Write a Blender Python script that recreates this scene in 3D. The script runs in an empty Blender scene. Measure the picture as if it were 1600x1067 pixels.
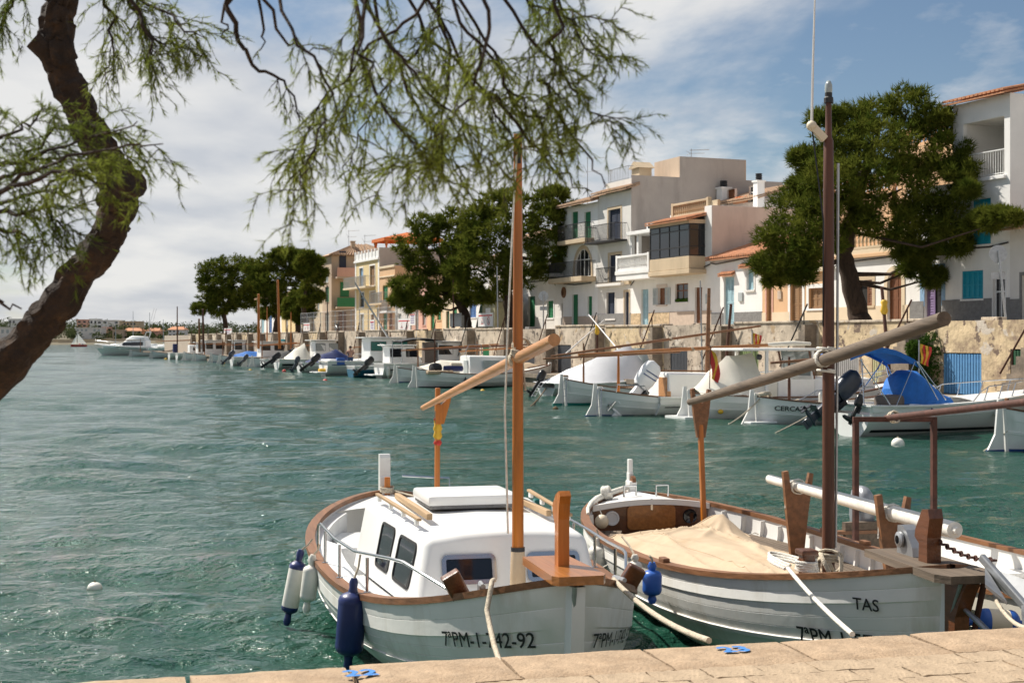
import bpy, bmesh, math, random
import numpy as np
from mathutils import Vector, Matrix
R = math.radians
random.seed(7); RNG = np.random.default_rng(7)
sc = bpy.context.scene
COL = sc.collection

# ------------------------------------------------------------------ camera
FPX, CX, HY, EYE = 2222.0, 800.0, 530.0, 2.5      # photo focal length (px), centre, horizon row, eye height over water
cam_d = bpy.data.cameras.new('camera'); cam = bpy.data.objects.new('camera', cam_d); COL.objects.link(cam)
cam.location = (0, 0, EYE); cam.rotation_euler = (R(90 - 0.09), 0, 0)
cam_d.lens = 50; cam_d.sensor_width = 36; cam_d.clip_start = 0.1; cam_d.clip_end = 6000
cam_d.dof.use_dof = True; cam_d.dof.focus_distance = 13.0; cam_d.dof.aperture_fstop = 7.0
sc.camera = cam

# ------------------------------------------------------------------ sky + sun
SUN_AZ, SUN_EL = -54.0, 49.0          # degrees left of straight ahead (+Y), elevation
sd = Vector((math.sin(R(SUN_AZ)) * math.cos(R(SUN_EL)), math.cos(R(SUN_AZ)) * math.cos(R(SUN_EL)), math.sin(R(SUN_EL))))
w = bpy.data.worlds.new('World'); sc.world = w; w.use_nodes = True
nt = w.node_tree; N = nt.nodes; LK = nt.links
for n in list(N): N.remove(n)
out = N.new('ShaderNodeOutputWorld'); bg = N.new('ShaderNodeBackground'); bg.inputs['Strength'].default_value = 0.056
sky = N.new('ShaderNodeTexSky'); sky.sky_type = 'NISHITA'; sky.sun_disc = False
sky.sun_elevation = R(SUN_EL); sky.sun_rotation = R(SUN_AZ); sky.air_density = 1.0; sky.dust_density = 0.25; sky.ozone_density = 2.5
tc = N.new('ShaderNodeTexCoord')
def math_node(op, a=None, b=None, clamp=False):
    m = N.new('ShaderNodeMath'); m.operation = op; m.use_clamp = clamp
    for i, q in enumerate((a, b)):
        if q is None: continue
        if isinstance(q, (int, float)): m.inputs[i].default_value = q
        else: LK.new(q, m.inputs[i])
    return m.outputs[0]
sep = N.new('ShaderNodeSeparateXYZ'); LK.new(tc.outputs['Generated'], sep.inputs[0])
# clouds lie on a flat layer overhead: project the view direction onto it
den = math_node('ADD', math_node('MAXIMUM', sep.outputs[2], 0.0), 0.16)
comb = N.new('ShaderNodeCombineXYZ')
LK.new(math_node('DIVIDE', sep.outputs[0], den), comb.inputs[0]); LK.new(math_node('DIVIDE', sep.outputs[1], den), comb.inputs[1])
mp = N.new('ShaderNodeMapping'); mp.inputs['Location'].default_value = (1.3, 7.62, 0.0); mp.inputs['Scale'].default_value = (1.0, 0.75, 1.0)
LK.new(comb.outputs[0], mp.inputs[0])
nz = N.new('ShaderNodeTexNoise'); nz.inputs['Scale'].default_value = 0.75; nz.inputs['Detail'].default_value = 9; nz.inputs['Roughness'].default_value = 0.55
nz.inputs['Distortion'].default_value = 0.25
LK.new(mp.outputs[0], nz.inputs['Vector'])
cr = N.new('ShaderNodeValToRGB'); cr.color_ramp.elements[0].position = 0.45; cr.color_ramp.elements[1].position = 0.57
cr.color_ramp.interpolation = 'EASE'
lowc = N.new('ShaderNodeMapRange'); lowc.inputs[1].default_value = 0.0; lowc.inputs[2].default_value = 0.24; lowc.inputs[3].default_value = 0.25; lowc.inputs[4].default_value = 0.0
LK.new(sep.outputs[2], lowc.inputs[0])
LK.new(math_node('ADD', nz.outputs['Fac'], lowc.outputs[0]), cr.inputs['Fac'])
nz2 = N.new('ShaderNodeTexNoise'); nz2.inputs['Scale'].default_value = 2.2; nz2.inputs['Detail'].default_value = 6
LK.new(mp.outputs[0], nz2.inputs['Vector'])
ccol = N.new('ShaderNodeMix'); ccol.data_type = 'RGBA'
ccol.inputs[6].default_value = (7.4, 7.7, 8.3, 1); ccol.inputs[7].default_value = (10.6, 10.5, 10.3, 1)
mr = N.new('ShaderNodeMapRange'); mr.inputs[1].default_value = 0.38; mr.inputs[2].default_value = 0.62
LK.new(nz2.outputs['Fac'], mr.inputs[0]); LK.new(mr.outputs[0], ccol.inputs[0])
mix = N.new('ShaderNodeMix'); mix.data_type = 'RGBA'
nz3 = N.new('ShaderNodeTexNoise'); nz3.inputs['Scale'].default_value = 2.6; nz3.inputs['Detail'].default_value = 8; nz3.inputs['Roughness'].default_value = 0.55; LK.new(mp.outputs[0], nz3.inputs['Vector'])
wisp = N.new('ShaderNodeMapRange'); wisp.inputs[1].default_value = 0.53; wisp.inputs[2].default_value = 0.68; wisp.inputs[4].default_value = 0.75; LK.new(nz3.outputs['Fac'], wisp.inputs[0])
LK.new(math_node('MULTIPLY', math_node('MAXIMUM', cr.outputs['Color'], wisp.outputs[0]), 0.94), mix.inputs[0]); LK.new(sky.outputs[0], mix.inputs[6]); LK.new(ccol.outputs[2], mix.inputs[7])
LK.new(mix.outputs[2], bg.inputs['Color']); LK.new(bg.outputs[0], out.inputs[0])
sun_d = bpy.data.lights.new('sun', 'SUN'); sun = bpy.data.objects.new('sun', sun_d); COL.objects.link(sun)
sun_d.energy = 5.0; sun_d.angle = R(0.5); sun_d.color = (1.0, 0.94, 0.84)
sun.rotation_euler = sd.to_track_quat('Z', 'Y').to_euler(); sun.location = sd * 60
sc.view_settings.view_transform = 'Standard'; sc.view_settings.look = 'None'; sc.view_settings.gamma = 1
sc.view_settings.use_curve_mapping = False; sc.view_settings.exposure = 0.50
sc.render.engine = 'CYCLES'
sc.cycles.max_bounces = 6; sc.cycles.diffuse_bounces = 3; sc.cycles.glossy_bounces = 3; sc.cycles.transmission_bounces = 3
sc.cycles.caustics_reflective = False; sc.cycles.caustics_refractive = False

# ------------------------------------------------------------------ materials
MATS = {}
def _principled(name):
    m = bpy.data.materials.new(name); m.use_nodes = True
    return m, m.node_tree.nodes, m.node_tree.links, m.node_tree.nodes['Principled BSDF']
def mat(name, col, rough=0.6, metal=0.0, var=0.15, vs=3.0, bump=0.0, bs=25.0, spec=0.5, stain=None, samt=0.5, ss=1.2, streak=False, coat=0.0, stretch=(1, 1, 1), patch=None):
    """plain procedural surface: base colour with a noise drift, optional stains and fine relief"""
    m, n, l, p = _principled(name)
    tcn = n.new('ShaderNodeTexCoord'); mpn = n.new('ShaderNodeMapping'); l.new(tcn.outputs['Object'], mpn.inputs[0]); mpn.inputs['Scale'].default_value = stretch
    a = n.new('ShaderNodeTexNoise'); a.inputs['Scale'].default_value = vs; a.inputs['Detail'].default_value = 6; a.inputs['Roughness'].default_value = 0.6
    l.new(mpn.outputs[0], a.inputs['Vector'])
    mx = n.new('ShaderNodeMix'); mx.data_type = 'RGBA'
    mx.inputs[6].default_value = tuple(max(0, c * (1 - var)) for c in col) + (1,)
    mx.inputs[7].default_value = tuple(min(1, c * (1 + var)) for c in col) + (1,)
    r0 = n.new('ShaderNodeMapRange'); r0.inputs[1].default_value = 0.3; r0.inputs[2].default_value = 0.7
    l.new(a.outputs['Fac'], r0.inputs[0]); l.new(r0.outputs[0], mx.inputs[0])
    last = mx.outputs[2]
    if stain is not None:
        b = n.new('ShaderNodeTexNoise'); b.inputs['Scale'].default_value = ss; b.inputs['Detail'].default_value = 8; b.inputs['Roughness'].default_value = 0.68
        m2 = n.new('ShaderNodeMapping'); l.new(tcn.outputs['Object'], m2.inputs[0]); m2.inputs['Scale'].default_value = (1, 1, 0.22) if streak else (1, 1, 1); m2.inputs['Location'].default_value = (3.1, 7.7, 1.9)
        l.new(m2.outputs[0], b.inputs['Vector'])
        r = n.new('ShaderNodeMapRange'); r.inputs[1].default_value = 0.5; r.inputs[2].default_value = 0.68; r.inputs[4].default_value = samt
        l.new(b.outputs['Fac'], r.inputs[0])
        mx2 = n.new('ShaderNodeMix'); mx2.data_type = 'RGBA'; l.new(r.outputs[0], mx2.inputs[0]); l.new(last, mx2.inputs[6]); mx2.inputs[7].default_value = tuple(stain) + (1,)
        last = mx2.outputs[2]
    if patch is not None:      # sharp-edged patches where the render has fallen off
        for k, (pc, psc, lo, hi) in enumerate(patch):
            b = n.new('ShaderNodeTexNoise'); b.inputs['Scale'].default_value = psc; b.inputs['Detail'].default_value = 9; b.inputs['Roughness'].default_value = 0.62
            m2 = n.new('ShaderNodeMapping'); l.new(tcn.outputs['Object'], m2.inputs[0]); m2.inputs['Location'].default_value = (5.3 * (k + 1), 1.7, 9.1 * k)
            l.new(m2.outputs[0], b.inputs['Vector']); r = n.new('ShaderNodeMapRange'); r.inputs[1].default_value = lo; r.inputs[2].default_value = hi; l.new(b.outputs['Fac'], r.inputs[0])
            mx3 = n.new('ShaderNodeMix'); mx3.data_type = 'RGBA'; l.new(r.outputs[0], mx3.inputs[0]); l.new(last, mx3.inputs[6]); mx3.inputs[7].default_value = tuple(pc) + (1,)
            last = mx3.outputs[2]
    l.new(last, p.inputs['Base Color'])
    p.inputs['Roughness'].default_value = rough; p.inputs['Metallic'].default_value = metal; p.inputs['Specular IOR Level'].default_value = spec
    if coat: p.inputs['Coat Weight'].default_value = coat; p.inputs['Coat Roughness'].default_value = 0.12
    if bump:
        c = n.new('ShaderNodeTexNoise'); c.inputs['Scale'].default_value = bs; c.inputs['Detail'].default_value = 5; l.new(mpn.outputs[0], c.inputs['Vector'])
        bp = n.new('ShaderNodeBump'); bp.inputs['Strength'].default_value = bump; bp.inputs['Distance'].default_value = 0.02
        l.new(c.outputs['Fac'], bp.inputs['Height']); l.new(bp.outputs[0], p.inputs['Normal'])
    MATS[name] = m
    return m
def wood(name, col, rough=0.45, var=0.3, along=0, scale=18, coat=0.0):
    s = [1, 1, 1]; s[along] = 0.06
    return mat(name, col, rough, var=var, vs=scale, bump=0.25, bs=scale * 2, stretch=tuple(s), coat=coat)
# boats
mat('white_paint', (0.80, 0.79, 0.76), 0.35, var=0.03, vs=2, bump=0.03, bs=30, stain=(0.62, 0.60, 0.54), samt=0.35, ss=1.5, streak=True)
mat('hull_near', (0.78, 0.77, 0.73), 0.42, var=0.05, vs=3, bump=0.08, bs=18, stain=(0.50, 0.44, 0.34), samt=0.55, ss=2.6, streak=True)
mat('white_gel', (0.82, 0.82, 0.80), 0.25, var=0.02, vs=2, stain=(0.66, 0.65, 0.61), samt=0.25, ss=2.0)
mat('hull_grey', (0.62, 0.63, 0.62), 0.4, var=0.05, vs=2, stain=(0.45, 0.44, 0.4), samt=0.4, ss=1.5, streak=True)
mat('hull_cream', (0.74, 0.70, 0.60), 0.4, var=0.05, stain=(0.5, 0.45, 0.36), samt=0.4)
mat('antifoul_blue', (0.02, 0.06, 0.20), 0.6)
mat('antifoul_green', (0.02, 0.22, 0.18), 0.6)
mat('hull_teal', (0.02, 0.13, 0.22), 0.3)
mat('navy', (0.010, 0.022, 0.11), 0.38, var=0.2)
mat('black_plastic', (0.012, 0.013, 0.016), 0.3, var=0.2)
mat('black_rubber', (0.015, 0.015, 0.015), 0.6)
mat('outboard_grey', (0.045, 0.055, 0.075), 0.28, var=0.1)
mat('outboard_silver', (0.30, 0.31, 0.33), 0.3, metal=0.3, var=0.08)
mat('outboard_white', (0.78, 0.79, 0.80), 0.25, var=0.02)
mat('fender_white', (0.74, 0.72, 0.66), 0.5, var=0.06, stain=(0.45, 0.4, 0.3), samt=0.4, ss=5)
mat('fender_cream', (0.72, 0.62, 0.46), 0.55, var=0.08)
mat('steel', (0.55, 0.56, 0.57), 0.22, metal=1.0, var=0.05)
mat('galvanised', (0.40, 0.41, 0.42), 0.45, metal=0.8, var=0.15, vs=12)
mat('rusty', (0.075, 0.026, 0.016), 0.75, var=0.4, vs=14, bump=0.2)
mat('rope', (0.50, 0.43, 0.33), 0.9, var=0.25, vs=40, bump=0.5, bs=90)
mat('rope_white', (0.68, 0.65, 0.58), 0.9, var=0.2, vs=40, bump=0.5, bs=90)
mat('dark_glass', (0.012, 0.014, 0.018), 0.06, var=0.1, spec=0.6)
mat('green_glass', (0.02, 0.14, 0.12), 0.08, var=0.1, spec=0.6)
mat('pale_glass', (0.32, 0.36, 0.36), 0.08, var=0.1, spec=0.6)
mat('canvas_cream', (0.47, 0.36, 0.245), 0.85, var=0.10, vs=2.5, bump=0.06, bs=60, stain=(0.36, 0.245, 0.14), samt=0.55, ss=1.6)
mat('tarp_white', (0.82, 0.82, 0.84), 0.7, var=0.04)
mat('tarp_cream', (0.76, 0.72, 0.62), 0.75, var=0.06)
mat('canvas_blue', (0.015, 0.15, 0.52), 0.7, var=0.15, vs=6)
mat('canvas_black', (0.018, 0.02, 0.024), 0.75)
mat('canvas_brown', (0.16, 0.13, 0.11), 0.85)
mat('teal_cloth', (0.02, 0.25, 0.30), 0.8)
wood('varnish', (0.36, 0.135, 0.032), 0.32, var=0.28, along=0, coat=0.35)
wood('varnish_z', (0.42, 0.128, 0.012), 0.38, var=0.3, along=2, coat=0.12)
wood('yard_pine', (0.47, 0.225, 0.085), 0.45, var=0.25, along=0, coat=0.1)
wood('teak', (0.20, 0.088, 0.036), 0.5, var=0.35, along=0)
wood('mahogany', (0.125, 0.042, 0.014), 0.35, var=0.35, along=0, coat=0.3)
wood('mast_brown', (0.085, 0.027, 0.010), 0.5, var=0.45, along=2)
wood('wood_grey', (0.125, 0.092, 0.064), 0.8, var=0.35, along=0)
wood('wood_pale', (0.40, 0.27, 0.15), 0.7, var=0.25, along=0)
mat('white_yard', (0.78, 0.75, 0.68), 0.55, var=0.08, vs=8, stain=(0.45, 0.36, 0.25), samt=0.5, ss=6)
mat('red', (0.55, 0.03, 0.02), 0.5); mat('yellow', (0.70, 0.42, 0.03), 0.55); mat('orange', (0.62, 0.15, 0.02), 0.5)
mat('purple', (0.16, 0.10, 0.26), 0.6); mat('blue_plastic', (0.02, 0.10, 0.40), 0.4); mat('green_plastic', (0.02, 0.20, 0.08), 0.4)
mat('letter_black', (0.012, 0.012, 0.012), 0.5); mat('letter_blue', (0.05, 0.20, 0.52), 0.85, var=0.25, vs=40)
mat('letter_red', (0.5, 0.03, 0.03), 0.6); mat('sign_white', (0.70, 0.69, 0.68), 0.6)
mat('weed_brown', (0.10, 0.055, 0.02), 0.9, var=0.4, vs=20)
# stone, plaster, tile
mat('coping', (0.385, 0.275, 0.178), 0.9, var=0.22, vs=9, bump=0.55, bs=55, stain=(0.27, 0.175, 0.10), samt=0.75, ss=3.0)
mat('paver', (0.38, 0.285, 0.19), 0.9, var=0.2, vs=7, bump=0.5, bs=60, stain=(0.24, 0.17, 0.11), samt=0.65, ss=4)
mat('joint_earth', (0.20, 0.135, 0.08), 1.0, var=0.3, vs=25, bump=0.5)
mat('quay_wall', (0.44, 0.365, 0.285), 0.95, var=0.35, vs=1.3, bump=1.0, bs=8, stain=(0.085, 0.065, 0.05), samt=0.9, ss=1.7, patch=[((0.10, 0.08, 0.065), 2.3, .58, .62), ((0.60, 0.53, 0.44), 0.9, .60, .63)])
mat('quay_wall_pale', (0.55, 0.46, 0.355), 0.95, var=0.25, vs=1.6, bump=0.8, bs=9, stain=(0.14, 0.10, 0.075), samt=0.9, ss=1.9, patch=[((0.13, 0.10, 0.08), 2.8, .60, .63), ((0.42, 0.30, 0.18), 1.1, .60, .64)])
mat('wall_rough', (0.58, 0.45, 0.28), 0.95, var=0.3, vs=2, bump=1.3, bs=7, stain=(0.22, 0.15, 0.11), samt=0.9, ss=1.5, patch=[((0.17, 0.12, 0.09), 2.0, .58, .62), ((0.55, 0.48, 0.40), 1.0, .59, .62)])
mat('stair_stone', (0.25, 0.20, 0.15), 0.95, var=0.3, vs=4, bump=0.6, bs=14, stain=(0.12, 0.10, 0.08), samt=0.8, ss=1.5)  # dark tone holds the stairs' shade as well as wet and dirt
mat('street', (0.42, 0.36, 0.29), 0.95, var=0.15)
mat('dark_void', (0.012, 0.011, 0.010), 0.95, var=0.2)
def plaster(name, col, samt=0.25, dark=0.55):
    return mat(name, col, 0.92, var=0.06, vs=1.2, bump=0.25, bs=22, stain=tuple(c * dark for c in col), samt=samt, ss=0.9, streak=True)
plaster('pl_white', (0.79, 0.775, 0.75), 0.22, 0.7)
plaster('pl_white2', (0.70, 0.67, 0.63), 0.3, 0.7)
plaster('pl_pinkish', (0.60, 0.525, 0.47), 0.3)
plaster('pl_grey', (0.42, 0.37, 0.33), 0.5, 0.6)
plaster('pl_peach', (0.66, 0.42, 0.24), 0.25, 0.75)
plaster('pl_cream', (0.68, 0.56, 0.40), 0.25, 0.75)
plaster('pl_yellow', (0.70, 0.55, 0.30), 0.25, 0.75)
plaster('pl_brown', (0.50, 0.38, 0.28), 0.3)
plaster('pl_rose', (0.62, 0.36, 0.28), 0.25)
plaster('pl_stone', (0.55, 0.43, 0.29), 0.3)
mat('plinth_grey', (0.20, 0.195, 0.19), 0.95, var=0.2, vs=8, bump=0.8, bs=40)
mat('plinth_beige', (0.50, 0.40, 0.32), 0.95, var=0.12, vs=4, bump=0.3)
mat('rubble', (0.52, 0.39, 0.24), 0.95, var=0.35, vs=6, bump=0.9, bs=9, stain=(0.16, 0.12, 0.08), samt=0.8, ss=4)
mat('tile', (0.50, 0.22, 0.11), 0.85, var=0.3, vs=5, stain=(0.26, 0.16, 0.10), samt=0.6, ss=3)
mat('tile_pale', (0.42, 0.27, 0.17), 0.9, var=0.3, vs=5, stain=(0.20, 0.15, 0.10), samt=0.6, ss=3)
def painted(name, col): return mat(name, col, 0.6, var=0.12, vs=6, stain=tuple(c * 0.6 for c in col), samt=0.3, ss=4)
painted('p_turquoise', (0.012, 0.30, 0.42)); painted('p_green', (0.012, 0.17, 0.065)); painted('p_navy', (0.013, 0.022, 0.048))
painted('p_blue', (0.06, 0.15, 0.36)); painted('p_sky', (0.33, 0.50, 0.56)); painted('p_purple', (0.20, 0.135, 0.27)); painted('p_brown', (0.17, 0.062, 0.022))
painted('p_woodbrown', (0.26, 0.145, 0.065)); painted('p_grey', (0.42, 0.46, 0.46)); painted('p_khaki', (0.36, 0.34, 0.22)); painted('p_darkgreen', (0.012, 0.075, 0.03))
painted('p_white', (0.74, 0.74, 0.72)); painted('p_bandblue', (0.22, 0.37, 0.55)); painted('p_slatblue', (0.10, 0.27, 0.50)); painted('p_slatyellow', (0.50, 0.47, 0.27))
painted('p_slatgrey', (0.36, 0.35, 0.34)); painted('p_slatgreen', (0.22, 0.28, 0.12)); painted('p_black', (0.02, 0.02, 0.022)); painted('p_slatblack', (0.06, 0.065, 0.075))
mat('iron', (0.02, 0.02, 0.022), 0.6); mat('lamp_metal', (0.06, 0.06, 0.065), 0.5, metal=0.5)
# vegetation
def leaf(name, col, col2, trans=0.3):
    m = bpy.data.materials.new(name); m.use_nodes = True; n = m.node_tree.nodes; l = m.node_tree.links
    for q in list(n): n.remove(q)
    o = n.new('ShaderNodeOutputMaterial'); d = n.new('ShaderNodeBsdfDiffuse'); t = n.new('ShaderNodeBsdfTranslucent'); mx = n.new('ShaderNodeMixShader'); mx.inputs[0].default_value = trans
    tcn = n.new('ShaderNodeTexCoord'); a = n.new('ShaderNodeTexNoise'); a.inputs['Scale'].default_value = 1.3; a.inputs['Detail'].default_value = 5
    l.new(tcn.outputs['Object'], a.inputs['Vector'])
    r0 = n.new('ShaderNodeMapRange'); r0.inputs[1].default_value = 0.35; r0.inputs[2].default_value = 0.65; l.new(a.outputs['Fac'], r0.inputs[0])
    c = n.new('ShaderNodeMix'); c.data_type = 'RGBA'; c.inputs[6].default_value = col + (1,); c.inputs[7].default_value = col2 + (1,)
    l.new(r0.outputs[0], c.inputs[0]); l.new(c.outputs[2], d.inputs[0]); l.new(c.outputs[2], t.inputs[0])
    l.new(d.outputs[0], mx.inputs[1]); l.new(t.outputs[0], mx.inputs[2]); l.new(mx.outputs[0], o.inputs[0]); MATS[name] = m
leaf('pine_needles', (0.065, 0.092, 0.014), (0.155, 0.168, 0.028), 0.33)
leaf('tamarisk_leaf', (0.09, 0.135, 0.025), (0.21, 0.25, 0.045), 0.5)
leaf('ivy_leaf', (0.03, 0.075, 0.012), (0.06, 0.11, 0.02), 0.25)
leaf('sail_cloth', (0.80, 0.80, 0.78), (0.84, 0.83, 0.80), 0.6)
leaf('far_leaf', (0.055, 0.075, 0.03), (0.085, 0.10, 0.045), 0.2)
mat('bark', (0.055, 0.034, 0.022), 0.95, var=0.5, vs=9, bump=1.0, bs=22, stretch=(1, 1, 0.35))
mat('bark_tamarisk', (0.024, 0.014, 0.009), 0.95, var=0.55, vs=14, bump=1.0, bs=30, stain=(0.085, 0.045, 0.02), samt=0.6, ss=14)
mat('skin', (0.42, 0.22, 0.15), 0.6); mat('cloth_dark', (0.02, 0.03, 0.06), 0.9); mat('cloth_blue', (0.03, 0.06, 0.13), 0.9); mat('hair', (0.03, 0.02, 0.015), 0.8)
mat('coast_earth', (0.11, 0.09, 0.055), 0.95, var=0.3, vs=0.05, stain=(0.10, 0.10, 0.05), samt=0.8, ss=0.03)
# water
def water_mat():
    m, n, l, p = _principled('water'); MATS['water'] = m
    tcn = n.new('ShaderNodeTexCoord')
    p.inputs['Base Color'].default_value = (0.012, 0.085, 0.068, 1); p.inputs['Roughness'].default_value = 0.07; p.inputs['IOR'].default_value = 1.33
    big = n.new('ShaderNodeTexNoise'); big.inputs['Scale'].default_value = 0.05; big.inputs['Detail'].default_value = 3; l.new(tcn.outputs['Object'], big.inputs['Vector'])
    cm = n.new('ShaderNodeMix'); cm.data_type = 'RGBA'; cm.inputs[6].default_value = (0.011, 0.054, 0.034, 1); cm.inputs[7].default_value = (0.016, 0.070, 0.049, 1)
    l.new(big.outputs['Fac'], cm.inputs[0]); l.new(cm.outputs[2], p.inputs['Base Color'])
    prev = None
    for sx, sy, sca, st, dist in ((0.8, 1.0, 1.7, 1.0, 0.15), (0.9, 1.0, 4.6, 1.0, 0.09), (1.0, 1.0, 12.0, 0.9, 0.035)):
        mpn = n.new('ShaderNodeMapping'); mpn.inputs['Scale'].default_value = (sx, sy, 1); mpn.inputs['Rotation'].default_value = (0, 0, 0.25); l.new(tcn.outputs['Object'], mpn.inputs[0])
        a = n.new('ShaderNodeTexNoise'); a.inputs['Scale'].default_value = sca; a.inputs['Detail'].default_value = 4; a.inputs['Roughness'].default_value = 0.55; a.inputs['Distortion'].default_value = 0.4
        l.new(mpn.outputs[0], a.inputs['Vector'])
        b = n.new('ShaderNodeBump'); b.inputs['Strength'].default_value = st; b.inputs['Distance'].default_value = dist
        l.new(a.outputs['Fac'], b.inputs['Height'])
        if prev is not None: l.new(prev, b.inputs['Normal'])
        prev = b.outputs[0]
    l.new(prev, p.inputs['Normal'])
water_mat()
# ------------------------------------------------------------------ mesh helpers
def link_mesh(name, verts, faces, m, parent=None, smooth=None, matrix=None):
    me = bpy.data.meshes.new(name); me.from_pydata([tuple(v) for v in verts], [], faces); me.update()
    if smooth is not None:
        me.polygons.foreach_set('use_smooth', [True] * len(me.polygons))
        if smooth < 179: me.set_sharp_from_angle(angle=R(smooth))
    me.materials.append(MATS[m] if isinstance(m, str) else m)
    o = bpy.data.objects.new(name, me); COL.objects.link(o)
    if parent is not None: o.parent = parent
    if matrix is not None: o.matrix_local = matrix
    return o
def tri_mesh(name, V, m, parent=None):
    """V: (n,3,3) array of loose triangles, fast path for foliage"""
    n = len(V); me = bpy.data.meshes.new(name)
    me.vertices.add(n * 3); me.vertices.foreach_set('co', V.reshape(-1).astype(np.float32))
    me.loops.add(n * 3); me.loops.foreach_set('vertex_index', np.arange(n * 3, dtype=np.int32))
    me.polygons.add(n); me.polygons.foreach_set('loop_start', np.arange(0, n * 3, 3, dtype=np.int32)); me.polygons.foreach_set('loop_total', np.full(n, 3, dtype=np.int32))
    me.update(calc_edges=True); me.materials.append(MATS[m])
    o = bpy.data.objects.new(name, me); COL.objects.link(o); o.parent = parent
    return o
def frame_of(d):
    d = Vector(d).normalized(); a = Vector((0, 0, 1)) if abs(d.z) < 0.95 else Vector((1, 0, 0))
    u = d.cross(a).normalized(); return u, d.cross(u).normalized() * -1, d
class MB:
    def __init__(s): s.v = []; s.f = []
    def add(s, vs, fs, M=None):
        o = len(s.v)
        s.v += [(M @ Vector(q)) if M is not None else Vector(q) for q in vs]
        s.f += [tuple(i + o for i in f) for f in fs]; return s
    def box(s, c, size, rz=0.0, bev=0.0, M=None):
        hx, hy, hz = (q / 2 for q in size); T = Matrix.Translation(c) @ Matrix.Rotation(rz, 4, 'Z')
        if M is not None: T = M @ T
        if not bev:
            vs = [(x, y, z) for z in (-hz, hz) for x, y in ((-hx, -hy), (hx, -hy), (hx, hy), (-hx, hy))]
            fs = [(3, 2, 1, 0), (4, 5, 6, 7), (0, 1, 5, 4), (1, 2, 6, 5), (2, 3, 7, 6), (3, 0, 4, 7)]
            return s.add(vs, fs, T)
        b = min(bev, hx * .9, hy * .9, hz * .9); bm = bmesh.new()
        bmesh.ops.create_cube(bm, size=1.0)
        for q in bm.verts: q.co = Vector((q.co.x * hx * 2, q.co.y * hy * 2, q.co.z * hz * 2))
        bmesh.ops.bevel(bm, geom=list(bm.edges), offset=b, segments=2, affect='EDGES', profile=0.6)
        bm.verts.index_update(); vs = [q.co.copy() for q in bm.verts]; fs = [tuple(v.index for v in f.verts) for f in bm.faces]; bm.free()
        return s.add(vs, fs, T)
    def b2(s, x0, x1, y0, y1, z0, z1, bev=0.0):
        return s.box(((x0 + x1) / 2, (y0 + y1) / 2, (z0 + z1) / 2), (abs(x1 - x0), abs(y1 - y0), abs(z1 - z0)), bev=bev)
    def beam(s, p0, p1, w, h, bev=0.0):
        p0 = Vector(p0); p1 = Vector(p1); d = p1 - p0
        x = d.normalized(); up = Vector((0, 0, 1)) if abs(x.z) < 0.97 else Vector((0, 1, 0)); y = up.cross(x).normalized(); z = x.cross(y)
        M = Matrix((x, y, z)).transposed().to_4x4(); M.translation = (p0 + p1) / 2
        return s.box((0, 0, 0), (d.length, w, h), bev=bev, M=M)
    def tube(s, pts, r, seg=8, cap=True):
        pts = [Vector(p) for p in pts]; n = len(pts); rr = r if isinstance(r, (list, tuple)) else [r] * n
        o = len(s.v); pu = None
        for i, p in enumerate(pts):
            d = (pts[min(i + 1, n - 1)] - pts[max(i - 1, 0)])
            if d.length < 1e-9: d = Vector((0, 0, 1))
            d.normalize()
            if pu is None: u = frame_of(d)[0]
            else:
                u = pu - d * pu.dot(d)
                u = u.normalized() if u.length > 1e-6 else frame_of(d)[0]
            pu = u; v = d.cross(u)
            for k in range(seg):
                a = 2 * math.pi * k / seg; s.v.append(p + (u * math.cos(a) + v * math.sin(a)) * rr[i])
        for i in range(n - 1):
            for k in range(seg):
                a = o + i * seg + k; b = o + i * seg + (k + 1) % seg; s.f.append((a, b, b + seg, a + seg))
        if cap: s.f.append(tuple(o + k for k in range(seg))[::-1]); s.f.append(tuple(o + (n - 1) * seg + k for k in range(seg)))
        return s
    def cyl(s, p0, p1, r, r1=None, seg=10): return s.tube([p0, p1], [r, r if r1 is None else r1], seg)
    def lathe(s, prof, seg=14, c=(0, 0, 0), axis=(0, 0, 1)):
        u, v, d = frame_of(axis); c = Vector(c); o = len(s.v)
        for r, h in prof:
            for k in range(seg):
                a = 2 * math.pi * k / seg; s.v.append(c + d * h + (u * math.cos(a) + v * math.sin(a)) * max(r, 1e-4))
        for i in range(len(prof) - 1):
            for k in range(seg):
                a = o + i * seg + k; b = o + i * seg + (k + 1) % seg; s.f.append((a, a + seg, b + seg, b))
        return s
    def ball(s, c, r, sc=(1, 1, 1), seg=14, rings=9):
        c = Vector(c); o = len(s.v)
        for i in range(rings + 1):
            t = math.pi * i / rings
            for k in range(seg):
                a = 2 * math.pi * k / seg
                s.v.append(c + Vector((math.sin(t) * math.cos(a) * sc[0], math.sin(t) * math.sin(a) * sc[1], math.cos(t) * sc[2])) * r)
        for i in range(rings):
            for k in range(seg):
                a = o + i * seg + k; b = o + i * seg + (k + 1) % seg; s.f.append((a, a + seg, b + seg, b))
        return s
    def prism(s, poly, h, M=None, z0=0.0):
        n = len(poly); vs = [(x, y, z0) for x, y in poly] + [(x, y, z0 + h) for x, y in poly]
        fs = [tuple(range(n))[::-1], tuple(range(n, 2 * n))] + [(i, (i + 1) % n, n + (i + 1) % n, n + i) for i in range(n)]
        return s.add(vs, fs, M)
    def grid(s, P):
        """P: rows of points"""
        o = len(s.v); nr = len(P); nc = len(P[0])
        for r in P: s.v += [Vector(q) for q in r]
        for i in range(nr - 1):
            for j in range(nc - 1):
                a = o + i * nc + j; s.f.append((a, a + 1, a + nc + 1, a + nc))
        return s
    def build(s, name, m, parent=None, smooth=None): return link_mesh(name, s.v, s.f, m, parent, smooth)
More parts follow.
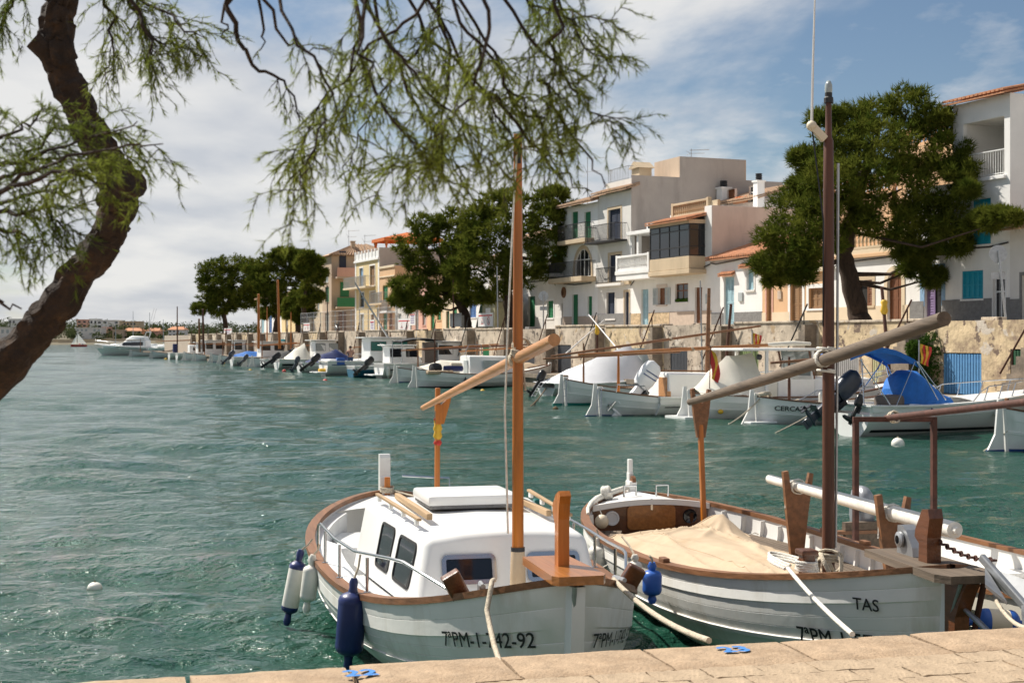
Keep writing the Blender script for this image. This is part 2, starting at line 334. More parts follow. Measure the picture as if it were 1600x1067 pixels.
def tag(o, label=None, cat=None, group=None, kind=None):
    if label: o['label'] = label
    if cat: o['category'] = cat
    if group: o['group'] = group
    if kind: o['kind'] = kind
    return o
def thing(name, label, cat, loc=(0, 0, 0), rz=0.0, group=None):
    o = bpy.data.objects.new(name, None); COL.objects.link(o); o.empty_display_size = 0.3
    o.location = loc; o.rotation_euler = (0, 0, rz)
    return tag(o, label, cat, group)
def PX(x, y, D):
    """photo pixel at depth D -> world point"""
    return Vector(((x - CX) / FPX * D, D, EYE + (HY - y) / FPX * D))
def rrect(w, h, r, seg=4):
    p = []
    for cx, cy, a0 in ((w / 2 - r, h / 2 - r, 0), (-w / 2 + r, h / 2 - r, 90), (-w / 2 + r, -h / 2 + r, 180), (w / 2 - r, -h / 2 + r, 270)):
        for i in range(seg + 1):
            a = R(a0 + 90 * i / seg); p.append((cx + r * math.cos(a), cy + r * math.sin(a)))
    return p
def quad_frame(P00, P10, P11, P01, u, v):
    """point and frame on a quad patch (u along P00->P10, v along P00->P01), normal right-handed"""
    P00, P10, P11, P01 = (Vector(q) for q in (P00, P10, P11, P01))
    p = P00 * (1 - u) * (1 - v) + P10 * u * (1 - v) + P11 * u * v + P01 * (1 - u) * v
    du = ((P10 - P00) * (1 - v) + (P11 - P01) * v).normalized(); dv = ((P01 - P00) * (1 - u) + (P11 - P10) * u)
    n = du.cross(dv).normalized(); dv = n.cross(du)
    M = Matrix((du, dv, n)).transposed().to_4x4(); M.translation = p
    return M
_fc = {}
def text_pts(txt, size=1.0, bold=0.0):
    """flat lettering as (2-D points, faces), left-bottom origin"""
    cu = bpy.data.curves.new('t', 'FONT'); cu.body = txt; cu.size = size;  cu.resolution_u = 3
    ob = bpy.data.objects.new('t', cu); COL.objects.link(ob)
    dg = bpy.context.evaluated_depsgraph_get(); me = ob.evaluated_get(dg).to_mesh()
    vs = [(v.co.x, v.co.y) for v in me.vertices]; fs = [tuple(p.vertices) for p in me.polygons]
    ob.evaluated_get(dg).to_mesh_clear(); bpy.data.objects.remove(ob); bpy.data.curves.remove(cu)
    if bold:      # heavier strokes: overlaid copies a hair apart
        n0 = len(vs); v0, f0 = list(vs), list(fs)
        for dx, dy in ((bold, 0), (-bold, 0), (0, bold * .7), (0, -bold * .7)):
            o_ = len(vs); vs += [(x + dx, y + dy) for x, y in v0]; fs += [tuple(i + o_ for i in f) for f in f0]
    x0 = min(v[0] for v in vs); x1 = max(v[0] for v in vs); y0 = min(v[1] for v in vs)
    return [(x - x0, y - y0) for x, y in vs], fs, x1 - x0
def sag(p0, p1, drop, n=12):
    p0 = Vector(p0); p1 = Vector(p1)
    return [p0.lerp(p1, i / n) - Vector((0, 0, drop * 4 * (i / n) * (1 - i / n))) for i in range(n + 1)]
def coil(mb, c, r, turns, tr, axis=(0, 0, 1), pitch=0.02, squash=1.0, seg=6):
    u, v, d = frame_of(axis); c = Vector(c); n = int(turns * 14)
    mb.tube([c + (u * math.cos(2 * math.pi * i / 14) + v * math.sin(2 * math.pi * i / 14) * squash) * r * (1 + .06 * math.sin(i * 1.7)) + d * pitch * i / 14 for i in range(n + 1)], tr, seg)
# the far quay runs along a straight line: X = c - 0.4 * Y ; local frame: x along the front towards the near end, y away from the water
QROT = math.atan2(-0.928, 0.371)
def Dq(px, c): return c / ((px - CX) / FPX + 0.4)
def qpt(D, c, z=0.0): return Vector((c - 0.4 * D, D, z))
# ------------------------------------------------------------------ water
def make_water():
    rows = []; y = 3.0
    while y < 1500: rows.append(y); y += max(0.055, y * 0.0062)
    Y = np.array(rows); nc = 360; U = np.linspace(-0.62, 0.78, nc)
    XX = U[None, :] * (Y[:, None] + 4.0); YY = np.repeat(Y[:, None], nc, 1)
    rng = np.random.default_rng(11); Z = np.zeros_like(XX)
    sp = np.maximum(0.055, 0.0062 * YY)
    for i in range(64):
        lam = 0.22 * (9.0 / 0.22) ** rng.random(); th = R(-98 + rng.normal(0, 44 if lam < .9 else 25)); k = 2 * math.pi / lam
        ph = rng.random() * 6.28; amp = 0.0094 * lam ** 0.80 * (1.15 if lam < 1.4 else 0.6) * (0.6 + 0.8 * rng.random())
        wgt = np.clip((lam / sp - 3.0) / 4.0, 0, 1)
        s = np.sin(k * (math.cos(th) * XX + math.sin(th) * YY) + ph + 0.6 * np.sin(0.31 * XX + 0.23 * YY + i))
        Z += amp * wgt * (s + 0.35 * (1 - np.abs(s)) ** 2)
    gust = 0.65 + 0.5 * np.sin(0.21 * XX + 1.1 * np.sin(0.09 * YY)) * np.sin(0.13 * YY + 0.4)
    Z *= np.clip(gust, 0.45, 1.15)
    P = np.stack([XX, YY, Z], -1).reshape(-1, 3); nr = len(rows)
    idx = np.arange(nr * nc).reshape(nr, nc)
    F = np.stack([idx[:-1, :-1], idx[:-1, 1:], idx[1:, 1:], idx[1:, :-1]], -1).reshape(-1, 4)
    me = bpy.data.meshes.new('water'); me.vertices.add(len(P)); me.vertices.foreach_set('co', P.reshape(-1).astype(np.float32))
    me.loops.add(F.size); me.loops.foreach_set('vertex_index', F.reshape(-1).astype(np.int32))
    me.polygons.add(len(F)); me.polygons.foreach_set('loop_start', np.arange(0, F.size, 4, dtype=np.int32)); me.polygons.foreach_set('loop_total', np.full(len(F), 4, dtype=np.int32))
    me.update(calc_edges=True); me.polygons.foreach_set('use_smooth', [True] * len(F)); me.materials.append(MATS['water'])
    o = bpy.data.objects.new('water', me); COL.objects.link(o); tag(o, kind='structure', label='choppy green harbour water with small wind waves')
    b = MB(); b.grid([[(-3000, -60, -0.35), (3000, -60, -0.35)], [(-3000, 4000, -0.35), (3000, 4000, -0.35)]])
    tag(b.build('sea', 'water'), kind='structure')
make_water()

# ------------------------------------------------------------------ near quay (we stand on it)
QE = Vector((0.96900, 0.24706, 0)); QN = Vector((0.24706, -0.96900, 0))      # along the edge, inland (towards camera)
QA = Vector((-1.76, 6.55, 0)); QZ = 0.95
def qz(a, b, z=0.0): return QA + QE * a + QN * b + Vector((0, 0, z))
qm = Matrix((QE, QN * -1, Vector((0, 0, 1)))).transposed().to_4x4(); qm.translation = QA   # local: x along the edge, -y inland
b = MB(); b.b2(-25, 30, -30, -0.03, -1.5, QZ - 0.05)
near_quay = b.build('quay', 'joint_earth'); near_quay.matrix_world = qm; tag(near_quay, kind='structure', label='sandstone quay edge with paving in the foreground')
rs = random.Random(5)
def rough_slab(L, Wd, H, seed, ed=.012):
    rr = random.Random(seed); nx, ny = 9, 5; top = []
    for j in range(ny + 1):
        row = []
        for i in range(nx + 1):
            x = L * i / nx; y = -Wd * j / ny
            if i in (0, nx): x += rr.uniform(-.005, .005)
            if j in (0, ny): y += rr.uniform(-.006, .006)
            edge = (i in (0, nx)) or (j in (0, ny))
            row.append(Vector((x, y, H - (ed if edge else 0) + rr.uniform(-.0022, .0022))))
        top.append(row)
    mb = MB(); mb.grid([r[::-1] for r in top])
    ring = [top[0][i] for i in range(nx + 1)] + [top[j][nx] for j in range(1, ny + 1)] + [top[ny][i] for i in range(nx - 1, -1, -1)] + [top[j][0] for j in range(ny - 1, 0, -1)]
    o = len(mb.v); n = len(ring)
    mb.v += ring + [Vector((p.x, p.y, 0)) for p in ring]
    mb.f += [(o + i, o + n + i, o + n + (i + 1) % n, o + (i + 1) % n) for i in range(n)]
    return mb
a = -4.2; k = 0
slab_proto = [rough_slab(0.725, 0.47, 0.30, 40 + q) for q in range(5)]
slab_mesh = []
for q in slab_proto:
    o = q.build('coping_slab', 'coping', near_quay, smooth=35); slab_mesh.append(o.data); o.location = (a + k * .745, 0, QZ - 0.30); k += 1
while a + k * .745 < 12:
    o = bpy.data.objects.new('coping_slab', slab_mesh[rs.randrange(5)]); COL.objects.link(o); o.parent = near_quay
    o.location = (a + k * .745, rs.uniform(-.006, .006), QZ - 0.30 + rs.uniform(-.006, .004)); k += 1
pav = [rough_slab(0.265, 0.195, 0.06, 60 + q, .005) for q in range(5)]; pav_mesh = []
for j in range(9):
    for i in range(30):
        x = -3.6 + i * .27 + (j % 2) * .135 + rs.uniform(-.004, .004); y = -.485 - j * .199
        if len(pav_mesh) < 5: o = pav[len(pav_mesh)].build('paver', 'paver', near_quay, smooth=35); pav_mesh.append(o.data)
        else: o = bpy.data.objects.new('paver', pav_mesh[rs.randrange(5)]); COL.objects.link(o); o.parent = near_quay
        o.location = (x, y, QZ - .06 + rs.uniform(-.004, .001))
b = MB(); b.b2(-25, 30, -30, -2.28, QZ - .06, QZ - .008); o = b.build('pavement', 'paver', near_quay)
# berth numbers painted on the coping
def ground_text(txt, px, py, size, name):
    D = FPX * (EYE - QZ) / (py - HY); p = Vector(((px - CX) / FPX * D, D, 0)); rel = p - QA
    vs, fs, wd = text_pts(txt, size, 0.0)
    M = Matrix.Translation((rel.dot(QE) - wd / 2, -rel.dot(QN) - size * .35, QZ + .0075))
    V_ = []; F_ = []
    for k, (dx, dy) in enumerate(((0, 0), (.007, 0), (-.007, 0), (0, .009), (0, -.009))):
        o_ = len(V_); V_ += [M @ Vector((x + dx, y + dy, .0003 * k)) for x, y in vs]; F_ += [tuple(i + o_ for i in f) for f in fs]
    return link_mesh(name, V_, F_, 'letter_blue', near_quay)
ground_text('22', 563, 1053, .16, 'berth_number'); ground_text('23', 1146, 1016, .16, 'berth_number')

# ------------------------------------------------------------------ far quay: shelf, retaining wall, stairs, street
D0 = 215.0; WC = 33.0; SZ = 0.70; WZ = 3.10
def far_frame(c): 
    m = Matrix.Rotation(QROT, 4, 'Z'); m.translation = (c - .4 * D0, D0, 0); return m
def lx(D): return (D0 - D) * 1.0770
LEN = lx(14)
b = MB(); b.b2(0, LEN, -2.6, 0.4, -1.2, SZ); b.b2(0, LEN, -2.72, -2.55, SZ - .16, SZ + .05)
shelf = b.build('quay_shelf', 'stair_stone'); shelf.matrix_world = far_frame(WC); tag(shelf, kind='structure', label='low stone landing along the foot of the far quay wall')
b = MB(); b.b2(0, LEN, 0.45, 60, 0.2, WZ - .04); st = b.build('street', 'street'); st.matrix_world = far_frame(WC); tag(st, kind='structure', label='street level behind the far retaining wall')
def wall_with_holes(mb, x0, x1, z0, z1, holes, y=0.0, rev=0.18, arch=()):
    xs = sorted({x0, x1, *[q for h in holes for q in (h[0], h[2])]}); zs = sorted({z0, z1, *[q for h in holes for q in (h[1], h[3])]})
    xs = [q for q in xs if x0 <= q <= x1]; zs = [q for q in zs if z0 <= q <= z1]
    for i in range(len(xs) - 1):
        for j in range(len(zs) - 1):
            cx, cz = (xs[i] + xs[i + 1]) / 2, (zs[j] + zs[j + 1]) / 2
            if any(h[0] < cx < h[2] and h[1] < cz < h[3] for h in holes): continue
            mb.add([(xs[i], y, zs[j]), (xs[i + 1], y, zs[j]), (xs[i + 1], y, zs[j + 1]), (xs[i], y, zs[j + 1])], [(0, 1, 2, 3)])
    for h in holes:
        a, c, d, e = h[:4]
        mb.add([(a, y, c), (d, y, c), (d, y, e), (a, y, e), (a, y + rev, c), (d, y + rev, c), (d, y + rev, e), (a, y + rev, e)],
               [(0, 4, 5, 1), (1, 5, 6, 2), (2, 6, 7, 3), (3, 7, 4, 0)])
wall = thing('retaining_wall', 'long weathered stone retaining wall with boathouse doors along the far quay', 'wall'); wall.matrix_world = far_frame(WC)
def slat_door(x0, x1, z0, z1, m, parent, gap=True, mid=False):
    mb = MB(); n = max(5, int((x1 - x0) / .125)); wdt = (x1 - x0) / n
    for i in range(n):
        mb.b2(x0 + i * wdt + .012, x0 + (i + 1) * wdt - (.03 if gap else .014), .02, .05, z0 + .02 + random.uniform(0, .02), z1 - .02 - random.uniform(0, .03))
    for zz in ((z0 + .25, z1 - .25) if not mid else (z0 + .25, (z0 + z1) / 2, z1 - .25)): mb.b2(x0 + .01, x1 - .01, .05, .085, zz - .05, zz + .05)
    d = mb.build('boathouse_door', m, parent)
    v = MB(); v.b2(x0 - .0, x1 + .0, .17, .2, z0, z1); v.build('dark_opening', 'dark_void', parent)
    return d
DOORS = {}   # per bay: list of (px0, px1, material)
doors_px = [(1475, 1535, 'p_slatblue', 1.36), (1364, 1409, 'p_slatyellow', 1.45), (1302, 1343, 'p_slatgrey', 1.42), (1232, 1259, 'p_navy', 1.3), (1156, 1186, 'p_slatgreen', 1.35),
            (1104, 1127, 'p_slatblack', 1.45), (1048, 1075, 'p_slatblack', 1.45), (997, 1020, 'p_darkgreen', 1.25), (872, 893, 'p_slatblack', 1.5), (930, 948, 'p_slatblack', 1.4), (820, 836, 'p_slatblack', 1.4), (755, 765, 'p_green', 1.35), (1580, 1640, 'p_darkgreen', 1.5)]
bays = [47.8 + 5.75 * q for q in range(-5, 25)]
wm = ['quay_wall', 'quay_wall_pale', 'quay_wall', 'wall_rough', 'quay_wall_pale']
for q, Dn in enumerate(bays):
    xa, xb = lx(Dn + 5.75), lx(Dn)
    hs = []
    for p0, p1, m, h in doors_px:
        x0, x1 = lx(Dq(p0, WC)), lx(Dq(p1, WC))
        if xa < (x0 + x1) / 2 < xb: hs.append((max(x0, xa + .1), SZ, min(x1, xb - .1), SZ + h, m))
    if not hs and q > 10:
        x0 = xb - 1.2 - random.random() * 1.2; hs.append((x0 - 1.1, SZ, x0, SZ + 1.35, random.choice(['p_slatblack', 'p_green', 'p_slatgrey', 'p_woodbrown'])))
    mb = MB(); top = WZ + random.choice([0, .03, -.03, .06])
    wall_with_holes(mb, xa, xb, SZ - .3, top, hs, rev=.3)
    mb.add([(xa, 0, top), (xb, 0, top), (xb, .5, top), (xa, .5, top)], [(0, 1, 2, 3)])
    mb.add([(xb, 0, SZ), (xb, .5, SZ), (xb, .5, top), (xb, 0, top)], [(0, 1, 2, 3)])
    mm = 'wall_rough' if q in (4, 5) else wm[q % 5]
    sec = mb.build('wall_section', mm, wall)
    for h in hs: slat_door(h[0], h[2], h[1], h[3], h[4], sec)
    mb = MB(); mb.b2(xa + .02, xb - .05, -.045, .5, top + .004, top + .09, bev=.02)
    if q % 3 != 1: mb.build('coping', 'quay_wall_pale', sec)
    # stair going down towards the far end, in front of the wall
    n = 9; run = .21; mb = MB(); xt = xb - .15
    for i in range(n):
        z1 = WZ - .05 - i * (WZ - SZ) / n; mb.b2(xt - (i + 1) * run - .015, xt - i * run, -.52 + .004 * i, -.01 - .001 * i, SZ - .02, z1)
    stair = mb.build('staircase', 'stair_stone', wall)
    mb = MB(); p0 = Vector((xt + .1, -.47, WZ + .72)); p1 = Vector((xt - n * run + .1, -.47, SZ + .75))
    mb.cyl(p0, p1, .032, seg=6)
    for t in (.12, .72): c = p0.lerp(p1, t); mb.cyl(c, (c.x, c.y, c.z - .98), .026, seg=6)
    mb.build('handrail', 'rusty' if q % 3 else 'lamp_metal', stair)
for q in range(40):      # stone blocks that serve as seats along the street edge
    xq = lx(34 + q * 3.7 + random.uniform(-.8, .8)); mb = MB(); mb.box((0, 0, .08), (random.uniform(.6, 1.3), .4, .16), bev=.02)
    o = mb.build('stone_block', random.choice(['quay_wall_pale', 'plinth_grey', 'quay_wall']), wall); o.location = (xq, .85, WZ - .045)

# ------------------------------------------------------------------ far coast across the bay
def coast():
    rng = np.random.default_rng(3); nx, ny = 120, 14; rows = []
    for j in range(ny):
        y = 640 + j * 24; row = []
        for i in range(nx):
            x = -620 + i * 9.0; t = j / (ny - 1)
            yy = y + 14 * math.sin(x * .013) + 6 * math.sin(x * .05)
            z = -1.0 + min(1, t * 9) * 2.6 + 9.5 * t ** .8 * (0.75 + .25 * math.sin(x * .017 + 1.2)) + (math.sin(x * .11 + j) * .3 if j else 0)
            row.append((x, yy, z))
        rows.append(row)
    b = MB(); b.grid(rows); tag(b.build('coast', 'coast_earth', smooth=179), kind='structure', label='low far coast across the bay')
    def cz(x, y):
        t = max(0, min(1, (y - 640 - 14 * math.sin(x * .013)) / (24 * 13))); return -1.0 + min(1, t * 9) * 2.6 + 9.5 * t ** .8 * (0.75 + .25 * math.sin(x * .017 + 1.2))
    T = []
    for q in range(760):
        x = rng.uniform(-330, 60); y = rng.uniform(700, 900) if q < 620 else rng.uniform(662, 700)
        if q >= 620 and x > -150: y += 18
        r = rng.uniform(2.0, 4.2) * (1.25 if q < 620 else .55); c = np.array([x, y, cz(x, y) + r * .75]); n = 90
        u = rng.normal(size=(n, 3)); u /= np.linalg.norm(u, axis=1)[:, None]; p = c + u * r * np.array([1.25, 1.25, .8]) * rng.uniform(.7, 1.0, (n, 1))
        a = rng.normal(size=(n, 3)) * .55; bb = rng.normal(size=(n, 3)) * .55
        T.append(np.stack([p, p + a, p + bb], 1))
    o = tri_mesh('far_woodland', np.concatenate(T), 'far_leaf'); tag(o, 'dark green pine wood covering the far coast', 'woodland', kind='stuff')
    b = MB()
    for i in range(40):
        x = -420 + i * 12; b.box((x, 664 + 14 * math.sin(x * .013) + 2, 1.2), (12.4, 2, 2.6 + .5 * math.sin(i)))
    tag(b.build('sea_wall', 'pl_stone'), 'low brown sea wall below the far coast houses', 'wall')
    def house(px0, px1, yt, yb, D, m, label, roof=None, rows=2, cols=4, glass='dark_glass', name='far_house'):
        p0 = PX(px0, yb, D); p1 = PX(px1, yt, D); wdt = p1.x - p0.x; h = p1.z - p0.z
        t = thing(name, label, 'house', (p0.x, D, p0.z), 0)
        mb = MB(); mb.b2(0, wdt, 0, 9, -4, h); wl = mb.build('wall', m, t)
        mb = MB()
        if roof: 
            mb.add([(-.5, -.6, h), (wdt + .5, -.6, h), (wdt + .5, 9.6, h), (-.5, 9.6, h), (1, 4.5, h + 1.5), (wdt - 1, 4.5, h + 1.5)], [(0, 1, 5, 4), (1, 2, 5), (2, 3, 4, 5), (3, 0, 4)])
            mb.build('roof', roof, t)
        else: mb.b2(-.25, wdt + .25, -.25, 9.2, h + .01, h + .35); mb.build('roof', m, t)
        for r in range(rows):
            for c in range(cols):
                if (r * 7 + c * 3 + int(px0)) % 5 == 4: continue
                cw = wdt / cols; z0 = h * (r + .28) / rows; w2 = cw * .5; x = cw * (c + .25)
                mb = MB(); mb.b2(x, x + w2, -.06, .1, z0, z0 + h / rows * .48); mb.build('window', glass, t)
    house(151, 186, 501, 513, 735, 'pl_white', 'white flat roofed modern house with dark windows on far shore', rows=2, cols=4)
    house(187, 218, 503, 516, 730, 'pl_stone', 'long beige hotel with rows of small windows on far shore', rows=2, cols=6)
    house(193, 221, 517, 522, 700, 'pl_cream', 'low house with orange hip roof below the beige hotel', roof='tile', rows=1, cols=4)
    house(118, 158, 513, 525, 690, 'pl_white2', 'white terrace house with tall blue glass doors behind the sailing dinghy', rows=2, cols=6, glass='pale_glass')
    house(160, 175, 512, 524, 705, 'pl_rose', 'small rose house beside the white terrace house on far shore', rows=2, cols=2)
    house(176, 190, 516, 528, 680, 'pl_brown', 'brown stone boathouse at the water of the far shore', rows=1, cols=2)
    house(263, 287, 515, 526, 690, 'pl_white', 'white villa with orange tiled roof in front of the far wood', roof='tile', rows=2, cols=4)
    house(120, 144, 500, 512, 760, 'pl_rose', 'red ochre house with flat roof high on the far shore', rows=2, cols=3)
    house(13, 42, 499, 507, 770, 'pl_white', 'white flat house high on the far shore left of the tree trunk', rows=1, cols=5)
    house(-8, 16, 512, 524, 690, 'pl_white2', 'glass fronted white house at the left edge of the far shore', rows=1, cols=3, glass='pale_glass')
    house(20, 34, 514, 524, 700, 'pl_white', 'small white cottage between trunk and left edge on far shore', rows=1, cols=2)
    house(228, 250, 517, 526, 700, 'pl_rose', 'low reddish house right of the beige hotel on far shore', roof='tile', rows=1, cols=3)
    house(140, 152, 499, 508, 750, 'pl_white', 'white cube house behind the modern flat roofed one', rows=1, cols=2)
coast()
# ------------------------------------------------------------------ houses along the far street
HC = 39.0; HZ = 3.06
def leaf_panel(mb, x0, x1, z0, z1, y, louver=True, t=.035):
    """a shutter or door leaf: frame with louvres or panels"""
    f = min(.09, (x1 - x0) * .22)
    mb.b2(x0, x0 + f, y, y + t, z0, z1); mb.b2(x1 - f, x1, y, y + t, z0, z1)
    for a, c in ((z0, z0 + f), (z1 - f, z1), ((z0 + z1) / 2 - f * .4, (z0 + z1) / 2 + f * .4)): mb.b2(x0 + f, x1 - f, y + .002, y + t - .002, a, c)
    if louver:
        n = max(4, int((z1 - z0) / .11))
        for i in range(n):
            z = z0 + f + (z1 - z0 - 2 * f) * (i + .5) / n; h = (z1 - z0 - 2 * f) / n * .40
            mb.add([(x0 + f, y + .008, z - h), (x1 - f, y + .008, z - h), (x1 - f, y + .03, z + h), (x0 + f, y + .03, z + h)], [(0, 1, 2, 3)])
        mb.b2(x0 + f, x1 - f, y + t - .004, y + t + .004, z0 + f, z1 - f)
    else:
        mb.b2(x0 + f, x1 - f, y + .018, y + t, z0 + f, z1 - f)
class House:
    def __init__(s, name, label, px0, px1, ztop, m, c=HC, depth=8.0, group=None, zb=HZ, flat=True):
        s.c = c; s.Da = Dq(px0, c); s.W = (s.Da - Dq(px1, c)) * 1.077; s.H = ztop - zb; s.zb = zb; s.m = m; s.depth = depth
        s.t = thing(name, label, 'house', qpt(s.Da, c, zb), QROT, group)
        s.holes = []; s.doors = []
    def x(s, px): return (s.Da - Dq(px, s.c)) * 1.077
    def z(s, px, y): return EYE + (HY - y) / FPX * Dq(px, s.c) - s.zb
    def rect(s, x0, y0, x1, y1):
        pm = (x0 + x1) / 2; z0 = s.z(pm, y1); z1 = s.z(pm, y0)
        if z0 < .35: z0 = 0.02
        return (s.x(x0), z0, s.x(x1), z1)
    def finish_wall(s, extra_top=None):
        mb = MB(); wall_with_holes(mb, 0, s.W, -.1, s.H, s.holes)
        W, H, d = s.W, s.H, s.depth
        mb.add([(0, 0, -.1), (0, d, -.1), (0, d, H), (0, 0, H)], [(0, 3, 2, 1)[::-1]]); mb.add([(W, 0, -.1), (W, d, -.1), (W, d, H), (W, 0, H)], [(0, 1, 2, 3)])
        mb.add([(0, d, -.1), (W, d, -.1), (W, d, H), (0, d, H)], [(3, 2, 1, 0)]); mb.add([(0, 0, H), (W, 0, H), (W, d, H), (0, d, H)], [(0, 1, 2, 3)])
        s.wall = mb.build('wall', s.m, s.t); return s.wall
    def door(s, x0, y0, x1, y1, m, kind='panel', leaves=1, surround=None, sill=False, arch=False, y=.10, name='door', sw=.12, open_frac=None):
        r = s.rect(x0, y0, x1, y1); s.holes.append(r); a, z0, c, z1 = r
        if name == 'door': s.doors.append((a, c, z0, z1))
        else: s.doors.append((a, c, z0, z1))
        mb = MB(); 
        xs = [a + .01 + (c - a - .02) * i / leaves for i in range(leaves + 1)]
        if kind in ('panel', 'louver'):
            for i in range(leaves):
                if open_frac and i in open_frac: continue
                leaf_panel(mb, xs[i] + .004, xs[i + 1] - .004, z0 + .01, z1 - .01, y, kind == 'louver')
            o = mb.build(name, m, s.t)
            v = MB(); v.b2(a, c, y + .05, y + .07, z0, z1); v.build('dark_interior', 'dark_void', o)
        elif kind == 'glass':
            f = .06
            for q in xs: mb.b2(max(a, q - f / 2), min(c, q + f / 2), y, y + .05, z0 + .005, z1 - .005)
            for q in (z0 + .03, z1 - .03, z0 + (z1 - z0) * .62): mb.b2(a + f / 2, c - f / 2, y + .004, y + .046, q - .03, q + .03)
            o = mb.build(name, m, s.t)
            v = MB(); v.b2(a, c, y + .02, y + .03, z0, z1); v.build('pane', 'dark_glass', o)
        elif kind == 'dark':
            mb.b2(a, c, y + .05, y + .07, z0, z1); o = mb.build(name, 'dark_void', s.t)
        if surround:
            v = MB(); v.b2(a - sw, a - .002, -.025, .02, z0, z1 + sw); v.b2(c + .002, c + sw, -.025, .02, z0, z1 + sw); v.b2(a - .002, c + .002, -.023, .02, z1 + .002, z1 + sw)
            if z0 > .3: v.b2(a - sw, c + sw, -.07, .02, z0 - .09, z0 - .002)
            v.build('surround', surround, o)
        elif z0 > .3:
            v = MB(); v.b2(a - .06, c + .06, -.05, .04, z0 - .07, z0 - .002); v.build('sill', s.m, o)
        return o
    def open_shutters(s, x0, y0, x1, y1, m, side='both', wpx=7):
        pm = (x0 + x1) / 2; z0 = s.z(pm, y1); z1 = s.z(pm, y0)
        for sd, (a, c) in (('l', (x0 - wpx, x0)), ('r', (x1, x1 + wpx))):
            if side in ('both', sd):
                mb = MB(); leaf_panel(mb, s.x(a), s.x(c) - .01, z0, z1, -.045); mb.build('shutter', m, s.t)
    def arch_fill(s, x0, y0, x1, y1, m=None, ring=None):
        """masonry corners that turn a rectangular opening into a round-headed one"""
        a, z0, c, z1 = s.rect(x0, y0, x1, y1); r = (c - a) / 2; cx = (a + c) / 2; zc = z1 - r; mb = MB()
        pts = [(cx + r * math.cos(R(t)), zc + r * math.sin(R(t))) for t in range(0, 181, 12)]
        for i in range(len(pts) - 1):
            (xa, za), (xb, zb) = pts[i], pts[i + 1]
            mb.add([(xa, -.004, za), (xa, -.004, z1 + .01), (xb, -.004, z1 + .01), (xb, -.004, zb), (xa, .16, za), (xb, .16, zb)], [(3, 2, 1, 0), (0, 4, 5, 3)])
        mb.build('arch_head', m or s.m, s.t)
        if ring:
            v = MB(); w2 = .22; rp = [(cx + (r + w2) * math.cos(R(t)), zc + (r + w2) * math.sin(R(t))) for t in range(0, 181, 12)]
            for i in range(len(pts) - 1):
                (xa, za), (xb, zb), (xc, zc2), (xd, zd) = pts[i], pts[i + 1], rp[i + 1], rp[i]
                v.add([(xa, -.03, za), (xb, -.03, zb), (xc, -.03, zc2), (xd, -.03, zd), (xa, .0, za), (xb, .0, zb), (xc, 0, zc2), (xd, 0, zd)], [(0, 1, 2, 3)[::-1], (2, 6, 7, 3), (0, 4, 5, 1)])
            v.b2(a - w2, a, -.03, .0, z0, zc); v.b2(c, c + w2, -.03, .0, z0, zc); v.build('arch_surround', ring, s.t)
    def plinth(s, y_ref_px, y_px, m, x0=None, x1=None, proud=.03):
        z1 = s.z(y_ref_px, y_px); a = 0 if x0 is None else s.x(x0); c = s.W if x1 is None else s.x(x1)
        out_ = None; cuts = sorted([(d[0] - .05, d[1] + .05) for d in s.doors if d[2] < .3 and d[1] > a and d[0] < c]); cur = a
        for d0, d1 in cuts + [(c, c)]:
            if d0 > cur + .02: mb = MB(); mb.b2(cur + .002, d0, -proud, .02, 0, z1); mb.build('plinth', m, s.t)
            cur = max(cur, d1)
    def band(s, z, h, m, proud=.12, x0=None, x1=None, name='cornice'):
        mb = MB(); a = 0 if x0 is None else s.x(x0); c = s.W if x1 is None else s.x(x1); mb.b2(a - .02, c + .02, -proud, .03, z, z + h, bev=.015); return mb.build(name, m, s.t)
    def rail(s, a, c, z, h, y, m='iron', ret=None, step=.11, name='railing', thick=.018):
        mb = MB(); ret = -y if ret is None else ret
        mb.b2(a, c, y - .02, y + .02, z + h - .04, z + h); mb.b2(a, c, y - .015, y + .015, z + .05, z + .08)
        n = max(2, int((c - a) / step))
        for i in range(n + 1): q = a + (c - a) * i / n; mb.b2(q - thick / 2, q + thick / 2, y - thick / 2, y + thick / 2, z, z + h - .02)
        for q in (a, c):
            mb.b2(q - .02, q + .02, y, y + ret, z + h - .038, z + h - .002); k = max(2, int(ret / step))
            for i in range(k): yy = y + ret * i / k; mb.b2(q - thick / 2, q + thick / 2, yy - thick / 2, yy + thick / 2, z, z + h - .02)
        return mb.build(name, m, s.t)
    def balcony(s, x0, x1, ypx, out=.8, m='pl_white2', rail_m='iron', h=.95, thick=.16, step=.11):
        a, c = s.x(x0), s.x(x1); z = s.z((x0 + x1) / 2, ypx); mb = MB(); mb.b2(a, c, -out, .02, z - thick, z, bev=.015)
        o = mb.build('balcony', m, s.t); s.rail(a + .04, c - .04, z, h, -out + .05, rail_m, out - .05, step); return z
    def tiles(s, z, over=.45, rise=.9, run=3.0, m='tile', a=None, c=None, y0=None, name='roof', step=.22):
        a = -.15 if a is None else a; c = s.W + .15 if c is None else c; y0 = -over if y0 is None else y0; mb = MB()
        n = max(2, int((c - a) / step)); wd = (c - a) / n
        mb.add([(a, y0, z), (c, y0, z), (c, y0 + run, z + rise), (a, y0 + run, z + rise), (a, y0, z - .07), (c, y0, z - .07), (c, y0 + run, z + rise - .07), (a, y0 + run, z + rise - .07)],
               [(0, 1, 2, 3), (4, 7, 6, 5), (0, 4, 5, 1), (1, 5, 6, 2), (0, 3, 7, 4)])
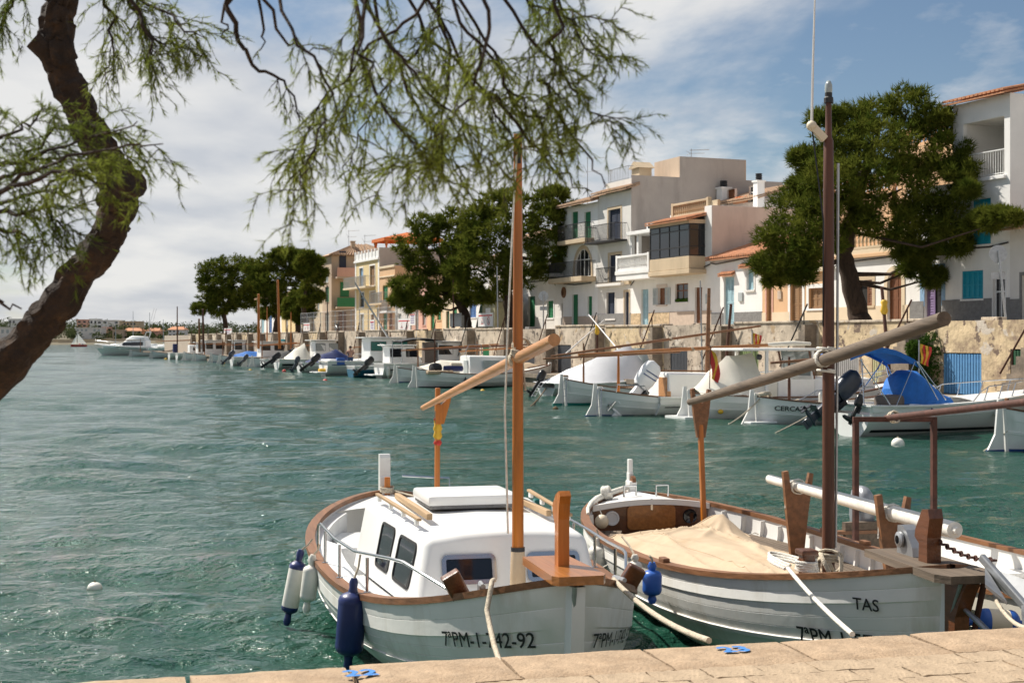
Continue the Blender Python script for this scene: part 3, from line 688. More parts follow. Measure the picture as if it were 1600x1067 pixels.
        for i in range(n):
            xc = a + wd * (i + .5); sg = 5
            for (t0, t1) in ((0, .34), (.33, .67), (.66, 1.0)):
                P = []
                for t, rr in ((t0, .40), (t1, .46)):
                    P.append([(xc + wd * rr * math.cos(math.pi * q / sg), y0 - .03 + (run + .03) * t, z + rise * t + .008 + (.03 if t == t0 else .012) + wd * .42 * math.sin(math.pi * q / sg)) for q in range(sg + 1)])
                mb.grid(P); o = len(mb.v); mb.v += [Vector(q) for q in P[0]]; mb.f.append(tuple(range(o, o + sg + 1)))
        return mb.build(name, m, s.t)
    def balustrade(s, a, c, z, y, m, h=.85, step=.26, parent=None, base=.12):
        mb = MB(); mb.b2(a, c, y - .09, y + .09, z, z + base, bev=.01); mb.b2(a, c, y - .10, y + .10, z + h - .12, z + h, bev=.015)
        n = max(2, int((c - a) / step)); hh = h - .12 - base
        for i in range(n):
            q = a + (c - a) * (i + .5) / n
            mb.lathe([(.05, 0), (.05, .05), (.03, .09), (.075, hh * .35), (.035, hh * .7), (.055, hh * .9), (.05, hh)], 7, (q, y, z + base))
        for q in (a + .1, c - .1): mb.b2(q - .1, q + .1, y - .105, y + .105, z, z + h + .04)
        return mb.build('balustrade', m, parent or s.t, smooth=40)
    def block(s, a, c, y0, y1, z0, z1, m, name='upper_storey'):
        mb = MB(); mb.b2(a, c, y0, y1, z0, z1); return mb.build(name, m, s.t)
    def cable(s, pts):
        mb = MB(); mb.tube([(s.x(p[0]), -.06, s.z(*p)) for p in pts], .03, 5); return mb.build('cable', 'iron', s.t)
def antenna(p, h, label, yagi=True):
    t = thing('tv_antenna', label, 'antenna', p); mb = MB(); mb.cyl((0, 0, 0), (0, 0, h), .03, .02, 5); mb.build('pole', 'galvanised', t)
    mb = MB(); mb.cyl((-.1, 0, h - .1), (1.1, .1, h - .05), .018, seg=4)
    for i in range(7): x = .05 + i * .16; mb.cyl((x, -.25 + i * .02, h - .09 + .01 * i), (x, .3 - i * .02, h - .09 + .01 * i), .010, seg=4)
    if yagi: mb.cyl((-.1, 0, h * .7), (.8, .1, h * .72), .015, seg=4); mb.cyl((-.05, 0, h * .7), (-.3, 0, h * .85), .012, seg=4); mb.cyl((-.05, 0, h * .7), (-.3, 0, h * .58), .012, seg=4)
    mb.build('elements', 'galvanised', t)
def chimney(mb, x, y, z, h, w=.5):
    mb.b2(x - w / 2, x + w / 2, y - w / 2, y + w / 2, z, z + h); mb.b2(x - w / 2 - .06, x + w / 2 + .06, y - w / 2 - .06, y + w / 2 + .06, z + h, z + h + .08)
def pot(parent, x, y, z, r=.17):
    mb = MB()
    for i in range(4): mb.lathe([(r * .8, 0), (r, .03), (r, .07), (r * .8, .09)], 9, (x, y, z + i * .1))
    mb.build('chimney_pot', 'iron', parent)

# B0 low house at the right edge
h = House('low_house', 'low white house with grey plinth at the right edge of the street', 1577, 1660, 6.5, 'pl_white2')
h.door(1597, 430, 1612, 500, 'p_white', 'glass', 2, 'plinth_grey'); h.finish_wall(); h.plinth(1590, 467, 'plinth_grey'); h.tiles(h.H + .02, .35, .5, 2.5, 'tile_pale')
# B1 tall white house with loggia
h = House('loggia_house', 'tall white house with open loggia and turquoise shutters', 1489, 1578, 11.5, 'pl_white', depth=9)
h.door(1503, 423, 1536, 467, 'p_turquoise', 'louver', 4, None, name='shutter_window', y=.02); h.door(1552, 425, 1571, 500, 'p_white', 'glass', 2, 'pl_white')
h.door(1520, 311, 1548, 382, 'p_turquoise', 'louver', 2, None, name='shutter_window', y=.02)
lo = h.rect(1505, 188, 1569, 277); h.holes.append(lo); h.finish_wall(); h.plinth(1520, 467, 'plinth_grey')
mb = MB(); a, z0, c, z1 = lo
mb.add([(a, .17, z0), (c, .17, z0), (c, .17, z1), (a, .17, z1), (a, 2, z0), (c, 2, z0), (c, 2, z1), (a, 2, z1)], [(0, 1, 5, 4), (1, 2, 6, 5), (3, 7, 6, 2), (0, 4, 7, 3), (4, 5, 6, 7)])
lg = mb.build('loggia', 'pl_white2', h.t)
mb = MB(); leaf_panel(mb, c - .75, c - .08, z0 + .02, z1 - .55, 1.9, False, .06); mb.build('loggia_door', 'p_darkgreen', h.t)
h.rail(a, c, z0, .95, .06, 'p_white', .01, .13); mb = MB(); mb.b2(a - .12, c + .12, -.12, .02, z0 - .16, z0 - .04, bev=.01); mb.build('ledge', 'pl_white', h.t)
h.tiles(h.H + .03, .4, 1.0, 4.5, 'tile'); h.cable([(1490, 397), (1520, 388), (1548, 386), (1577, 379)])
# B1a white house with lilac door
h = House('lilac_door_house', 'white house with lilac door framed in blue paint under the big pine', 1422, 1489, 8.5, 'pl_white')
h.door(1445, 423, 1471, 500, 'p_purple', 'louver', 2, None, open_frac=(1,)); h.door(1452, 335, 1470, 380, 'p_purple', 'louver', 2, 'pl_white', name='shutter_window'); h.finish_wall()
a, z0, c, z1 = h.holes[0]; mb = MB(); mb.b2(a - .28, a - .01, -.02, .01, .75, z1 + .25); mb.b2(c + .01, c + .22, -.02, .01, .75, z1 + .25); mb.b2(a - .01, c + .01, -.018, .01, z1 + .05, z1 + .25); mb.build('painted_frame', 'p_bandblue', h.t)
h.plinth(1455, 470, 'plinth_grey'); h.cable([(1423, 402), (1450, 400), (1488, 397)]); h.band(h.H - .25, .25, 'pl_white', .15)
# B2 arch-door house with balustrade terrace
h = House('arch_door_house', 'cream and white house with arched brown door and baluster terrace behind the pine', 1303, 1422, 5.95, 'pl_white')
h.door(1387, 424, 1409, 500, 'p_brown', 'panel', 2, None); h.door(1331, 438, 1363, 478, 'p_brown', 'louver', 3, 'pl_stone', open_frac=(1,), name='shutter_window', sw=.2); h.finish_wall()
h.arch_fill(1387, 424, 1409, 500, None, 'pl_cream'); h.plinth(1340, 479, 'pl_cream', None, None)
h.band(h.H, .14, 'pl_peach', .18); h.band(h.H + .14, .2, 'pl_cream', .1); h.balustrade(.1, h.W - .1, h.H + .35, -.0, 'pl_stone', .8)
h.cable([(1304, 417), (1330, 409), (1380, 403), (1421, 398)])
up = h.block(.2, h.W + 2.2, 3.2, 9, h.H, h.H + 5.0, 'pl_peach'); h.balustrade(.3, h.W + 2.0, h.H + 5.0, 3.4, 'pl_peach', .8)
mb = MB(); mb.b2(h.W + 1.2, h.W + 1.8, 3.2, 3.8, h.H + 5.0, h.H + 6.2); mb.b2(h.W + 1.1, h.W + 1.9, 3.1, 3.9, h.H + 6.2, h.H + 6.3); mb.build('terrace_pillar', 'pl_peach', h.t)
for q in (1.4, 3.4): mb = MB(); leaf_panel(mb, q, q + 1, h.H + .1, h.H + 2.3, 3.14); mb.build('terrace_door', 'p_woodbrown', h.t)
# B3 peach house
h = House('peach_house', 'peach coloured house with brown shuttered door and window left of the big pine', 1191, 1303, 5.55, 'pl_peach')
h.door(1198, 440, 1206, 502, 'p_woodbrown', 'panel', 1, 'pl_rose'); h.door(1235, 440, 1254, 503, 'p_woodbrown', 'louver', 2, 'pl_white', sw=.18); h.door(1264, 450, 1289, 482, 'p_woodbrown', 'louver', 3, 'pl_white', name='shutter_window', sw=.18); h.finish_wall()
h.plinth(1270, 486, 'pl_cream'); h.band(h.H - .05, .22, 'pl_cream', .2); h.balustrade(.2, h.W - .2, h.H + .2, .05, 'pl_cream', .8)
mb = MB(); x = h.x(1219); z = h.z(1219, 461); mb.b2(x - .16, x + .16, -.06, .0, z - .2, z + .2, bev=.02); mb.build('meter_box', 'plinth_beige', h.t)
h.block(-.2, h.W, 3.0, 9, h.H, h.H + 3.6, 'pl_peach'); h.balustrade(-.2, h.W, h.H + 3.6, 3.2, 'pl_peach', .85)
# B4 low white house with pale blue door
h = House('blue_door_house', 'low white house with tiled roof and pale blue door', 1112, 1191, 6.5, 'pl_white')
h.door(1131, 433, 1147, 504, 'p_sky', 'louver', 2, None); h.door(1167, 421, 1178, 453, 'p_sky', 'louver', 2, 'pl_white2', name='shutter_window'); h.finish_wall()
h.plinth(1150, 488, 'plinth_grey'); h.tiles(h.H + .02, .3, 1.1, 3.5, 'tile'); h.cable([(1112, 411), (1120, 413), (1150, 407), (1190, 398)])
for (a, c, y) in ((1127, 1149, 430), (1159, 1179, 417)): h.tiles(h.z((a + c) / 2, y), .22, .12, .22, 'tile', h.x(a), h.x(c), name='tile_hood', step=.14)
mb = MB(); x = h.x(1158); z = h.z(1158, 464); mb.b2(x - .2, x + .2, -.07, 0, z - .22, z + .22, bev=.02); mb.build('meter_box', 'p_grey', h.t)
# house behind with chimneys and a pergola roof
h = House('roof_terrace_house', 'house behind with tiled roof terrace and two chimneys above pink wall', 1108, 1195, 10.2, 'pl_pinkish', c=45, depth=5)
h.door(1136, 296, 1148, 319, 'p_brown', 'panel', 2, None, name='window'); h.door(1170, 290, 1184, 316, 'p_white', 'glass', 2, None, name='window'); h.finish_wall(); h.tiles(h.H + .05, .5, .9, 3, 'tile_pale')
mb = MB(); chimney(mb, h.x(1126), .2, h.H - 1.2, 2.2, .6); cm = mb.build('chimney', 'pl_white', h.t); pot(cm, h.x(1126), .2, h.H + 1.08, .22)
mb = MB(); chimney(mb, h.x(1193), -.3, h.H - 1.0, 1.9, .45); cm = mb.build('chimney', 'pl_white', h.t); pot(cm, h.x(1193), -.3, h.H + .98, .19)
mb = MB(); mb.b2(h.x(1152), h.x(1170), -.3, -.05, h.z(1160, 318), h.z(1160, 314)); fb = mb.build('flower_box', 'tile', h.t)
mb = MB()
for i in range(14): mb.ball((h.x(1152 + i * 1.3), -.2 + .08 * math.sin(i * 3), h.z(1160, 312) + .05 * math.sin(i * 5)), .12, seg=6, rings=4)
mb.build('flowers', 'orange', fb)
# B5 white house with glazed bay
h = House('bay_window_house', 'white house with black glazed bay and white baluster terrace', 986, 1112, 6.15, 'pl_white', depth=8.5)
h.door(1002, 452, 1013, 505, 'p_sky', 'louver', 2, None); h.door(1029, 450, 1040, 476, 'p_brown', 'panel', 2, 'pl_pinkish', name='window', sw=.2); h.open_shutters(1029, 450, 1040, 476, 'p_grey', wpx=8)
h.door(1055, 443, 1075, 472, 'p_brown', 'glass', 2, None, name='window'); h.door(1086, 449, 1097, 505, 'p_brown', 'panel', 1, None); h.finish_wall()
h.plinth(1015, 489, 'rubble', None, 1046); h.plinth(1080, 486, 'plinth_beige', 1047, None)
zt = h.H; W = h.W; xs = h.x(1038); xw = h.x(1101)
mb = MB(); mb.b2(xw + .0, W, .0, 8.5, zt + .002, 9.3 - HZ); mb.b2(xs, xw - .002, .35, 8.5, zt + .002, 9.2 - HZ); mb.b2(0, xs - .002, 2.2, 8.5, zt + .002, 8.35 - HZ); mb.build('upper_storey', 'pl_white', h.t)
mb = MB(); mb.b2(W + .003, W + .02, .02, 8.5, zt + .4, 9.29 - HZ); mb.build('side_wall', 'pl_pinkish', h.t)
mb = MB(); mb.b2(-.1, xs - .01, -.3, 2.3, 8.35 - HZ, 8.55 - HZ, bev=.02)
for q in (.15, 1.0, xs - .2): mb.b2(q - .11, q + .11, -.1, .1, zt, 8.35 - HZ)
mb.build('porch_roof', 'pl_white', h.t)
mb = MB(); mb.b2(-.15, xs - .01, -.95, 0.02, zt - .05, zt + .16, bev=.02); mb.b2(-.1, xs - .02, -.9, .0, zt - .35, zt - .052); mb.build('terrace_slab', 'pl_white', h.t)
h.balustrade(-.1, xs - .05, zt + .16, -.82, 'pl_white', .85, .2); mb = MB(); mb.b2(xs - .2, xs - .03, -.72, .0, zt + .16, zt + .98); mb.build('terrace_pier', 'pl_stone', h.t)
# bay
bx0, bx1 = xs + .1, h.x(1102) ; bz0 = 6.75 - HZ; bz1 = 8.42 - HZ
mb = MB(); mb.b2(bx0, bx1, -.95, .34, zt - .05, bz0, bev=.02); mb.b2(bx0, bx1, -.95, .34, bz1, bz1 + .2); mb.b2(bx0 - .1, bx1 + .12, -1.0, .3, zt - .3, zt - .06, bev=.03); bay = mb.build('bay', 'pl_stone', h.t)
mb = MB(); f = .05
for i in range(5): q = bx0 + .03 + (bx1 - bx0 - .06) * i / 4; mb.b2(q - f / 2, q + f / 2, -.94, -.88, bz0, bz1)
for i in range(3): q = -.91 + 1.2 * i / 2; mb.b2(bx1 - .07, bx1 - .01, q - f / 2, q + f / 2, bz0, bz1)
for zz in (bz0 + .03, bz0 + .5, bz1 - .32, bz1 - .03): mb.b2(bx0, bx1 - .02, -.935, -.885, zz - .025, zz + .025); mb.b2(bx1 - .065, bx1 - .015, -.9, .3, zz - .025, zz + .025)
fr = mb.build('window_frame', 'iron', bay); mb = MB(); mb.b2(bx0, bx1 - .04, -.91, -.90, bz0, bz1); mb.b2(bx1 - .045, bx1 - .035, -.9, .33, bz0, bz1); mb.build('pane', 'dark_glass', fr)
h.tiles(bz1 + .2, .0, .35, 1.4, 'tile', bx0 - .15, bx1 + .15, y0=-1.15, name='bay_roof', step=.16)
mb = MB(); mb.b2(bx0 + .3, W, .34, .5, 9.2 - HZ, 9.6 - HZ); mb.build('parapet', 'pl_stone', h.t); h.balustrade(bx0 + .3, xw, 9.0 - HZ, .3, 'pl_stone', .75, .2)
mb = MB(); q = h.x(1009); mb.b2(q - .5, q + .4, .3, .65, 8.56 - HZ, 9.0 - HZ, bev=.03); ac = mb.build('air_conditioner', 'white_gel', h.t); mb = MB(); mb.lathe([(0, 0), (.17, 0), (.17, .02)], 12, (q - .15, .295, 8.78 - HZ), (0, -1, 0)); mb.build('fan_grille', 'iron', ac)
h.cable([(987, 446), (994, 436), (1030, 428), (1070, 424), (1100, 418), (1111, 413)])
mb = MB(); x = h.x(1105); z = h.z(1105, 467); mb.b2(x - .1, x + .12, -.05, 0, z - .25, z + .25); mb.build('meter_box', 'p_grey', h.t)
mb = MB(); zz = h.z(1065, 471)
for i in range(9): mb.ball((h.x(1056 + i * 2.2), .03, zz + .06), .09 + .02 * (i % 3), seg=6, rings=4)
mb.build('window_plants', 'ivy_leaf', h.t)
# B6 tall house with two balconies
h = House('balcony_house', 'tall pale house with dark blue doors, two iron balconies and blank side wall', 934, 986, 11.0, 'pl_white2', depth=10)
h.door(951, 327, 970, 376, 'p_navy', 'louver', 2, 'pl_stone', sw=.16, name='balcony_door'); h.door(952, 398, 970, 442, 'p_navy', 'louver', 2, 'pl_stone', sw=.16, name='balcony_door'); h.door(948, 457, 961, 498, 'p_navy', 'louver', 2, 'pl_white2', name='shutter_window'); h.door(976, 456, 983, 507, 'p_navy', 'panel', 1, 'pl_stone'); h.finish_wall()
h.balcony(932, 980, 377, .8, 'iron', thick=.1); h.balcony(938, 978, 443, .35, 'pl_white2'); h.plinth(960, 490, 'plinth_grey'); h.band(h.z(960, 446), .18, 'pl_stone', .12)
h.tiles(h.H + .03, .4, .3, .9, 'tile_pale'); mb = MB(); mb.b2(.05, h.W, .5, 10, h.H + .05, 11.75 - HZ); mb.build('parapet', 'pl_white2', h.t)
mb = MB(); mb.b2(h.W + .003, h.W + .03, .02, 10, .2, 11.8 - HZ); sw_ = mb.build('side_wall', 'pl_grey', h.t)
mb = MB(); mb.b2(h.W - 3.1, h.W + .02, 3.1, 7.5, 11.75 - HZ, 13.0 - HZ); mb.build('roof_block', 'pl_brown', h.t); mb = MB(); mb.b2(h.W + .024, h.W + .035, 3.1, 7.4, 11.7 - HZ, 12.98 - HZ); mb.build('roof_block_shaded_side', 'pl_grey', h.t)  # grey sheet puts the shade on the block's side into the colour
h.rail(.2, h.W - 1.5, 11.75 - HZ, .8, .6, 'galvanised', .3, .2); mb = MB(); q = 2.0
mb.b2(q - .5, q + .5, 1.5, 2.3, 11.75 - HZ, 12.5 - HZ); mb.add([(q - .65, 1.35, 12.5 - HZ), (q + .65, 1.35, 12.5 - HZ), (q + .65, 2.45, 12.5 - HZ), (q - .65, 2.45, 12.5 - HZ), (q, 1.35, 12.9 - HZ), (q, 2.45, 12.9 - HZ)], [(0, 1, 4), (1, 2, 5, 4), (2, 3, 5), (3, 0, 4, 5)]); mb.build('dovecote', 'pl_stone', h.t)
antenna(qpt(Dq(1080, 45), 45, 13.0), .95, 'tv antenna on the roof block of the tall balcony house'); antenna(qpt(Dq(992, 42), 42, 11.8), .75, 'small tv antenna on the parapet of the tall balcony house', False)
# B7a arch window house
h = House('arch_window_house', 'white house with tall arched window and green shutters beside the tall pale house', 880, 934, 10.7, 'pl_white', depth=9)
h.door(898, 389, 924, 433, 'p_white', 'glass', 4, None, name='arched_window'); h.door(913, 331, 923, 373, 'p_green', 'louver', 1, None, name='shutter_window'); h.door(893, 331, 903, 373, 'p_green', 'louver', 1, None, name='shutter_window')
h.door(894, 460, 903, 511, 'p_green', 'louver', 2, None); h.door(918, 463, 925, 493, 'p_green', 'louver', 1, None, name='shutter_window'); h.finish_wall(); h.arch_fill(898, 389, 924, 433, None, 'pl_stone')
h.balcony(878, 931, 434, .95, 'pl_stone', thick=.3); h.balcony(884, 928, 375, .6, 'pl_stone', thick=.25); h.plinth(910, 494, 'plinth_beige'); h.tiles(h.H + .03, .5, .6, 2, 'tile_pale')
h.cable([(882, 444), (900, 445), (925, 442)]); mb = MB(); mb.lathe([(0, 0), (.34, 0), (.34, .05), (.2, .07)], 16, (h.x(881.5), -.02, h.z(881, 457)), (0, -1, 0)); mb.build('oval_plaque', 'teak', h.t, smooth=40)
h.block(.2, h.W + 3, 4.5, 9, h.H, 12.0 - HZ, 'pl_pinkish', 'rear_block'); antenna(qpt(Dq(918, 41), 41, 10.9), 3.2, 'tall tv antenna above the arched window house')
# B7b
h = House('green_shutter_house', 'white house with green door and long black railed balcony behind the pines', 806, 880, 9.2, 'pl_white2')
h.door(826, 463, 836, 511, 'p_green', 'louver', 2, None); h.door(855, 470, 865, 497, 'p_green', 'louver', 2, 'pl_white', name='shutter_window'); h.door(879 - 1.5, 474, 879.5, 511, 'p_khaki', 'panel', 1, None); h.door(862, 390, 878, 430, 'p_green', 'louver', 2, None, name='balcony_door'); h.door(830, 390, 842, 430, 'p_green', 'louver', 2, None, name='balcony_door'); h.finish_wall()
h.balcony(822, 879, 430, .8, 'pl_white', thick=.22); h.plinth(850, 497, 'pl_white2'); h.cable([(808, 442), (840, 440), (879, 435)]); h.tiles(h.H, .4, .6, 2, 'tile_pale')
# row behind the two middle pines
def small(px0, px1, zt, m, label, ops, c=HC, name='street_house', pl=None, roof=True):
    h = House(name, label, px0, px1, zt, m, c=c)
    for o in ops: h.door(*o[:4], o[4], o[5] if len(o) > 5 else 'louver', o[6] if len(o) > 6 else 2, o[7] if len(o) > 7 else None, name='door' if o[3] > 505 else 'shutter_window')
    h.finish_wall()
    if pl: h.plinth((px0 + px1) / 2, pl[0], pl[1])
    if roof: h.tiles(h.H, .35, .6, 2.2, 'tile_pale')
    return h
h = small(764, 806, 8.2, 'pl_pinkish', 'pinkish house half hidden behind the left centre mast', [(772, 470, 778, 500, 'p_brown'), (790, 462, 797, 512, 'p_darkgreen')])
h = small(728, 764, 7.6, 'pl_white', 'white house with blue windows and roof terrace behind the leaning pine trunk', [(733, 472, 744, 496, 'p_blue'), (750, 470, 758, 489, 'p_blue')], roof=False); h.rail(.1, h.W - .1, h.H, .9, .05, 'p_white', .1, .15)
h = small(691, 728, 7.4, 'pl_cream', 'cream house with small green window behind the leaning pine trunk', [(707, 480, 714, 494, 'p_green'), (697, 486, 702, 515, 'p_darkgreen')])
h = small(667, 691, 7.9, 'pl_peach', 'narrow peach house with two green doors under the middle pine', [(673, 482, 679, 516, 'p_green'), (683, 478, 689, 500, 'p_green')])
h = small(639, 667, 7.7, 'pl_rose', 'rose pink house with grey doors under the middle pine', [(649, 485, 654, 516, 'p_slatgrey'), (660, 482, 665, 508, 'p_slatgrey'), (642, 488, 646, 500, 'p_slatgrey')])
h = small(617, 639, 7.2, 'pl_white2', 'white house with low front right of the peach house', [(622, 490, 627, 516, 'p_grey')])
# B9 yellow and peach group
h = House('narrow_peach_house', 'narrow peach house with green shutters and small balconies', 593, 617, 8.85, 'pl_peach')
h.door(598, 446, 606, 472, 'p_green', 'louver', 2, None, name='balcony_door'); h.door(598.5, 490, 604, 518, 'p_green', 'louver', 1, None); h.door(608, 489, 613, 518, 'p_brown', 'panel', 1, 'pl_rose'); h.finish_wall(); h.balcony(588, 608, 474, .7, 'pl_stone', 'galvanised'); h.balcony(605, 617, 486, .7, 'pl_white', 'galvanised'); h.band(h.H - .9, .12, 'pl_cream', .08); h.band(h.H - .1, .2, 'pl_cream', .1)
h = House('yellow_house', 'yellow three storey house with white corner stones and crenellated roof terrace', 555, 593, 9.7, 'pl_yellow', depth=10)
h.door(562, 419, 567.5, 448, 'p_bandblue', 'panel', 1, 'pl_white', name='window'); h.door(578, 415, 586, 446, 'p_woodbrown', 'louver', 2, 'pl_white', name='balcony_door'); h.door(562, 457, 569, 480, 'p_bandblue', 'glass', 2, 'pl_white', name='window'); h.door(578, 456, 586, 478, 'p_woodbrown', 'louver', 2, 'pl_white', name='shutter_window')
h.door(563.5, 491, 568.5, 518, 'p_grey', 'panel', 1, 'pl_white'); h.door(580, 491, 585, 500, 'p_woodbrown', 'louver', 1, 'pl_white', name='shutter_window'); h.finish_wall(); h.balcony(550, 586, 449, .9, 'pl_cream', 'galvanised')
h.band(h.H - .05, .2, 'pl_white', .15); mb = MB()
for i in range(8): q = .1 + (h.W - .35) * i / 7; mb.b2(q, q + .25, -.08, .1, h.H + .15, h.H + 1.0)
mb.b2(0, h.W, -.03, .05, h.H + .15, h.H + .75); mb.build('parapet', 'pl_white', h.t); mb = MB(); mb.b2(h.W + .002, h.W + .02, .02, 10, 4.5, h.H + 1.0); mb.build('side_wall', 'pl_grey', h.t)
for q in (.0, h.W - .45): mb = MB(); mb.b2(q, q + .42, -.02, .0, .0, h.H - .06); mb.build('corner_strip', 'pl_white', h.t)
mb = MB(); pv = [(h.W - 1.0, 1.0), (h.W - .1, 5.2), (h.W - 3.6, 1.0), (h.W - 3.6, 5.2)]
t = thing('roof_gazebo', 'orange fabric gazebo on the roof of the yellow house', 'gazebo'); t.matrix_world = h.t.matrix_basis @ Matrix.Translation((h.W - 3.6, .7, h.H + .02))
for q in ((0, 0), (3.4, 0), (3.4, 5), (0, 5)):
    mb = MB(); mb.b2(q[0] - .05, q[0] + .05, q[1] - .05, q[1] + .05, 0, 1.9); mb.build('post', 'p_brown', t)
mb = MB(); mb.add([(-.3, -.3, 1.9), (3.7, -.3, 1.9), (3.7, 5.3, 1.9), (-.3, 5.3, 1.9), (1.7, 2.5, 2.55), (-.3, -.3, 1.6), (3.7, -.3, 1.6), (3.7, 5.3, 1.6), (-.3, 5.3, 1.6)], [(0, 1, 4), (1, 2, 4), (2, 3, 4), (3, 0, 4), (0, 5, 6, 1), (1, 6, 7, 2), (2, 7, 8, 3), (3, 8, 5, 0)]); mb.build('canopy', 'orange', t)
for q in ((0, 0), (3.4, 0)): mb = MB(); mb.lathe([(.12, 0), (.2, .5), (.08, .9), (.22, 1.6)], 8, (q[0], q[1], .15)); mb.build('curtain', 'orange', t, smooth=60)
# B9c corner house with hipped tile roof
h = House('corner_house', 'tall brown plastered corner house with hipped tile roof', 504, 518, 10.9, 'pl_brown', depth=7)
h.door(507, 418, 513, 442, 'p_grey', 'louver', 2, None, name='shutter_window'); h.door(508, 448, 514, 472, 'p_green', 'louver', 2, None, name='shutter_window'); h.door(508, 489, 514, 518, 'p_grey', 'panel', 2, None); h.finish_wall()
W, H = h.W, h.H; mb = MB(); mb.add([(-.4, -.4, H), (W + .4, -.4, H), (W + .4, 7.4, H), (-.4, 7.4, H), (W / 2, 3.0, H + 1.3), (W / 2, 4.0, H + 1.3)], [(0, 1, 4), (1, 2, 5, 4), (2, 3, 5), (3, 0, 4, 5)])
for i in range(26):
    q = -.3 + i * .3; top = Vector((W / 2, min(max(q, 3), 4), H + 1.34)); mb.tube([(W + .42, q, H + .05), (Vector((W + .42, q, H + .05))).lerp(top, .97)], .09, 5)
mb.build('roof', 'tile_pale', h.t)
for (y0, y1, z0, z1, m) in ((.8, 1.5, 6.0, 8.3, 'p_navy'), (.9, 1.8, 3.7, 5.2, 'p_green'), (.7, 1.5, .1, 2.2, 'p_brown')):
    mb = MB(); mb.b2(W + .002, W + .06, y0, y1, z0, z1); mb.build('side_window', m, h.t)
for zb in (5.7, 2.7): mb = MB(); mb.b2(W + .01, W + 1.0, .3, 3.2, zb - .2, zb); bl = mb.build('side_balcony', 'pl_brown', h.t); mb = MB(); mb.b2(W + .93, W + .97, .35, 3.1, zb, zb + .9); mb.build('balcony_screen', 'p_green' if zb < 4 else 'pl_rose', bl)
mb = MB(); chimney(mb, W * .7, 2.5, H + .6, .9, .4); mb.build('chimney', 'pl_brown', h.t)
antenna(qpt(Dq(545, 42), 42, 11.4), 2.4, 'tv antenna behind the hipped roof of the corner house'); antenna(qpt(Dq(570, 42), 42, 10.6), 2.3, 'tv antenna above the yellow house')
h = small(470, 504, 8.8, 'pl_cream', 'cream house left of the corner house behind small pine', [(476, 494, 480, 519, 'p_grey'), (486, 494, 490, 519, 'p_woodbrown'), (495, 470, 499, 484, 'p_grey')])
h = small(440, 470, 7.6, 'pl_yellow', 'pale yellow house with grey ground floor behind the small pine', [(446, 497, 450, 520, 'p_slatgrey'), (458, 480, 462, 490, 'p_green')])
h = small(402, 440, 7.4, 'pl_white', 'white house with blue painted doors at the far end of the street', [(408, 480, 413, 520, 'p_sky'), (420, 482, 425, 520, 'p_blue'), (430, 482, 434, 500, 'p_blue')])
h = House('back_house', 'flat roofed rose house behind the far pines', 481, 516, 12.6, 'pl_rose', c=48, depth=6); h.finish_wall()
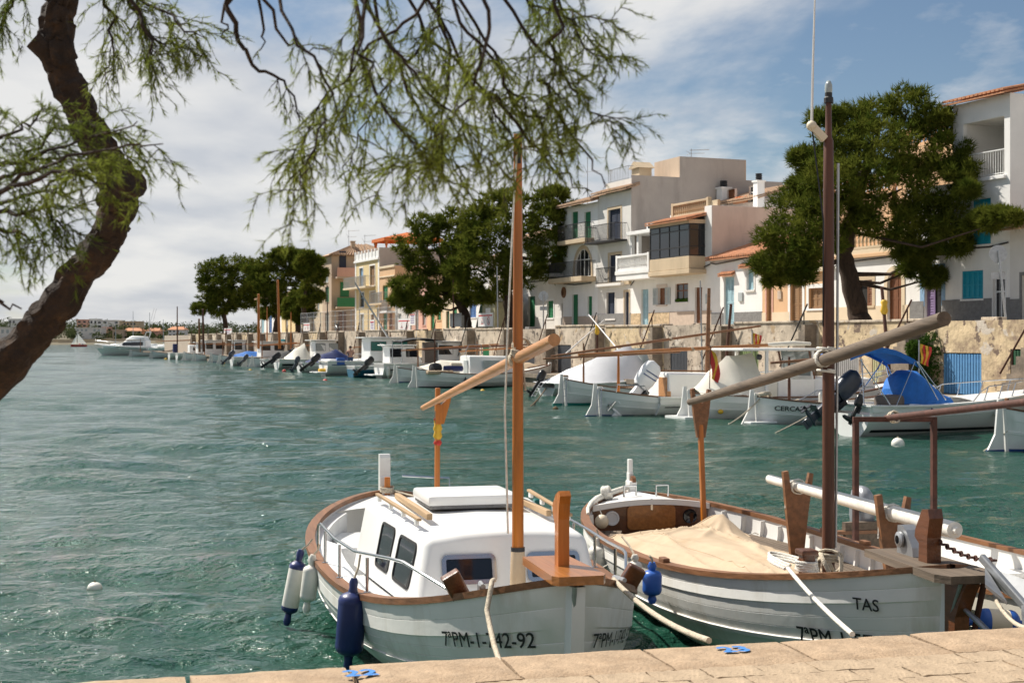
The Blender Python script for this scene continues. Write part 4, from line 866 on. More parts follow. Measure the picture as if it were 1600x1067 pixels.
# ------------------------------------------------------------------ trees
def tufts(C, Nrm, n_tri, ln, wd, rng, spread=.75):
    """needle tufts: n_tri thin triangles per tuft centre C fanning round direction Nrm"""
    n = len(C); Cr = np.repeat(C, n_tri, 0); Dr = np.repeat(Nrm, n_tri, 0) + rng.normal(0, spread, (n * n_tri, 3))
    Dr /= np.linalg.norm(Dr, axis=1)[:, None]
    side = np.cross(Dr, rng.normal(size=Dr.shape)); side /= np.linalg.norm(side, axis=1)[:, None]
    L = ln * rng.uniform(.6, 1.25, (len(Cr), 1)); w2 = wd * rng.uniform(.6, 1.2, (len(Cr), 1))
    return np.stack([Cr - side * w2 * .5, Cr + side * w2 * .5, Cr + Dr * L], 1)
def pine(name, label, D, base_px, trunk_px, blobs, per=260, ln=.34, wd=.085, tr=.28, seed=1, group=None, limbs=True):
    """blobs: (px, py, radius px, depth offset m); sizes read at depth D"""
    rng = np.random.default_rng(seed); sca = D / FPX
    base = PX(base_px[0], base_px[1], D); base.z = min(base.z, 3.05)
    t = thing(name, label, 'tree', base, 0, group)
    tp = [Vector((0, 0, -.2))] + [PX(x, y, D + dd) - base for x, y, dd in trunk_px]
    full = []
    for i in range(len(tp) - 1):
        for q in range(4): full.append(tp[i].lerp(tp[i + 1], q / 4) + Vector((rng.normal(0, .03), rng.normal(0, .03), 0)))
    full.append(tp[-1]); n = len(full)
    mb = MB(); mb.tube(full, [tr * (1.25 - .75 * i / (n - 1)) for i in range(n)], 9); trunk = mb.build('trunk', 'bark', t, smooth=60)
    T = []; mb = MB(); cen = [PX(x, y, D + dd) - base for x, y, r, dd in blobs]
    for bi, ((x, y, r, dd), c) in enumerate(zip(blobs, cen)):
        rw = r * sca
        if limbs and (bi % 3 == 0 or (c - full[-1]).length < 1.8):
            k = min(range(n // 3, n), key=lambda i: (full[i] - c).length + (0.6 * max(0, full[i].z - c.z)))
            a = full[k]; m1 = a.lerp(c, .5) + Vector((rng.normal(0, .12), rng.normal(0, .12), -.12 * (c - a).length)); L = (c - a).length
            mb.tube([a, a.lerp(m1, .6), m1, m1.lerp(c, .6), c], [q_ * min(tr * .30, rw * .11 + .02) for q_ in (1.2, 1.0, .8, .55, .2)], 6)
        # sub-clumps over the blob
        ns = 20; u = rng.normal(size=(ns, 3)); u /= np.linalg.norm(u, axis=1)[:, None]; u[:, 2] = u[:, 2] * .8 + .12
        sc_c = np.array(c) + u * rw * np.array([.80, .80, .74])
        for s_ in range(ns):
            fr_ = rng.uniform(.20, .50); m = max(8, int(per / ns * (fr_ / .36) ** 2)); v = rng.normal(size=(m, 3)); v /= np.linalg.norm(v, axis=1)[:, None]
            st_ = np.array([rng.uniform(.8, 1.3), rng.uniform(.8, 1.3), rng.uniform(.55, .95)])
            pts = sc_c[s_] + v * rw * fr_ * rng.uniform(.35, 1.12, (m, 1)) * st_
            nr = v * .6 + u[s_] * .5 + np.array([0, 0, .45])
            T.append(tufts(pts, nr, 7, ln, wd, rng))
    if limbs and mb.v: mb.build('limb', 'bark', trunk, smooth=60)
    tri_mesh('crown', np.concatenate(T), 'pine_needles', t)
    return t
Dp = 36 / ((1345 - 800) / FPX + .4)
pine('pine_tree', 'big umbrella pine with leaning trunk before the arch door house', Dp, (1350, 503),
     [(1342, 490, 0), (1328, 440, 0), (1318, 395, 0), (1330, 350, 0), (1345, 290, 0), (1362, 230, 0)],
     [(1420, 175, 42, 0), (1375, 182, 38, .8), (1335, 200, 38, 0), (1290, 190, 24, -.5), (1455, 195, 34, -.4), (1310, 235, 45, -1), (1370, 230, 52, -1.5), (1430, 240, 50, 0), (1480, 240, 36, -1.2), (1275, 255, 30, 0),
      (1300, 285, 45, -1.6), (1350, 285, 52, -2.2), (1410, 295, 52, -1.4), (1465, 290, 48, -1.2), (1500, 275, 26, -2.0), (1255, 250, 20, -.5), (1240, 330, 42, 0), (1222, 375, 38, -.4), (1275, 345, 42, -1.6), (1330, 335, 42, -1.6), (1205, 415, 26, 0),
      (1240, 400, 38, -1), (1280, 390, 38, -1.5), (1250, 430, 24, -.6), (1385, 345, 44, -1.2), (1440, 350, 44, -.6), (1480, 345, 40, -1.6), (1440, 400, 26, -.5), (1410, 385, 26, -.8), (1490, 380, 26, -2), (1455, 435, 20, -.3), (1522, 350, 14, -3.2), (1550, 348, 16, -4.4), (1580, 342, 13, -5.2), (1562, 336, 10, -4.8), (1538, 340, 12, -4.0), (1260, 290, 26, 0), (1512, 300, 16, -3.0), (1210, 440, 16, 0), (1430, 420, 20, -.4)],
     per=460, ln=.30, wd=.05, tr=.36, seed=3)
D2 = 36 / ((730 - 800) / FPX + .4)
pine('pine_tree', 'round pine with bent dark trunk in the middle of the street', D2, (731, 516),
     [(729, 500, 0), (722, 478, 0), (704, 455, 0), (694, 425, 0), (688, 390, 0)],
     [(700, 345, 26, 0), (665, 355, 26, 0), (730, 360, 24, .5), (645, 385, 26, 0), (690, 385, 34, -1), (730, 395, 26, 0), (655, 420, 26, 0), (700, 425, 26, 0), (632, 450, 22, -.5), (660, 455, 26, -.8), (690, 460, 22, -.6), (640, 475, 18, -.5), (675, 480, 18, -.6), (622, 468, 13, -.3), (735, 468, 15, 0), (710, 400, 24, -1), (718, 440, 20, 0)],
     per=360, ln=.38, wd=.08, tr=.32, seed=4)
D3 = 36 / ((798 - 800) / FPX + .4)
pine('pine_tree', 'wide pine reaching over the green shutter house behind the near mast', D3, (799, 514),
     [(797, 490, 0), (792, 455, 0), (796, 420, 0), (806, 380, 0), (815, 340, 0)],
     [(770, 325, 26, 0), (800, 315, 26, 0), (745, 345, 26, 0), (775, 360, 34, -1), (740, 390, 28, -.5), (720, 420, 24, -.5), (765, 405, 34, -1), (815, 360, 36, -1), (850, 320, 24, 0), (850, 355, 32, -.5), (885, 335, 24, 0), (890, 370, 26, 0), (915, 350, 14, 0), (870, 305, 17, 0), (820, 405, 32, -1), (860, 395, 30, -.5), (780, 440, 28, -.6), (735, 450, 22, -.4), (815, 440, 22, 0), (850, 428, 18, 0), (880, 415, 16, -.5), (895, 395, 16, -.5), (905, 380, 14, -.4), (760, 465, 14, 0)],
     per=360, ln=.36, wd=.075, tr=.34, seed=5)
for i, (bx, lab, tr_px, bl, sd) in enumerate([
    (352, 'leftmost wide pine with open trunk fork at the end of the street', [(352, 505, 0), (350, 490, 0), (358, 470, 0), (365, 440, 0)],
     [(330, 425, 20, 0), (360, 415, 22, 0), (385, 420, 20, 0), (318, 445, 16, 0), (345, 450, 22, 0), (375, 450, 24, -1), (322, 475, 18, 0), (340, 485, 15, 0), (310, 485, 11, 0), (395, 445, 18, 0), (400, 470, 16, 0), (350, 435, 20, -1), (380, 475, 14, 0), (362, 480, 10, 0), (402, 425, 16, 0), (405, 455, 16, .5), (390, 460, 16, 0), (335, 460, 18, 0), (355, 465, 16, 0)], 6),
    (430, 'tall dense pine behind the wooden masts left of the corner house', [(432, 505, 0), (436, 480, 0), (440, 440, 0)],
     [(440, 402, 17, 0), (420, 415, 20, 0), (455, 420, 22, -1), (430, 440, 24, -1), (470, 425, 20, 0), (410, 445, 18, 0), (450, 455, 22, -1), (420, 470, 18, 0), (445, 480, 16, 0), (475, 450, 18, 0), (412, 490, 10, 0), (395, 430, 18, 0), (430, 490, 14, 0), (460, 480, 16, 0), (470, 402, 14, 0), (455, 400, 14, 0)], 7),
    (482, 'pine with pale gaps leaning against the corner house', [(478, 505, 0), (474, 480, 0), (480, 440, 0)],
     [(490, 415, 17, 0), (480, 405, 14, 0), (500, 430, 12, 0), (488, 445, 17, 0), (495, 465, 10, 0), (472, 410, 14, 0), (480, 470, 12, 0)], 8),
    (466, 'small bright green pine with short trunk beside the fence signs', [(466, 510, 0), (467, 500, 0), (467, 480, 0)],
     [(467, 465, 14, 0), (455, 478, 13, 0), (480, 478, 12, 0), (467, 485, 14, -.5), (450, 492, 8, 0), (485, 490, 9, 0), (468, 498, 9, 0)], 9)]):
    Dx = (35.5 if i == 3 else 36) / ((bx - 800) / FPX + .4)
    pine('pine_tree', lab, Dx, (bx, 521), tr_px, bl, per=520, ln=.40, wd=.09, tr=.30, seed=sd)
# ivy bush on the wall beside the blue boathouse door
def bush(label, pts, m, ln, wd, name='ivy_bush', per=500):
    rng = np.random.default_rng(21); t = thing(name, label, 'bush', pts[0][0] - Vector((0, 0, pts[0][1]))); T = []
    for c, r in pts:
        v = rng.normal(size=(per, 3)); v /= np.linalg.norm(v, axis=1)[:, None]; p = np.array(c - t.location) + v * r * rng.uniform(.6, 1, (per, 1)); T.append(tufts(p, v, 3, ln, wd, rng, .9))
    tri_mesh('foliage', np.concatenate(T), m, t)
    mb = MB()
    for c, r in pts: mb.tube([Vector((0, .1, 0)), (c - t.location) * .6 + Vector((.05, .1, 0)), c - t.location], [.05, .035, .01], 5)
    mb.build('stem', 'bark', t)
cD = Dq(1452, WC) - .25
bush('dense green ivy bush growing on the wall left of the blue boathouse door', [(PX(1452, 560, cD), .62), (PX(1450, 590, cD), .55), (PX(1456, 540, cD), .45), (PX(1428, 545, cD), .28), (PX(1448, 610, cD), .4)], 'ivy_leaf', .09, .05)
# ------------------------------------------------------------------ tamarisk on the quay in front of us
def tamarisk():
    rng = np.random.default_rng(31); rr = random.Random(31)
    base = Vector((-2.75, 5.25, QZ)); t = thing('tamarisk_tree', 'crooked tamarisk with dark trunk and feathery hanging twigs close to the camera', 'tree', base)
    tp = [(-2.95, 5.35, .9), (-2.75, 5.25, 1.35), (-2.3, 5.1, 1.95)] + [tuple(PX(x, y, 5.0)) for x, y in ((0, 580), (60, 515), (120, 440), (165, 375), (185, 320), (182, 280), (160, 235), (130, 180), (100, 120), (85, 60), (95, 10), (115, -60))] + [tuple(PX(160, -170, 4.8)), tuple(PX(240, -300, 4.6))]
    rad = [.11, .09, .076, .068, .064, .062, .060, .060, .059, .058, .056, .055, .054, .052, .050, .046, .04, .035]
    P = []; Rr = []
    for i in range(len(tp) - 1):
        for q in range(5):
            a = Vector(tp[i]).lerp(Vector(tp[i + 1]), q / 5); P.append(a - base + Vector((rr.gauss(0, .004), rr.gauss(0, .004), rr.gauss(0, .004)))); Rr.append((rad[i] + (rad[i + 1] - rad[i]) * q / 5) * rr.uniform(.90, 1.10))
    from mathutils import noise as mnoise
    mb = MB(); fine = []; fr2 = []
    for i in range(len(P) - 1):
        for q in range(3): fine.append(P[i].lerp(P[i + 1], q / 3)); fr2.append(Rr[i] + (Rr[i + 1] - Rr[i]) * q / 3)
    SG = 26; mb.tube(fine, fr2, SG)
    for i in range(len(fine)):      # cracked ridges running along the trunk
        for k in range(SG):
            v_ = mb.v[i * SG + k]; c_ = fine[i]; a_ = 2 * math.pi * k / SG
            q = Vector((math.cos(a_) * 2.4, math.sin(a_) * 2.4, i * .13)); d_ = abs(mnoise.noise(q)) * .030 + mnoise.noise(q * 2.7) * .010 - .008
            mb.v[i * SG + k] = v_ + (v_ - c_).normalized() * d_
    trunk = mb.build('trunk', 'bark_tamarisk', t, smooth=60)
    for (x, y, x2, y2, r) in ((188, 300, 214, 285, .05), (95, 105, 52, 62, .035), (70, 500, 55, 480, .03)):
        mb = MB(); mb.tube([PX(x, y, 5) - base, PX((x + x2) / 2, (y + y2) / 2 - 3, 4.97) - base, PX(x2, y2, 4.95) - base], [r * 1.4, r * 1.1, r], 9); mb.build('branch_stub', 'bark_tamarisk', trunk, smooth=50)
    BR = MB(); TW = MB(); LEAF = []
    ln_ = .026
    def spray(p, d, L, dens=1.0, depth=0):
        """a drooping twig with leaflets"""
        n = 7; pts = [p.copy()]; dd = d.normalized()
        for i in range(n):
            dd = (dd + Vector((rr.gauss(0, .13), rr.gauss(0, .13), rr.gauss(0, .11) - .09))).normalized(); pts.append(pts[-1] + dd * L / n)
        TW.tube(pts, [.0016 * (1 - .7 * i / n) for i in range(n + 1)], 3, cap=False)
        m = int(24 * dens * L / .16); tt = rng.uniform(.08, 1, m) * n; ii = np.minimum(tt.astype(int), n - 1); fr = (tt - ii)[:, None]
        A = np.array([tuple(q) for q in pts]); C = A[ii] * (1 - fr) + A[ii + 1] * fr; dr = A[ii + 1] - A[ii]; dr /= np.linalg.norm(dr, axis=1)[:, None]
        LEAF.append(tufts(C, dr * .95, 2, ln_, .0027, rng, .42))
        if depth < 1:
            for q in range(rr.randint(2, 4)):
                k = rr.randint(1, n - 1); spray(pts[k], dd + Vector((rr.gauss(0, .6), rr.gauss(0, .5), rr.gauss(0, .45))), L * rr.uniform(.45, .7), dens, depth + 1)
    def bough(path, D, r0, leafy=(0.25, 1.0), nspray=26, L=.17, dens=1.0):
        pts = [PX(x, y, D + dd) - base for x, y, dd in path]; fine = []
        for i in range(len(pts) - 1):
            for q in range(5): fine.append(pts[i].lerp(pts[i + 1], q / 5) + Vector((rr.gauss(0, .006), rr.gauss(0, .008), rr.gauss(0, .006))))
        fine.append(pts[-1]); n = len(fine)
        BR.tube(fine, [r0 * (1 - .8 * i / (n - 1)) for i in range(n)], 5, cap=False)
        for q in range(nspray):
            f = leafy[0] + (leafy[1] - leafy[0]) * (q + rr.random()) / nspray; k = min(n - 2, int(f * (n - 1))); d = (fine[k + 1] - fine[k]).normalized()
            spray(fine[k], d * .7 + Vector((rr.gauss(0, .5), rr.gauss(0, .45), rr.gauss(0, .42) - .12)), L * rr.uniform(.6, 1.2), dens)
    # the limb that carries the hanging boughs passes above the frame
    mb = MB(); mb.tube([PX(150, -150, 4.85) - base, PX(330, -190, 4.2) - base, PX(560, -150, 3.7) - base, PX(760, -110, 3.5) - base, PX(930, -80, 3.4) - base], [.06, .045, .035, .025, .012], 8); mb.build('limb', 'bark_tamarisk', trunk, smooth=60)
    D = 3.5
    main = [[(420, -120, .2), (440, 20, 0), (520, 150, -.1), (480, 250, -.2), (462, 315, -.2)], [(520, -130, .1), (560, 30, 0), (545, 150, 0), (500, 230, 0), (450, 260, 0)], [(560, -140, 0), (600, 40, .1), (640, 150, 0), (690, 230, 0), (735, 305, -.1)],
            [(640, -120, 0), (700, 60, .1), (700, 170, 0), (650, 250, 0), (600, 275, 0)], [(650, -110, 0), (720, 30, -.1), (790, 130, -.1), (850, 200, 0), (880, 240, 0)], [(700, -120, .1), (690, 40, .2), (620, 110, .2), (570, 190, .2), (540, 280, .2)],
            [(740, -100, 0), (800, 20, 0), (880, 120, 0), (920, 175, -.1), (975, 195, -.1)], [(800, -100, 0), (860, -10, .1), (915, 75, 0), (955, 100, 0)], [(780, -90, .2), (830, 10, .2), (900, 20, .1), (965, 30, 0)], [(660, -100, .2), (760, 70, .2), (820, 190, .2), (800, 255, .1)],
            [(600, -120, .3), (670, 60, .3), (760, 150, .3), (840, 160, .2), (910, 150, .2)], [(500, -120, -.2), (600, 60, -.2), (660, 130, -.2), (730, 210, -.2), (770, 260, -.2)], [(720, -100, -.3), (770, 40, -.3), (740, 140, -.3), (690, 210, -.3), (655, 290, -.3)], [(580, -110, -.3), (560, 60, -.3), (590, 160, -.3), (640, 220, -.3), (690, 270, -.3)],
            [(850, -90, -.1), (880, 40, -.1), (860, 130, -.1), (890, 170, -.1)], [(700, -100, .0), (650, 20, .0), (560, 90, 0), (490, 180, 0), (470, 240, 0)], [(620, -110, 0), (720, 100, 0), (810, 230, 0), (900, 200, 0)]]
    for i, b_ in enumerate(main): bough(b_, D, .0058, (.18 if i % 3 else .3, 1.0), 18, .135, .95)
    bough([(300, -120, .3), (355, 0, .2), (365, 60, .2), (395, 100, .2), (445, 130, .2), (470, 190, .2)], D, .010, (.7, 1), 4, .1, .5)
    for b_ in ([(360, -60, .2), (352, 30, .2), (358, 65, .2)], [(400, -60, .2), (412, 40, .2), (406, 80, .2)], [(380, -60, 0), (450, 70, 0), (520, 75, 0)], [(840, 120, 0), (900, 220, 0), (945, 290, 0)], [(780, 150, .1), (860, 260, .1), (925, 300, .1)]): bough(b_, D, .006, (.9, 1), 1, .05, .3)
    left = [[(100, -120, .3), (180, -20, .2), (240, 60, .1), (300, 80, .1)], [(120, -100, .3), (200, -10, .2), (270, 30, .1), (320, 60, 0)], [(130, -90, .2), (170, 10, .2), (180, 70, .2), (165, 130, .1)], [(60, -80, .2), (30, -10, .2), (10, 30, .2), (-20, 60, .2)], [(160, -90, .1), (215, 20, .1), (240, 75, 0), (235, 110, 0)]]
    for b_ in left: bough(b_, 4.0, .008, (.25, 1), 20, .13, .9)
    low = [[(-90, 230, .1), (-20, 270, .1), (60, 240, 0), (140, 215, 0), (215, 190, 0)], [(-90, 300, 0), (0, 300, 0), (90, 250, -.1), (180, 230, -.1), (255, 225, -.1)], [(-80, 330, .2), (10, 320, .2), (80, 290, .1), (150, 250, .1)], [(-80, 270, 0), (-10, 220, 0), (40, 200, 0), (80, 160, 0)], [(-60, 340, 0), (30, 330, 0), (80, 330, 0), (100, 370, 0)], [(-60, 300, .1), (20, 270, .1), (90, 200, .1), (160, 190, .1)], [(-40, 320, -.2), (60, 280, -.2), (120, 265, -.2), (190, 300, -.2)], [(-80, 340, .1), (0, 355, .1), (40, 370, .1), (70, 385, .1)]]
    for b_ in low: bough(b_, 3.6, .008, (.2, 1), 16, .125, 1.0)
    bough([(-60, 440, 0), (0, 470, 0), (33, 483, 0)], 3.6, .008, (.99, 1), 0, .05, .1)
    BR.build('branch', 'bark_tamarisk', trunk, smooth=60); TW.build('twig', 'bark_tamarisk', trunk)
    o = tri_mesh('crown', np.concatenate(LEAF), 'tamarisk_leaf', t); print('tamarisk tris', len(o.data.polygons))
tamarisk()
# ------------------------------------------------------------------ boats
class Hull:
    """x from 0 (stern) to L (bow), y to port, z up from the waterline"""
    def __init__(s, L, B, zb, zm, zs, depth=.35, stern='point', tm=.42, pb=2.2, qb=.62, ps=2.2, qs=.6, tw=.8, sec=2.6, rake=.12, sp=2.0):
        s.sp = sp
        s.L, s.B, s.zb, s.zm, s.zs, s.depth, s.stern, s.tm = L, B / 2, zb, zm, zs, depth, stern, tm
        s.pb, s.qb, s.ps, s.qs, s.tw, s.sec, s.rake = pb, qb, ps, qs, tw, sec, rake
    def sheer(s, t): return s.zm + (s.zb - s.zm) * max(0, (t - s.tm) / (1 - s.tm)) ** s.sp + (s.zs - s.zm) * max(0, (s.tm - t) / s.tm) ** 2
    def half(s, t):
        if t > .45: return s.B * max(0, 1 - (1 - (1 - t) / .55) ** s.pb) ** s.qb
        if s.stern == 'point': return s.B * max(0, 1 - (1 - t / .45) ** s.ps) ** s.qs
        return s.B * (s.tw + (1 - s.tw) * (1 - (1 - t / .45) ** 2))
    def p(s, t):
        e = max(0, (t - .55) / .45) ** 1.5 if s.stern != 'point' else max(abs(t - .48) / .52, 0) ** 3
        return s.sec - (s.sec - 1.45) * e
    def pt(s, t, v, side=1, off=0.0):
        v = min(max(v, 0.0), 1.0); zk = -s.depth; zs = s.sheer(t); h = s.half(t); y = h * (1 - (1 - v) ** s.p(t)) + off
        x = t * s.L + s.rake * (v - .6) * max(0, (t - .7) / .3) ** 2 - (s.rake * .7 * (v - .6) * max(0, (.2 - t) / .2) ** 2 if s.stern == 'point' else 0)
        return Vector((x, side * max(y, .0), zk + (zs - zk) * v))
    def at(s, x, z, side=1, off=0.0):
        t = min(max(x / s.L, 0), 1)
        v = (z + s.depth) / (s.sheer(t) + s.depth); return s.pt(t, v, side, off)
    def y_at(s, x, z): return s.at(x, z).y
    def ts(s, n=34): return [.5 - .5 * math.cos(math.pi * i / n) for i in range(n + 1)]
    def build(s, parent, m='white_paint', cap='varnish', capw=(.035, .09), caph=.04, strakes=((.56, .62, .016), (.80, 1.0, .010)), boot=None, inner='white_paint', floor=.1, rub=None, grooves=()):
        V = [(0, 0), (.12, 0), (.25, 0), (.38, 0), (.5, 0)]
        for a, b, o in strakes: V += [(a, 0), (a + .006, o), (b - .006, o), (b, 0 if b < 1 else o)]
        for g in grooves: V += [(g - .003, 0), (g, -.0045), (g + .003, 0)]
        V = sorted(V); mb = MB(); T = s.ts()
        for side in (1, -1):
            P = [[s.pt(t, v, side, o if s.half(t) > .03 else 0) for v, o in V] for t in T]
            if side < 0: P = [r[::-1] for r in P]
            mb.grid(P)
        if s.stern != 'point':
            r = [s.pt(0, v, 1) for v, o in V]; l = [s.pt(0, v, -1) for v, o in V]
            for i in range(len(V) - 1): mb.add([r[i], r[i + 1], l[i + 1], l[i]], [(0, 1, 2, 3)])
        hull = mb.build('hull', m, parent, smooth=30)
        if inner:
            mb = MB()
            for side in (1, -1):
                P = []
                for t in T:
                    zs = s.sheer(t); row = []
                    for q in range(5):
                        z = floor + (zs - floor) * q / 4; v = (z + s.depth) / (zs + s.depth); p = s.pt(t, v, side); p.y = side * max(abs(p.y) - .045, 0); row.append(p)
                    P.append(row)
                if side > 0: P = [r[::-1] for r in P]
                mb.grid(P)
            mb.build('inner_planking', inner, hull, smooth=40)
        if cap:
            mb = MB(); o, i_ = capw
            for side in (1, -1):
                ring = []
                for t in T:
                    p = s.pt(t, 1, side); h = s.half(t); yo = h + o; yi = max(h - i_, 0); z = p.z
                    ring.append([Vector((p.x, side * yo, z)), Vector((p.x, side * yo, z + caph)), Vector((p.x, side * yi, z + caph + .004)), Vector((p.x, side * yi, z - .0))])
                for k in range(len(ring) - 1):
                    for e in range(4):
                        q = [ring[k][e], ring[k + 1][e], ring[k + 1][(e + 1) % 4], ring[k][(e + 1) % 4]]; mb.add(q, [(0, 1, 2, 3) if side > 0 else (3, 2, 1, 0)])
            if s.stern != 'point': p = s.pt(0, 1, 1); mb.b2(-.03, .06, -p.y - o, p.y + o, p.z, p.z + caph)
            mb.build('gunwale', cap, parent, smooth=40)
        if rub:
            mb = MB()
            for side in (1, -1): mb.tube([s.pt(t, rub[0], side, .012) for t in T], rub[2], 6)
            mb.build('rubbing_strake', rub[1], hull, smooth=60)
        if boot:
            mb = MB()
            for side in (1, -1):
                P = [[s.at(t * s.L, z, side, .006) for z in (-.12, -.02, .07)] for t in T]
                if side < 0: P = [r[::-1] for r in P]
                mb.grid(P)
            mb.build('boot_stripe', boot, hull, smooth=60)
        return hull
    def deck(s, parent, t0, t1, dz, m='white_paint', camber=.05, name='deck', inset=.04, n=16):
        mb = MB(); P = []
        for i in range(n + 1):
            t = t0 + (t1 - t0) * i / n; h = max(s.half(t) - inset, .0); z = s.sheer(t) + dz; x = s.pt(t, 1).x
            P.append([Vector((x, h * q / 3, z + camber * (1 - (q / 3) ** 2))) for q in range(-3, 4)])
        mb.grid([r[::-1] for r in P]); return mb.build(name, m, parent, smooth=60)
    def sole(s, parent, t0, t1, z, m='white_paint', name='floor'):
        mb = MB(); P = []
        for i in range(13):
            t = t0 + (t1 - t0) * i / 12; h = max(s.at(t * s.L, z).y - .02, 0); P.append([Vector((t * s.L, h, z)), Vector((t * s.L, -h, z))])
        mb.grid(P); return mb.build(name, m, parent)
    def text(s, parent, txt, x0, z0, size, side, m='letter_black', name='lettering', slant=0.0, bold=.006, flip=True):
        """lettering laid on the hull side; x0 = start seen from outside"""
        vs, fs, wd = text_pts(txt, size, bold * size / .2); out = []
        for a, b in vs:
            x = x0 - a if side > 0 else x0 + a      # port side reads bow-left when seen from outside
            p = s.at(x, z0 + b + slant * a, side, .012); out.append(p)
        return link_mesh(name, out, fs, m, parent)
    def stem(s, parent, m='white_paint', top=.12, w=.09, name='stem', bow=True, ext=.06):
        mb = MB(); n = 10; t = 1 if bow else 0; sg = 1 if bow else -1
        for i in range(n):
            a = s.pt(t, i / n); b = s.pt(t, (i + 1) / n)
            mb.add([(a.x - sg * .14, -w / 2, a.z), (a.x + sg * ext, -w / 2 * .7, a.z), (b.x + sg * ext, -w / 2 * .7, b.z), (b.x - sg * .14, -w / 2, b.z), (a.x - sg * .14, w / 2, a.z), (a.x + sg * ext, w / 2 * .7, a.z), (b.x + sg * ext, w / 2 * .7, b.z), (b.x - sg * .14, w / 2, b.z)],
                   [(0, 1, 2, 3), (7, 6, 5, 4), (1, 5, 6, 2)])
        p = s.pt(t, 1)
        if top: mb.b2(min(p.x - sg * .12, p.x + sg * ext), max(p.x - sg * .12, p.x + sg * ext), -w / 2, w / 2, p.z - .02, p.z + top, bev=.015)
        return mb.build(name, m, parent)
    def rudder(s, parent, m='white_paint', boot='antifoul_blue', h=None, w=.38):
        p = s.pt(0, 1); h = p.z + .22 if h is None else h; mb = MB()
        poly = [(-.09, h), (-.20, h), (-.28, .4), (-w - .12, .02), (-w - .12, -.25), (-.02, -.25), (-.06, .5)]
        M = Matrix(((1, 0, 0, p.x), (0, 0, -1, .025), (0, 1, 0, 0), (0, 0, 0, 1))); mb.prism(poly, .05, M); r = mb.build('rudder', m, parent)
        if boot: mb = MB(); mb.b2(p.x - w - .125, p.x - .03, -.03, .03, -.25, .06); mb.build('boot_stripe', boot, r)
        return r
def cabin(parent, x0, x1, yb0, yb1, yt0, yt1, z0, z1a, z1f, m='white_gel', bev=.07, rake=.12, raked_aft=.0, name='cabin', camber=.05):
    """trunk cabin: x0 aft, x1 fore; y?0 aft half width, y?1 fore half width; b base, t top"""
    bm = bmesh.new(); n = 4
    P = {}
    def vert(key, co): P[key] = bm.verts.new(co)
    for e, (x, yb, yt, z1, rk) in enumerate(((x0, yb0, yt0, z1a, raked_aft), (x1, yb1, yt1, z1f, -rake))):
        vert((e, 'bl'), (x, yb, z0)); vert((e, 'br'), (x, -yb, z0))
        for i in range(n + 1):
            q = 1 - 2 * i / n; vert((e, i), (x + rk, yt * q, z1 + camber * (1 - q * q)))
    for e in (0, 1):
        f = [P[(e, 'bl')]] + [P[(e, i)] for i in range(n + 1)] + [P[(e, 'br')]]
        bm.faces.new(f if e == 0 else f[::-1])
    bm.faces.new([P[(0, 'bl')], P[(1, 'bl')], P[(1, 0)], P[(0, 0)]]); bm.faces.new([P[(0, n)], P[(1, n)], P[(1, 'br')], P[(0, 'br')]])
    for i in range(n): bm.faces.new([P[(0, i)], P[(1, i)], P[(1, i + 1)], P[(0, i + 1)]])
    bmesh.ops.recalc_face_normals(bm, faces=bm.faces)
    if bev:
        es = [e for e in bm.edges if len(e.link_faces) == 2 and e.calc_face_angle(0) > .5]
        bmesh.ops.bevel(bm, geom=es, offset=bev, segments=4, affect='EDGES', profile=.5)
    me = bpy.data.meshes.new(name); bm.to_mesh(me); bm.free(); me.materials.append(MATS[m])
    me.polygons.foreach_set('use_smooth', [True] * len(me.polygons)); me.set_sharp_from_angle(angle=R(38))
    o = bpy.data.objects.new(name, me); COL.objects.link(o); o.parent = parent
    o['_c'] = 0; del o['_c']
    left = [Vector((x1, yb1, z0)), Vector((x0, yb0, z0)), Vector((x0 + raked_aft, yt0, z1a)), Vector((x1 - rake, yt1, z1f))]      # seen from port: u towards the stern
    right = [Vector((x0, -yb0, z0)), Vector((x1, -yb1, z0)), Vector((x1 - rake, -yt1, z1f)), Vector((x0 + raked_aft, -yt0, z1a))]
    front = [Vector((x1, -yb1, z0)), Vector((x1, yb1, z0)), Vector((x1 - rake, yt1, z1f)), Vector((x1 - rake, -yt1, z1f))]
    aft = [Vector((x0, yb0, z0)), Vector((x0, -yb0, z0)), Vector((x0 + raked_aft, -yt0, z1a)), Vector((x0 + raked_aft, yt0, z1a))]
    return o, left, right, front, aft
def window(parent, quad, u, v, w, h, frame='steel', glass='dark_glass', r=.05, fw=.028, proud=.012, name='window', shear=0.0):
    M = quad_frame(*quad, u, v); S = Matrix.Identity(4); S[1][0] = shear; M = M @ S
    mb = MB(); o = rrect(w, h, r); i_ = rrect(w - 2 * fw, h - 2 * fw, max(r - fw, .01)); n = len(o)
    vs = [(x, y, -.02) for x, y in o] + [(x, y, proud) for x, y in o] + [(x, y, proud) for x, y in i_] + [(x, y, proud * .3) for x, y in i_]
    fs = []
    for k in range(n):
        j = (k + 1) % n; fs += [(k, j, n + j, n + k), (n + k, n + j, 2 * n + j, 2 * n + k), (2 * n + k, 2 * n + j, 3 * n + j, 3 * n + k)]
    mb.add(vs, fs, M); f = mb.build(name, frame, parent, smooth=40)
    mb = MB(); mb.add([(x, y, proud * .4) for x, y in i_], [tuple(range(n))], M); mb.build('pane', glass, f); return f
